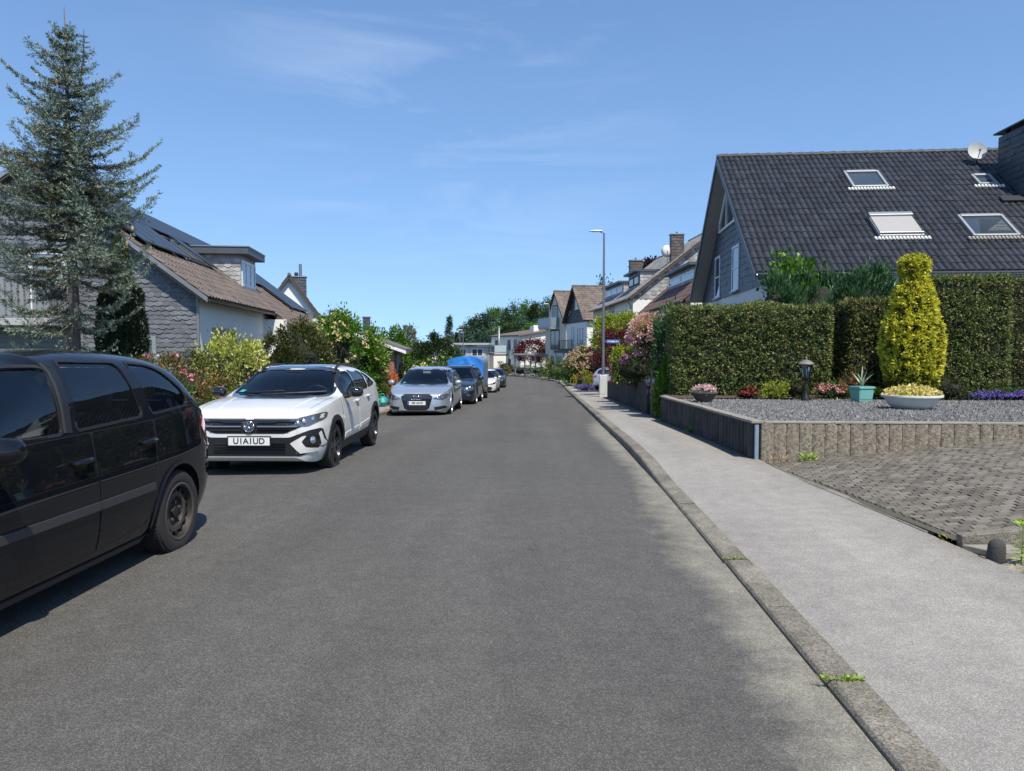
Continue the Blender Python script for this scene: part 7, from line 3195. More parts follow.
def core_blob(mb, c, rad, mi, seed=0, amp=.22, n=14, zmin=None):
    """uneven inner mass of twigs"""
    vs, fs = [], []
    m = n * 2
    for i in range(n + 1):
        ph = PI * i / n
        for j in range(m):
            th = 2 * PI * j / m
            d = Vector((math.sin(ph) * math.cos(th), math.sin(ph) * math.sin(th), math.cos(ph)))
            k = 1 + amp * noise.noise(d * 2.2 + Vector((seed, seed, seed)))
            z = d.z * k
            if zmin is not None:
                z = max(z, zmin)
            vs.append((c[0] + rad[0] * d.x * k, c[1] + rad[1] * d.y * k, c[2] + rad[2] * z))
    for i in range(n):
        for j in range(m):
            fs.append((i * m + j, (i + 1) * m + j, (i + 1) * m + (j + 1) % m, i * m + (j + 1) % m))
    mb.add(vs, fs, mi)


def shrub(name, label, cat, loc, rad, leaf, n, L, W, flowers=None, nclump=40, clump=.28, seed=1, group=None, stem=True, zc=None, core=.62, shell=.8, up=.35):
    """rounded shrub: foliage part, short stems, optional blossom part"""
    t = thing(name, label, cat, loc, 0, group)
    zc = rad[2] if zc is None else zc
    lv = Leaves(seed)
    zmin = -zc / rad[2]
    lv.blob(n, (0, 0, zc), rad, L, W, 0, nclump, clump, shell, zmin=zmin, up=up)
    if core and leaf != 'maple':
        core_blob(lv.extra, (0, 0, zc), [r_ * core for r_ in rad], 1, seed, zmin=zmin)
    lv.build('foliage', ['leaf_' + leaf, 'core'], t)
    if stem:
        mb = MB()
        r = random.Random(seed)
        for k in range(4):
            a = r.uniform(0, 2 * PI)
            e = Vector((math.cos(a) * rad[0] * .45, math.sin(a) * rad[1] * .45, zc))
            mb.tube([(0.05 * math.cos(a), .05 * math.sin(a), -.1), e * .5, e], [.035, .025, .012], 6)
        mb.build('stem', 'bark_brown', t, smooth=True)
    if flowers:
        for fl, nf, size, top in flowers:
            f = Leaves(seed + 50)
            r = f.r
            d = r.normal(size=(nf, 3))
            d /= np.linalg.norm(d, axis=1)[:, None]
            d[:, 2] = np.abs(d[:, 2]) * top - (1 - top) * .3
            d[:, 1] = np.where(r.random(nf) < .65, -np.abs(d[:, 1]), d[:, 1])
            d /= np.linalg.norm(d, axis=1)[:, None]
            c = np.array([0, 0, zc]) + d * np.array(rad) * (.96 + .14 * r.random(nf))[:, None]
            k = 9
            P = np.repeat(c, k, 0) + r.normal(size=(nf * k, 3)) * size * .35
            Dv = np.repeat(d, k, 0) * .6 + r.normal(size=(nf * k, 3)) * .8
            f.add(P, Dv, np.repeat(d, k, 0) + r.normal(size=(nf * k, 3)) * .4, size * .8, size * .6)
            f.build('blossom', ['leaf_' + fl], t)
    return t


def ground_at(px, Y):
    x = at(px, 400, Y).x
    return x


# ---- the clipped hedges ----------------------------------------------------------------
def hedge(label, x0, x1, y, yback, ztop, leaf, nper, seed, zb=None, wob=.075, x0y=None, faces='fltr'):
    zb = bedz(17) - .05 if zb is None else zb
    t = thing('hedge', label, 'hedge', (x0, y, zb), 0, 'clipped hedges around the gravel garden')
    h = ztop - zb
    lx, ly = x1 - x0, yback - y
    lv = Leaves(seed)
    lv.wall(int(nper * lx * h), (0, 0, 0), (1, 0, 0), (0, 0, 1), (0, -1, 0), lx, h, .075, .034, 0, .12, wob * 1.6, 1.3, seed)
    lv.wall(int(nper * lx * ly * .8), (0, 0, h), (1, 0, 0), (0, 1, 0), (0, 0, 1), lx, ly, .065, .030, 0, .12, wob * 1.8, 1.1, seed + 3)
    lv.wall(int(nper * ly * h * .9), (0, ly, 0), (0, -1, 0), (0, 0, 1), (-1, 0, 0), ly, h, .075, .034, 0, .12, wob, 1.3, seed + 5)
    lv.wall(int(nper * ly * h * .9), (lx, 0, 0), (0, 1, 0), (0, 0, 1), (1, 0, 0), ly, h, .075, .034, 0, .12, wob, 1.3, seed + 7)
    # shoots that stand proud of the shears
    m = int(60 * lx)
    r = lv.r
    P = np.stack([r.random(m) * lx, r.random(m) * ly, np.full(m, h - .02)], 1)
    lv.add(P, r.normal(size=(m, 3)) * .3 + np.array([0, -.1, 1]), r.normal(size=(m, 3)), .12, .035)
    # twiggy inside
    nx, nz = int(lx * 5) + 2, int(h * 5) + 2
    q = .10

    def sheet(f, a, b):
        vs = [f(i / a, j / b) for j in range(b + 1) for i in range(a + 1)]
        lv.extra.add(vs, [(j * (a + 1) + i, j * (a + 1) + i + 1, (j + 1) * (a + 1) + i + 1, (j + 1) * (a + 1) + i) for j in range(b) for i in range(a)], 1)
    nn = lambda x, z, k: .05 * noise.noise(Vector((x * 3, z * 3, seed + k)))
    sheet(lambda u, v: (q + u * (lx - 2 * q), q + nn(u * lx, v * h, 1), v * (h - q)), nx, nz)
    sheet(lambda u, v: (q + u * (lx - 2 * q), q + v * (ly - 2 * q), h - q + nn(u * lx, v * ly, 2)), nx, 5)
    sheet(lambda u, v: (q + nn(u * ly, v * h, 3), q + u * (ly - 2 * q), v * (h - q)), 5, nz)
    sheet(lambda u, v: (lx - q + nn(u * ly, v * h, 4), q + u * (ly - 2 * q), v * (h - q)), 5, nz)
    sheet(lambda u, v: (q + u * (lx - 2 * q), ly - q, v * (h - q)), 4, 4)
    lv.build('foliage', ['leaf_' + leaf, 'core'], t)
    return t


yh = 18.7
hx0, hx1 = at(668, 380, 19.4).x, at(833, 380, yh).x
hedge('broad clipped hedge with olive brown patches behind the small garden lantern', hx0, hx1, yh, yh + 1.3, at(750, 305.5, yh).z, 'hedge', 2300, 3)
hx2, hx3 = at(842, 380, 20).x, at(890, 380, 20).x
hedge('narrow recessed hedge section behind the teal plant pot', hx2, hx3 + .3, 19.6, 20.8, at(860, 299, 19.6).z, 'hedge_shade', 2300, 7)
hx4, hx5 = at(918, 380, 18.3).x, at(1012, 380, 18.3).x
hedge('tall clipped hedge section right of the golden conifer', hx4, hx5, 18.3, 19.7, at(980, 275, 18.3).z, 'hedge', 2300, 11)
hedge('shaded dark hedge return at the right edge beyond the purple flowers', hx5 + .12, hx5 + 4.2, 19.3, 20.6, at(1015, 277, 19.3).z, 'hedge_shade', 1300, 13)

# junipers and a broad leaved bush above the hedge
zj = bedz(20)
for k_, (px, Y, rx, rz_, top, lab) in enumerate(((775, 20.9, .75, 1.0, 285, 'blue green juniper top showing over the hedge left of the leafy bush'),
                                               (815, 21.3, .95, 1.1, 278, 'broad dark juniper rising over the hedge under the black roof'),
                                               (862, 21.1, .80, 1.0, 272, 'juniper rising between hedge and golden conifer'))):
    zt_ = at(px, top, Y).z
    t = thing('juniper', lab, 'conifer', (at(px, 300, Y).x, Y, zj), 0, 'junipers behind the hedge')
    lv = Leaves(30 + k_)
    lv.blob(9000, (0, 0, zt_ - zj - rz_ * .9), (rx, .7, rz_), .16, .035, 0, 46, .24, .72, up=1.1)
    lv.blob(2500, (0, 0, (zt_ - zj) * .4), (rx * .8, .6, (zt_ - zj) * .4), .16, .045, 0, 30, .3, .7, up=.8)
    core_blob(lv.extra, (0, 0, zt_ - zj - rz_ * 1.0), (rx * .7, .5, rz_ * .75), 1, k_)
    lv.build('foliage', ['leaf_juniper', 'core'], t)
    mb = MB()
    mb.tube([(0, 0, -.1), (0, 0, zt_ - zj - rz_)], [.09, .06], 7)
    mb.build('trunk', 'bark_brown', t)
Y = 21.9
shrub('leafy_bush', 'light green broad leaved bush in front of the black roof eave', 'bush', (at(793, 300, Y).x, Y, zj), (.95, .6, .62), 'fresh', 1700, .15, .10, None, 34, .34, 17, zc=at(793, 281, Y).z - zj - .05, core=0, shell=.5)

# golden conifer, an old clipped cone grown into a pear shape with a topknot
gx, gy = at(911, 380, 17.5).x, 17.5
zg0 = bedz(gy) - .04
gt = thing('golden_conifer', 'tall bright yellow pear shaped conifer in the gravel bed', 'conifer', (gx, gy, zg0))
H = at(911, 256, gy).z - zg0
lv = Leaves(5)
prof = pchip([(0, .40), (.05, .46), (.13, .58), (.27, .66), (.41, .68), (.52, .64), (.62, .55), (.76, .41), (.85, .28), (.92, .32), (.96, .32), (1.0, .15)])
n = 30000
t_ = lv.r.random(n) ** .9
th = lv.r.random(n) * 2 * PI
bump = np.array([noise.noise(Vector((math.cos(a) * 3.5, math.sin(a) * 3.5, z * H * 2.4))) for a, z in zip(th, t_)])
bump2 = np.array([noise.noise(Vector((math.cos(a) * 9, math.sin(a) * 9, z * H * 6.4 + 4))) for a, z in zip(th, t_)])
keep = lv.r.random(n) < .75 + .9 * bump2
rr = .89 * prof(t_) * (1 + .13 * bump + .16 * bump2) - .10 * lv.r.random(n) ** 2
P = np.stack([rr * np.cos(th), rr * np.sin(th), t_ * H], 1)
D = np.stack([np.cos(th) * .7, np.sin(th) * .7, np.full(n, .35)], 1) + lv.r.normal(size=(n, 3)) * .55
Nn = np.stack([np.cos(th) * .3, np.sin(th) * .3, np.zeros(n)], 1) + lv.r.normal(size=(n, 3))
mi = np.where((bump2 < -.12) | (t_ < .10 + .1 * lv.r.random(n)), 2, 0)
lv.add(P[keep], D[keep], Nn[keep], (.085 * (.7 + .7 * lv.r.random(n)))[keep], .040, mi[keep])
vs, fs = [], []
for i in range(15):
    z = i / 14
    for j in range(18):
        a = 2 * PI * j / 18
        q = float(prof(z)) * .70 * (1 + .06 * noise.noise(Vector((math.cos(a) * 3, math.sin(a) * 3, z * 8))))
        vs.append((q * math.cos(a), q * math.sin(a), z * H * .97))
for i in range(14):
    for j in range(18):
        fs.append((i * 18 + j, i * 18 + (j + 1) % 18, (i + 1) * 18 + (j + 1) % 18, (i + 1) * 18 + j))
lv.extra.add(vs, fs, 1)
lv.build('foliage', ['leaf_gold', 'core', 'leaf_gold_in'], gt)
mb = MB()
mb.tube([(0, 0, -.1), (0, 0, H * .9)], [.10, .03], 8)
mb.build('trunk', 'bark_brown', gt)

# two little cone conifers at the end of the gravel bed wall
for k_, (px, Y, top, wpx, lab, lf) in enumerate(((668, 19.6, 356, 13, 'bright green dwarf cone conifer at the street end of the hedge', 'mid'), (684, 19.3, 360, 11, 'darker dwarf cone conifer tucked behind the bright one', 'dark'))):
    zb_ = zr(Y) + .1 if k_ == 0 else .3
    x = at(px, 380, Y).x
    zt_ = at(px, top, Y).z
    h = zt_ - zb_
    t = thing('cone_conifer', lab, 'conifer', (x, Y, zb_), 0)
    lv = Leaves(60 + k_)
    n = 6500
    t1 = lv.r.random(n) ** .8
    th = lv.r.random(n) * 2 * PI
    pr = pchip([(0, .24), (.12, .36), (.4, .33), (.75, .2), (1, .02)])
    b_ = np.array([noise.noise(Vector((math.cos(a) * 4, math.sin(a) * 4, z * h * 4))) for a, z in zip(th, t1)])
    rr = pr(t1) * (1 + .25 * b_) * (1 if k_ == 0 else .9)
    P = np.stack([rr * np.cos(th), rr * np.sin(th), t1 * h], 1)
    D = np.stack([np.cos(th) * .5, np.sin(th) * .5, np.full(n, 1.0)], 1) + lv.r.normal(size=(n, 3)) * .3
    lv.add(P, D, np.stack([np.cos(th), np.sin(th), 0 * th], 1) + lv.r.normal(size=(n, 3)) * .6, .08, .03)
    lv.extra.lathe([(.18, .02), (.26, .12 * h), (.24, .4 * h), (.14, .75 * h), (0, .96 * h)], 14, mi=1)
    lv.build('foliage', ['leaf_' + ('fresh' if k_ == 0 else 'mid'), 'core'], t)


# flowers at the foot of the hedge
def patch(name, label, cat, px, Y, w_, h_, leaf, flowers, seed, base=None, d=.35, n=900, L=.07, W=.03):
    x = at(px, 395, Y).x
    zb_ = (bedz(min(Y, 18)) - .04) if base is None else base
    return shrub(name, label, cat, (x, Y, zb_), (w_ / 2, d, h_ / 2), leaf, n, L, W, flowers, 24, .3, seed, None, False, core=.75)


patch('flower_clump', 'small clump of red flowers at the foot of the hedge', 'flowers', 748, 17.9, .36, .30, 'dark', [('red', 30, .055, .8)], 71)
patch('dwarf_shrub', 'low lime green dwarf shrub at the foot of the hedge', 'shrub', 776, 17.9, .62, .38, 'lime', None, 72)
patch('dwarf_shrub', 'low olive shrub right beside the garden lantern post', 'shrub', 797, 18.0, .45, .42, 'yewdark', None, 73)
patch('flower_clump', 'salmon pink flowering clump between lantern and teal pot', 'flowers', 831, 17.9, .75, .40, 'mid', [('salmon', 34, .055, .75), ('pinkwhite', 14, .05, .7)], 74)
patch('dwarf_shrub', 'brownish low shrub touching the left of the teal pot', 'shrub', 851, 18.2, .55, .62, 'yewdark', [('orange', 18, .05, .8)], 75)
patch('dwarf_shrub', 'low dark green shrub at the foot of the golden conifer', 'shrub', 948, 17.6, .75, .52, 'yewdark', None, 76)
patch('flower_cushion', 'purple flower cushion at the foot of the tall hedge', 'flowers', 975, 17.6, .50, .20, 'mid', [('purple', 60, .045, .85)], 77)
patch('flower_cushion', 'long purple flower cushion at the right edge of the gravel', 'flowers', 1010, 17.7, 1.2, .22, 'mid', [('purple', 130, .045, .85)], 78)
patch('grass_tuft', 'small green tuft beside the white stone bowl', 'plant', 872, 17.9, .3, .26, 'lime', None, 79)

# blossoms in the bowls
for root_, rad_, z_, fl, nf, size, lf in ((PW, .47, .25, 'yellow', 210, .075, 'varieg'), (PB, .27, .19, 'pinkwhite', 70, .06, 'greyleaf')):
    f = Leaves(81)
    r = f.r
    a, q = r.random(nf) * 2 * PI, np.sqrt(r.random(nf)) * rad_
    c = np.stack([q * np.cos(a), q * np.sin(a), z_ + .10 * (1 - (q / rad_) ** 2) + .05 * r.random(nf)], 1)
    k = 8
    P = np.repeat(c, k, 0) + r.normal(size=(nf * k, 3)) * size * .3
    f.add(P, r.normal(size=(nf * k, 3)) * .8 + np.array([0, 0, .5]), r.normal(size=(nf * k, 3)), size * .75, size * .55)
    f.build('blossom', ['leaf_' + fl], root_)
    f = Leaves(82)
    n = nf * 5
    a, q = f.r.random(n) * 2 * PI, np.sqrt(f.r.random(n)) * rad_
    P = np.stack([q * np.cos(a), q * np.sin(a), z_ - .02 + .08 * (1 - (q / rad_) ** 2) * f.r.random(n)], 1)
    f.add(P, f.r.normal(size=(n, 3)) * .7 + np.array([0, 0, .5]), f.r.normal(size=(n, 3)), .07, .04)
    f.build('foliage', ['leaf_' + lf], root_)


# ---- plants on the raised bed behind the second wall and on to the bend ------------------
def gz2(y):
    return float(np.interp(y, [21.5, 35.3], [.6, .05]))


# flowering standard tree
Y = 24.5
x = at(651, 345, Y).x
t = thing('flowering_tree', 'small standard tree with pale pink blossom and bare forked stem', 'tree', (x, Y, gz2(Y)))
zc = at(651, 335, Y).z - gz2(Y)
lv = Leaves(91)
lv.blob(4200, (0, 0, zc), (.72, .7, .62), .085, .045, 0, 60, .24, .72, up=.1)
lv.blob(1500, (.1, 0, zc - .55), (.55, .5, .45), .08, .04, 1, 26, .3, .6)
core_blob(lv.extra, (0, 0, zc - .05), (.46, .45, .4), 2, 4)
lv.build('crown', ['leaf_beige', 'leaf_dark', 'core'], t)
f = Leaves(92)
f.blob(3000, (0, 0, zc), (.77, .72, .66), .075, .06, 0, 60, .12, .9, up=.1)
f.build('blossom', ['leaf_pinkwhite'], t)
mb = MB()
mb.tube([(0, 0, -.1), (.03, 0, .45), (.0, 0, .8)], [.06, .05, .045], 8)
for a in range(6):
    e = Vector((math.cos(a * 1.05) * .45, math.sin(a * 1.05) * .35, zc - .1))
    mb.tube([(0, 0, .5), e * .5 + Vector((0, 0, .28)), e], [.035, .028, .012], 6)
mb.build('trunk', 'bark', t, smooth=True)

ss = [
    ('ball_shrub', 'clipped dark green ball shrub on the palisade wall', 'shrub', 634, 23.8, (.75, .6, .42), 'dark', 5200, .05, .028, None, 90, .12, None),
    ('rhododendron', 'mauve flowering rhododendron above the ball shrub', 'shrub', 640, 27.5, (.7, .6, .62), 'dark', 2200, .11, .045, [('magenta', 60, .10, .7)], 34, .28, None),
    ('leafy_shrub', 'yellow green leafy shrub left of the pink standard tree', 'shrub', 629, 29.5, (.62, .6, .78), 'lime', 3000, .10, .06, None, 46, .26, None),
    ('low_plant', 'low plant with red young leaves on the end of the palisade wall', 'plant', 617.5, 32.5, (.38, .35, .32), 'orange', 900, .08, .035, None, 20, .3, None),
    ('red_maple', 'dark red Japanese maple behind the street name sign', 'shrub', 612, 38.6, (1.25, 1.1, .95), 'maple', 6500, .11, .05, None, 60, .22, at(618, 352, 39).z - zr(39)),
    ('lime_bush', 'large lime green bush above the red maple', 'shrub', 622, 44, (1.75, 1.4, 1.25), 'lime', 7500, .14, .075, None, 70, .22, at(622, 337, 44).z - zr(44)),
    ('flowering_shrub', 'beige flowered shrub before the dark gabled house', 'shrub', 586, 60, (1.7, 1.5, 1.55), 'mid', 3500, .16, .08, [('beige', 170, .17, .75)], 44, .26, None),
    ('low_shrub', 'low shrub with yellow leaves left of the driveway car', 'shrub', 585, 53, (.9, .8, .65), 'lime', 1800, .10, .05, [('orange', 26, .10, .8)], 30, .28, None),
    ('low_shrub', 'low green shrub nearest the kerb before the driveway car', 'shrub', 577, 60, (1.1, .8, .55), 'mid', 1800, .12, .05, None, 30, .28, None),
    ('low_shrub', 'round dark bush under the porch of the dark gabled house', 'shrub', 570, 69, (1.4, 1.0, .95), 'mid', 2200, .15, .07, None, 34, .26, None),
    ('low_shrub', 'flat fresh green shrub under the second street lamp', 'shrub', 557, 80, (1.5, 1.0, .9), 'mid', 1800, .16, .07, [('beige', 20, .14, .8)], 30, .28, None),
    ('low_shrub', 'yellow green shrub before the pale garage door', 'shrub', 553, 87, (1.3, 1.0, 1.25), 'lime', 1500, .18, .08, None, 30, .28, None),
    ('low_shrub', 'grey green shrub at the foot of the cream house', 'shrub', 541, 94, (1.7, 1.0, .85), 'greyleaf', 1500, .18, .08, None, 30, .28, None),
    ('flower_clump', 'clump of purple flowers on the pavement edge by the driveway car', 'flowers', 584, 48, (.6, .5, .22), 'mid', 700, .09, .04, [('purple', 80, .08, .8)], 20, .3, None),
    ('red_maple', 'small red maple before the white end wall', 'shrub', 533, 109, (2.4, 1.8, 1.5), 'maple', 5200, .26, .13, None, 60, .3, at(533, 352, 109).z - zr(109)),
    ('low_shrub', 'brown hedge at the foot of the white end wall', 'shrub', 526, 106, (3.2, 1.0, .75), 'pieris', 1500, .2, .08, None, 36, .26, None),
    ('low_shrub', 'small round dark bush beside the white porch of the end house', 'shrub', 505, 116, (1.1, 1.0, 1.1), 'dark', 900, .2, .09, None, 24, .28, None),
]
for k_, (nm, lab, cat, px, Y, rad, lf, n, L_, W_, fl, ncl, clp, zc) in enumerate(ss):
    base = gz2(Y) if Y < 35.3 else zr(Y) + .08
    shrub(nm, lab, cat, (at(px, 380, Y).x, Y, base), rad, lf, n, L_, W_, fl, ncl, clp, 100 + k_, None, True, zc)
# copper beech top behind the terraced houses
Y = 72
pb = at(657, 266, Y)
t = thing('copper_beech', 'dark copper beech crown between the two brown chimneys', 'tree', (pb.x, Y, zr(Y)))
lv = Leaves(131)
hz = at(655, 263, Y).z - zr(Y)
lv.blob(5000, (0, 0, hz - 1.6), (2.2, 2.0, 1.8), .26, .15, 0, 60, .2, .75)
core_blob(lv.extra, (0, 0, hz - 1.6), (2.3, 1.8, 1.6), 1, 3)
lv.build('crown', ['leaf_copper', 'core'], t)
mb = MB()
mb.tube([(0, 0, -.2), (0, 0, hz - 1)], [.28, .12], 8)
mb.build('trunk', 'bark', t, smooth=True)
# ---- blue spruce ---------------------------------------------------------------------------
def spruce(label, x, y, z0, H, rmax, seed, lm=('leaf_spruce', 'leaf_spruce_old'), lean=0.0, prof=None, nw=34):
    t = thing('blue_spruce', label, 'tree', (x, y, z0))
    d0 = math.cos
    r = random.Random(seed)
    lv = Leaves(seed)
    tk = MB()
    tk.tube([(0, 0, -.2), (.02, .0, H * .3), (-.01, 0, H * .6), (.02, 0, H * .85), (0, 0, H)], [.125, .105, .07, .03, .008], 10)
    P, D, N, L_, MI = [], [], [], [], []
    limbs = MB()
    for w_ in range(nw):
        tt = .10 + .88 * (w_ / (nw - 1))
        z = H * tt
        nb = r.randint(4, 6) if tt > .42 else r.randint(4, 6)
        nb = nb if tt < .93 else 4
        if .2 < tt < .44 and r.random() < .28:
            continue
        a0 = r.uniform(0, 2 * PI)
        for b in range(nb):
            a = a0 + 2 * PI * b / nb + r.uniform(-.3, .3)
            R_ = float(prof(tt)) * r.uniform(.5, 1.06)
            if r.random() < .12:
                R_ *= 1.2
            if d0(a) < -.3 and .30 < tt < .66:
                R_ *= 1.22
            if R_ < .06:
                continue
            d = Vector((math.cos(a), math.sin(a), 0))
            rise = .55 * (tt - .35) + r.uniform(-.08, .08)
            npts = max(4, int(R_ / .13))
            pts = []
            for i in range(npts + 1):
                s_ = i / npts
                # lower boughs sag and turn up at the tip
                zz = z + R_ * (rise * s_ - .34 * (1 - tt) * math.sin(PI * s_ * .8) + .24 * s_ ** 3)
                p = d * (R_ * s_) + Vector((0, 0, zz)) + Vector((r.uniform(-.02, .02), r.uniform(-.02, .02), 0))
                pts.append(p)
            limbs.tube(pts, [max(.004, .022 * (1 - .85 * i / npts) * (1.2 - tt * .5)) for i in range(npts + 1)], 5)
            sd = Vector((-d.y, d.x, 0))
            start = .22 if tt < .45 else .05
            for i in range(1, npts + 1):
                s_ = i / npts
                if s_ < start * r.uniform(.6, 1.4):
                    continue
                ax = (pts[i] - pts[i - 1]).normalized()
                tw = R_ * .36 * (1.08 - s_) + .10
                for sg in (-1, 1):
                    for rep in range(3 if tt > .4 else 2):
                        dirv = (ax * r.uniform(.45, .9) + sd * sg * r.uniform(.5, 1.0) + Vector((0, 0, r.uniform(-.25, .25)))).normalized()
                        ln_ = tw * r.uniform(.5, 1.1)
                        base = pts[i - 1].lerp(pts[i], r.random())
                        P.append(base)
                        D.append(dirv)
                        L_.append(ln_)
                        MI.append(1 if (s_ < .5 and r.random() < .5) or r.random() < .12 else 0)
                # needles along the bough axis itself
                P.append(pts[i - 1])
                D.append(ax)
                L_.append((pts[i] - pts[i - 1]).length * 1.15)
                MI.append(0)
    P, D, L_, MI = np.array([tuple(p) for p in P]), np.array([tuple(d) for d in D]), np.array(L_), np.array(MI)
    # every twig carries needles all round
    rg = lv.r
    cnt = np.maximum(4, (L_ / .0125).astype(int))
    k = np.repeat(np.arange(len(P)), cnt)
    n = len(k)
    s_ = rg.random(n)
    base = P[k] + D[k] * (L_[k] * s_)[:, None]
    rad = rg.normal(size=(n, 3))
    rad -= D[k] * np.sum(rad * D[k], 1)[:, None]
    rad /= np.linalg.norm(rad, axis=1)[:, None]
    rad[:, 2] += .25
    nd_ = D[k] * .75 + rad * .85
    lv.add(base, nd_, rg.normal(size=(n, 3)), .062 * (.7 + .6 * rg.random(n)), .0155, MI[k])
    tk.build('trunk', 'bark', t, smooth=True)
    limbs.build('limbs', 'bark', t, smooth=True)
    lv.build('crown', list(lm), t)
    return t


sy = 15.0
sx = at(73, 300, sy).x
sH = at(64, 6, sy).z
prof = pchip([(.05, 1.0), (.16, 1.5), (.30, 1.65), (.42, 1.8), (.52, 1.85), (.60, 1.78), (.68, 1.5), (.75, 1.22), (.82, .95), (.89, .52), (.935, .22), (.95, .05), (1.0, .03)])
SPR = spruce('tall blue spruce with ragged boughs in front of the slate gable', sx, sy, 0, sH, 1.7, 41, prof=prof)
# second leader of the spruce and cones near the top
mb = MB()
mb.tube([(.25, 0, sH * .80), (.38, 0, sH * .88), (.40, 0, sH * .945)], [.03, .018, .006], 6)
mb.build('second_leader', 'bark', SPR)
f = Leaves(44)
c = np.array([[.40, 0, sH * (.83 + .012 * i)] for i in range(9)])
n = 9 * 40
k = np.repeat(np.arange(9), 40)
a = f.r.random(n) * 2 * PI
q = .26 * (1 - np.arange(9) / 9.5)[k] * f.r.random(n)
f.add(c[k] + np.stack([np.cos(a) * q, np.sin(a) * q, q * .3], 1), np.stack([np.cos(a), np.sin(a), .5 + 0 * a], 1), f.r.normal(size=(n, 3)), .07, .018)
f.build('second_crown', ['leaf_spruce'], SPR)
M['cone'] = mat('spruce_cone', (.42, .27, .11), .8, var=.3, vscale=20)
r = random.Random(5)
for (cx_, cz) in ((-.42, .735), (1.42, .475), (1.3, .44), (-.30, .69), (.2, .80), (-.9, .56)):
    mb = MB()
    mb.lathe([(.0, -.06), (.022, -.045), (.028, 0), (.02, .04), (0, .055)], 9, (cx_, -.6 if abs(cx_) < 1 else -.2, sH * cz))
    mb.build('cone', 'cone', SPR, smooth=True)

# columnar thuja
ty = 17.3
tx_ = at(121, 300, ty).x
tH = at(121, 237, ty).z
tt_ = thing('columnar_thuja', 'slim dark columnar thuja with yellowish tip by the slate gable', 'conifer', (tx_, ty, 0))
lv = Leaves(47)
n = 12000
t1 = lv.r.random(n)
th = lv.r.random(n) * 2 * PI
pr = pchip([(0, .42), (.2, .53), (.5, .52), (.7, .40), (.74, .26), (.85, .21), (.95, .12), (1, .02)])
b_ = np.array([noise.noise(Vector((math.cos(a) * 3, math.sin(a) * 3, z * tH * 2.6))) for a, z in zip(th, t1)])
rr = pr(t1) * (1 + .22 * b_) - .05 * lv.r.random(n)
P = np.stack([rr * np.cos(th), rr * np.sin(th), t1 * tH], 1)
D = np.stack([np.cos(th) * .4, np.sin(th) * .4, np.full(n, 1.0)], 1) + lv.r.normal(size=(n, 3)) * .28
mi = np.where((t1 > .72) & (lv.r.random(n) < .8), 2, 0)
lv.add(P, D, np.stack([np.cos(th), np.sin(th), 0 * th], 1) + lv.r.normal(size=(n, 3)) * .6, .10, .035, mi)
lv.extra.lathe([(.3, .0), (.42, .2 * tH), (.41, .5 * tH), (.28, .7 * tH), (.13, .85 * tH), (0, .97 * tH)], 16, mi=1)
lv.build('foliage', ['leaf_thuja', 'core', 'leaf_thuja_tip'], tt_)
mb = MB()
mb.tube([(0, 0, -.1), (0, 0, tH * .8)], [.08, .03], 7)
mb.build('trunk', 'bark_brown', tt_)


# ---- left front gardens -------------------------------------------------------------------
def lz_(Y):
    return zr(Y) + .05


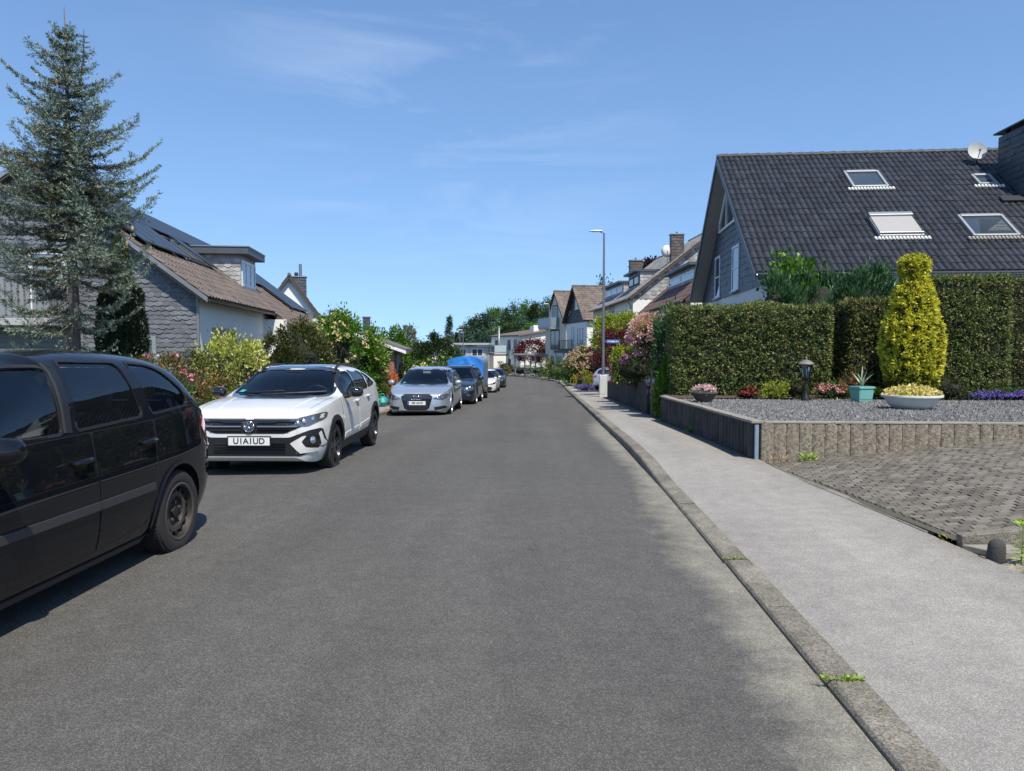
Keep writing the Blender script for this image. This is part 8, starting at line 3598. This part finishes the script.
ls = [
    # name, label, cat, px, Y, radii, leaf, n, L, W, flowers, nclump, clump, zc
    ('rose_bush', 'silvery leaved bush with pink flowers under the blue spruce', 'shrub', 108, 13.6, (1.05, .7, .82), 'greyleaf', 4200, .06, .03, [('pink', 18, .08, .7)], 50, .24, None),
    ('pieris_shrub', 'reddish green shrub with a few pink flowers behind the black car', 'shrub', 165, 14.0, (.95, .75, .80), 'pieris', 6500, .07, .028, [('pink', 14, .09, .7)], 70, .2, None),
    ('low_bush', 'dense olive green bush against the slate corner', 'shrub', 188, 16.0, (.95, .75, .85), 'yewdark', 5200, .06, .028, [('orange', 10, .05, .7)], 60, .2, None),
    ('pieris_shrub', 'rust tipped evergreen shrub at the white car bonnet', 'shrub', 206, 15.0, (.70, .7, .62), 'pieris', 5200, .065, .028, [('orange', 16, .05, .6)], 60, .2, None),
    ('low_bush', 'fresh green low bush in front of the rust tipped shrub', 'shrub', 193, 13.9, (.42, .45, .52), 'fresh', 2600, .065, .032, [('salmon', 9, .06, .6)], 36, .24, None),
    ('variegated_shrub', 'tall yellow variegated shrub before the white street wall', 'shrub', 234, 18.0, (.88, .8, 1.08), 'varieg', 9500, .085, .048, None, 80, .2, None),
    ('flower_bush', 'low green bush with large pink flowers beside the white car roof', 'shrub', 262, 18.2, (.55, .5, .65), 'pieris', 2400, .075, .034, [('pink', 16, .12, .75)], 40, .25, None),
    ('dark_yew', 'dark spreading yew mound behind the white crossover', 'conifer', 296, 21.6, (1.12, 1.0, 1.38), 'yewdark', 17000, .095, .034, None, 110, .17, None),
    ('cream_shrub', 'very large light green shrub with cream flower plumes', 'shrub', 343, 26.0, (1.45, 1.4, 1.65), 'fresh', 18000, .12, .055, [('cream', 80, .12, .95)], 120, .18, None),
    ('leafy_shrub', 'dark green lower shrub at the right foot of the big cream shrub', 'shrub', 367, 26.3, (.75, .8, .95), 'mid', 4600, .085, .04, None, 60, .22, None),
    ('lavender_bed', 'strip of purple flowers at the left kerb before the silver car', 'flowers', 383, 26.9, (.5, .7, .22), 'greyleaf', 1500, .08, .02, [('purple', 130, .05, .85)], 40, .2, None),
    ('orange_shrub', 'orange tinted shrub against the brick garage', 'shrub', 384, 31.8, (.55, .5, .75), 'orange', 2000, .09, .04, None, 36, .25, None),
    ('azalea', 'shrub with pale yellow blossom right of the brick garage', 'shrub', 413, 37.5, (1.25, 1.0, .90), 'mid', 3600, .10, .05, [('yellow', 50, .15, .7)], 46, .24, None),
    ('leafy_shrub', 'green shrub behind the silver car roof', 'shrub', 425, 40.5, (1.3, 1.0, 1.0), 'mid', 3600, .11, .05, None, 50, .24, None),
    ('leafy_shrub', 'light shrub at the left end of the blue tarpaulin', 'shrub', 440, 43, (1.2, 1.0, 1.1), 'mid', 3000, .12, .055, [('cream', 14, .14, .8)], 46, .24, None),
]
for k_, (nm, lab, cat, px, Y, rad, lf, n, L_, W_, fl, ncl, clp, zc) in enumerate(ls):
    shrub(nm, lab, cat, (at(px, 380, Y).x, Y, lz_(Y) - .05), rad, lf, n, L_, W_, fl, ncl, clp, 140 + k_, None, True, zc)
f = Leaves(171)
mb = None


# ---- trees with trunk, limbs and crown -------------------------------------------------------
def tree(name, label, px, Y, top, wpx, leaf, seed, n=5000, L=.2, W=.12, bark='bark', ratio=1.0, base=None, group=None, nclump=60, low=.30):
    x = at(px, 380, Y).x
    zb_ = zr(Y) + .05 if base is None else base
    zt_ = at(px, top, Y).z
    h = zt_ - zb_
    rx = wpx / FPX * Y / 2
    t = thing(name, label, 'tree', (x, Y, zb_), 0, group)
    lv = Leaves(seed)
    rz_ = h * (1 - low) / 2
    lobes = [(0, 0, h - rz_, 1.0)]
    lv.blob(n, (0, 0, h - rz_ * 1.02), (rx, rx * ratio, rz_), L, W, 0, nclump, .20, .62, up=.3)
    lv.build('crown', ['leaf_' + leaf], t)
    tk = MB()
    r = random.Random(seed)
    tk.tube([(0, 0, -.3), (.02 * h, 0, h * .25), (0, .01 * h, h * .55), (0, 0, h * .86)], [.022 * h, .018 * h, .012 * h, .003 * h], 8)
    for q in range(9):
        a = q * 2.4
        z0 = h * r.uniform(low * .8, .62)
        e = Vector((math.cos(a) * rx * .75, math.sin(a) * rx * .75 * ratio, z0 + h * r.uniform(.12, .28)))
        m_ = Vector((math.cos(a) * rx * .3, math.sin(a) * rx * .3, z0 + h * .08))
        tk.tube([(0, 0, z0), m_, e], [.010 * h, .007 * h, .002 * h], 5)
    tk.build('trunk', bark, t, smooth=True)
    return t


def conifer(name, label, px, Y, top, wpx, leaf, seed, n=4000, L=.4, W=.1, group=None):
    x = at(px, 380, Y).x
    zb_ = zr(Y)
    h = at(px, top, Y).z - zb_
    rx = wpx / FPX * Y / 2
    t = thing(name, label, 'tree', (x, Y, zb_), 0, group)
    lv = Leaves(seed)
    r = lv.r
    nb = 130
    tb = .08 + .90 * r.random(nb)
    ab = r.random(nb) * 2 * PI
    k = r.integers(0, nb, n)
    s_ = r.random(n) ** .7
    R_ = rx * (1.02 - tb[k]) ** .8 * (.75 + .4 * r.random(nb)[k])
    P = np.stack([np.cos(ab[k]) * R_ * s_, np.sin(ab[k]) * R_ * s_, h * tb[k] - .25 * R_ * s_ + .1 * R_ * s_ ** 3], 1) + r.normal(size=(n, 3)) * .10 * rx
    D = np.stack([np.cos(ab[k]), np.sin(ab[k]), -.1 + 0 * s_], 1) + r.normal(size=(n, 3)) * .5
    lv.add(P, D, r.normal(size=(n, 3)) + np.array([0, 0, .8]), L, W)
    lv.build('crown', ['leaf_' + leaf], t)
    tk = MB()
    tk.tube([(0, 0, -.3), (0, 0, h * .5), (0, 0, h)], [.02 * h, .012 * h, .002 * h], 7)
    tk.build('trunk', 'bark', t, smooth=True)
    return t


tree('garden_tree', 'bright green round tree behind the brick garage roof', 391, 46, 325, 34, 'fresh', 201, 5500, .16, .09, low=.2)
tree('garden_tree', 'pale airy tree right of the bright green tree', 408, 62, 325, 18, 'greyleaf', 202, 2200, .22, .12, low=.3)
tree('garden_tree', 'small dark tree above the roof of the silver car', 417, 52, 344, 26, 'mid', 203, 4500, .17, .08, low=.15)
tree('garden_tree', 'dark olive tree with red tinted shoots left of the tarpaulin', 434, 50, 334, 42, 'dark', 204, 7000, .17, .08, low=.12)
tree('garden_tree', 'bushy green tree just above the blue tarpaulin', 452, 70, 347, 26, 'mid', 205, 3000, .2, .1, low=.1)
conifer('spruce_tree', 'single dark spruce standing before the far wood', 449.5, 135, 316, 17, 'woodblue', 206)
conifer('spruce_tree', 'narrow young conifer beside the far spruce', 457, 128, 332, 9, 'dark', 207, 1800, .3, .09)

# the wooded slope at the end of the street: too dense to tell the trees apart
wd = Leaves(221)
r = random.Random(12)
limb = MB()
line = [(425, 352, 165), (432, 345, 175), (441, 344, 185), (452, 342, 190), (462, 333, 190), (470, 325, 196), (478, 318, 190), (487, 314, 186), (497, 309, 196), (507, 312, 182), (516, 304, 196), (526, 303, 190), (536, 305, 182), (546, 301, 200), (556, 300, 196), (566, 304, 190), (576, 308, 200), (590, 318, 210), (604, 326, 215), (400, 356, 200), (412, 355, 190),
        (474, 334, 168), (486, 330, 160), (500, 327, 166), (513, 324, 160), (527, 322, 165), (540, 322, 160), (552, 322, 168), (465, 345, 160), (447, 352, 170)]
for k_, (px, top, Y) in enumerate(line):
    p = at(px, top, Y)
    zb_ = zr(Y) + min((Y - 130) * .035, 6) - 1
    h = p.z - zb_
    rx = r.uniform(3.0, 4.6)
    hh = max(3.5, h * .42)
    wd.blob(6500, (p.x, Y, p.z - hh * .98), (rx, rx, hh), .42, .26, [0, 1, 2][k_ % 3 if k_ % 5 else 1], 46, .22, .66, up=.3)
    wd.blob(1200, (p.x, Y, zb_ + h * .3), (rx * .9, rx, h * .3), .6, .36, 0, 26, .3, .5, up=.3)
    limb.tube([(p.x, Y, zb_ - 1), (p.x, Y, zb_ + h * .6)], [.35, .15], 6)
for f_ in limb.f:
    pass
wd.extra.add(limb.v, limb.f, 3)
o = wd.build('woods', ['leaf_wood', 'leaf_woodblue', 'leaf_woodbright', 'bark'])
o['kind'] = 'stuff'
tag(o, 'dense mixed wood on the rise beyond the end of the street', 'woods', None, 'stuff')
tree('garden_tree', 'tree top showing above the roof of the dark gabled house', 603, 105, 282, 34, 'mid', 231, 3500, .32, .18, low=.3)

# conifers beside the hedge end (blue green)
t = thing('juniper', 'ragged blue green juniper at the left end of the clipped hedge', 'conifer', (at(669, 360, 21.5).x, 21.5, .3), 0, 'junipers behind the hedge')
lv = Leaves(241)
zt_ = at(669, 312, 21.5).z - .3
lv.blob(5500, (0, 0, zt_ * .55), (.45, .5, zt_ * .46), .13, .035, 0, 50, .24, .75, up=.7)
core_blob(lv.extra, (0, 0, zt_ * .52), (.36, .4, zt_ * .36), 1, 3)
lv.build('foliage', ['leaf_juniper', 'core'], t)


# ---- weeds ------------------------------------------------------------------------------------
def weed(label, loc, n, h, spread, seed, leaf='weed', L=.06, W=.018, up=.8, flat=False):
    t = thing('weed', label, 'weed', loc)
    f = Leaves(seed)
    r = f.r
    a = r.random(n) * 2 * PI
    q = spread * np.sqrt(r.random(n))
    P = np.stack([q * np.cos(a) * .5 * (2 if flat else 1), q * np.sin(a) * .5 * (.12 if flat else 1), h * r.random(n) * .6], 1)
    f.add(P, np.stack([np.cos(a), np.sin(a), np.full(n, up)], 1) + r.normal(size=(n, 3)) * .3, r.normal(size=(n, 3)) + np.array([0, 0, 1]), L * (.6 + .8 * r.random(n)), W)
    f.build('leaves', ['leaf_' + leaf], t)
    return t


wt = thing('weed', 'upright bright green weed growing beside the black concrete stub', 'weed', (3.60, 5.72, .05))
mb = MB()
mb.tube([(0, 0, 0), (.01, 0, .16), (.005, 0, .30)], [.006, .005, .003], 6)
M['weed_stem'] = mat('weed_stem', (.16, .22, .05), .6)
mb.build('stem', 'weed_stem', wt)
f = Leaves(251)
n = 46
z = np.concatenate([np.linspace(.02, .27, 30), np.full(16, .295)])
a = np.arange(n) * 2.4
sz = np.concatenate([np.linspace(.10, .06, 30), np.full(16, .085)])
f.add(np.stack([0 * a, 0 * a, z], 1), np.stack([np.cos(a), np.sin(a), np.concatenate([np.linspace(-.1, .3, 30), np.full(16, .45)])], 1), np.tile([0, 0, 1.0], (n, 1)) + f.r.normal(size=(n, 3)) * .2, sz, sz * .26)
f.build('leaves', ['leaf_weed'], wt)


def on_ground(px, py, zoff=0):
    d = CAM_ROT.to_3x3() @ Vector(((px - 512) / FPX, (385.5 - py) / FPX, -1))
    Y = 5.0
    for _ in range(30):
        z = zr(Y) + zoff
        Y = d.y * (z - CAMZ) / d.z
    k = (zr(Y) + zoff - CAMZ) / d.z
    return (d.x * k, Y, zr(Y) + zoff)


weed('tiny weed in the nearest kerb joint', on_ground(841, 680.5, .04), 70, .025, .11, 252, L=.026, W=.012, flat=True)
weed('thin weed in the kerb joint halfway up the pavement', on_ground(736, 559, .04), 50, .016, .10, 253, L=.02, W=.009, flat=True)
weed('green weed at the foot of the dark palisade', on_ground(692, 434, .12), 60, .18, .22, 254, 'fresh', .09, .03)
weed('small weed at the foot of the dark palisade nearer the corner', on_ground(715, 443, .09), 26, .08, .14, 255, 'fresh', .06, .02)
weed('weed growing from the lower edge of the pale palisade face', (at(808, 451, 10.55).x, 10.55, drz(at(808, 451, 10.55).x, 10.5)), 40, .14, .16, 256, 'weed', .08, .022)
weed('dry grass tuft at the corner of the palisade wall', (3.30, 10.55, .10), 60, .06, .28, 257, 'beige', .07, .012)
weed('low yellow weed on the paving edge by the broken slab', (3.42, 6.36, .07), 30, .03, .16, 258, 'lime', .04, .012)
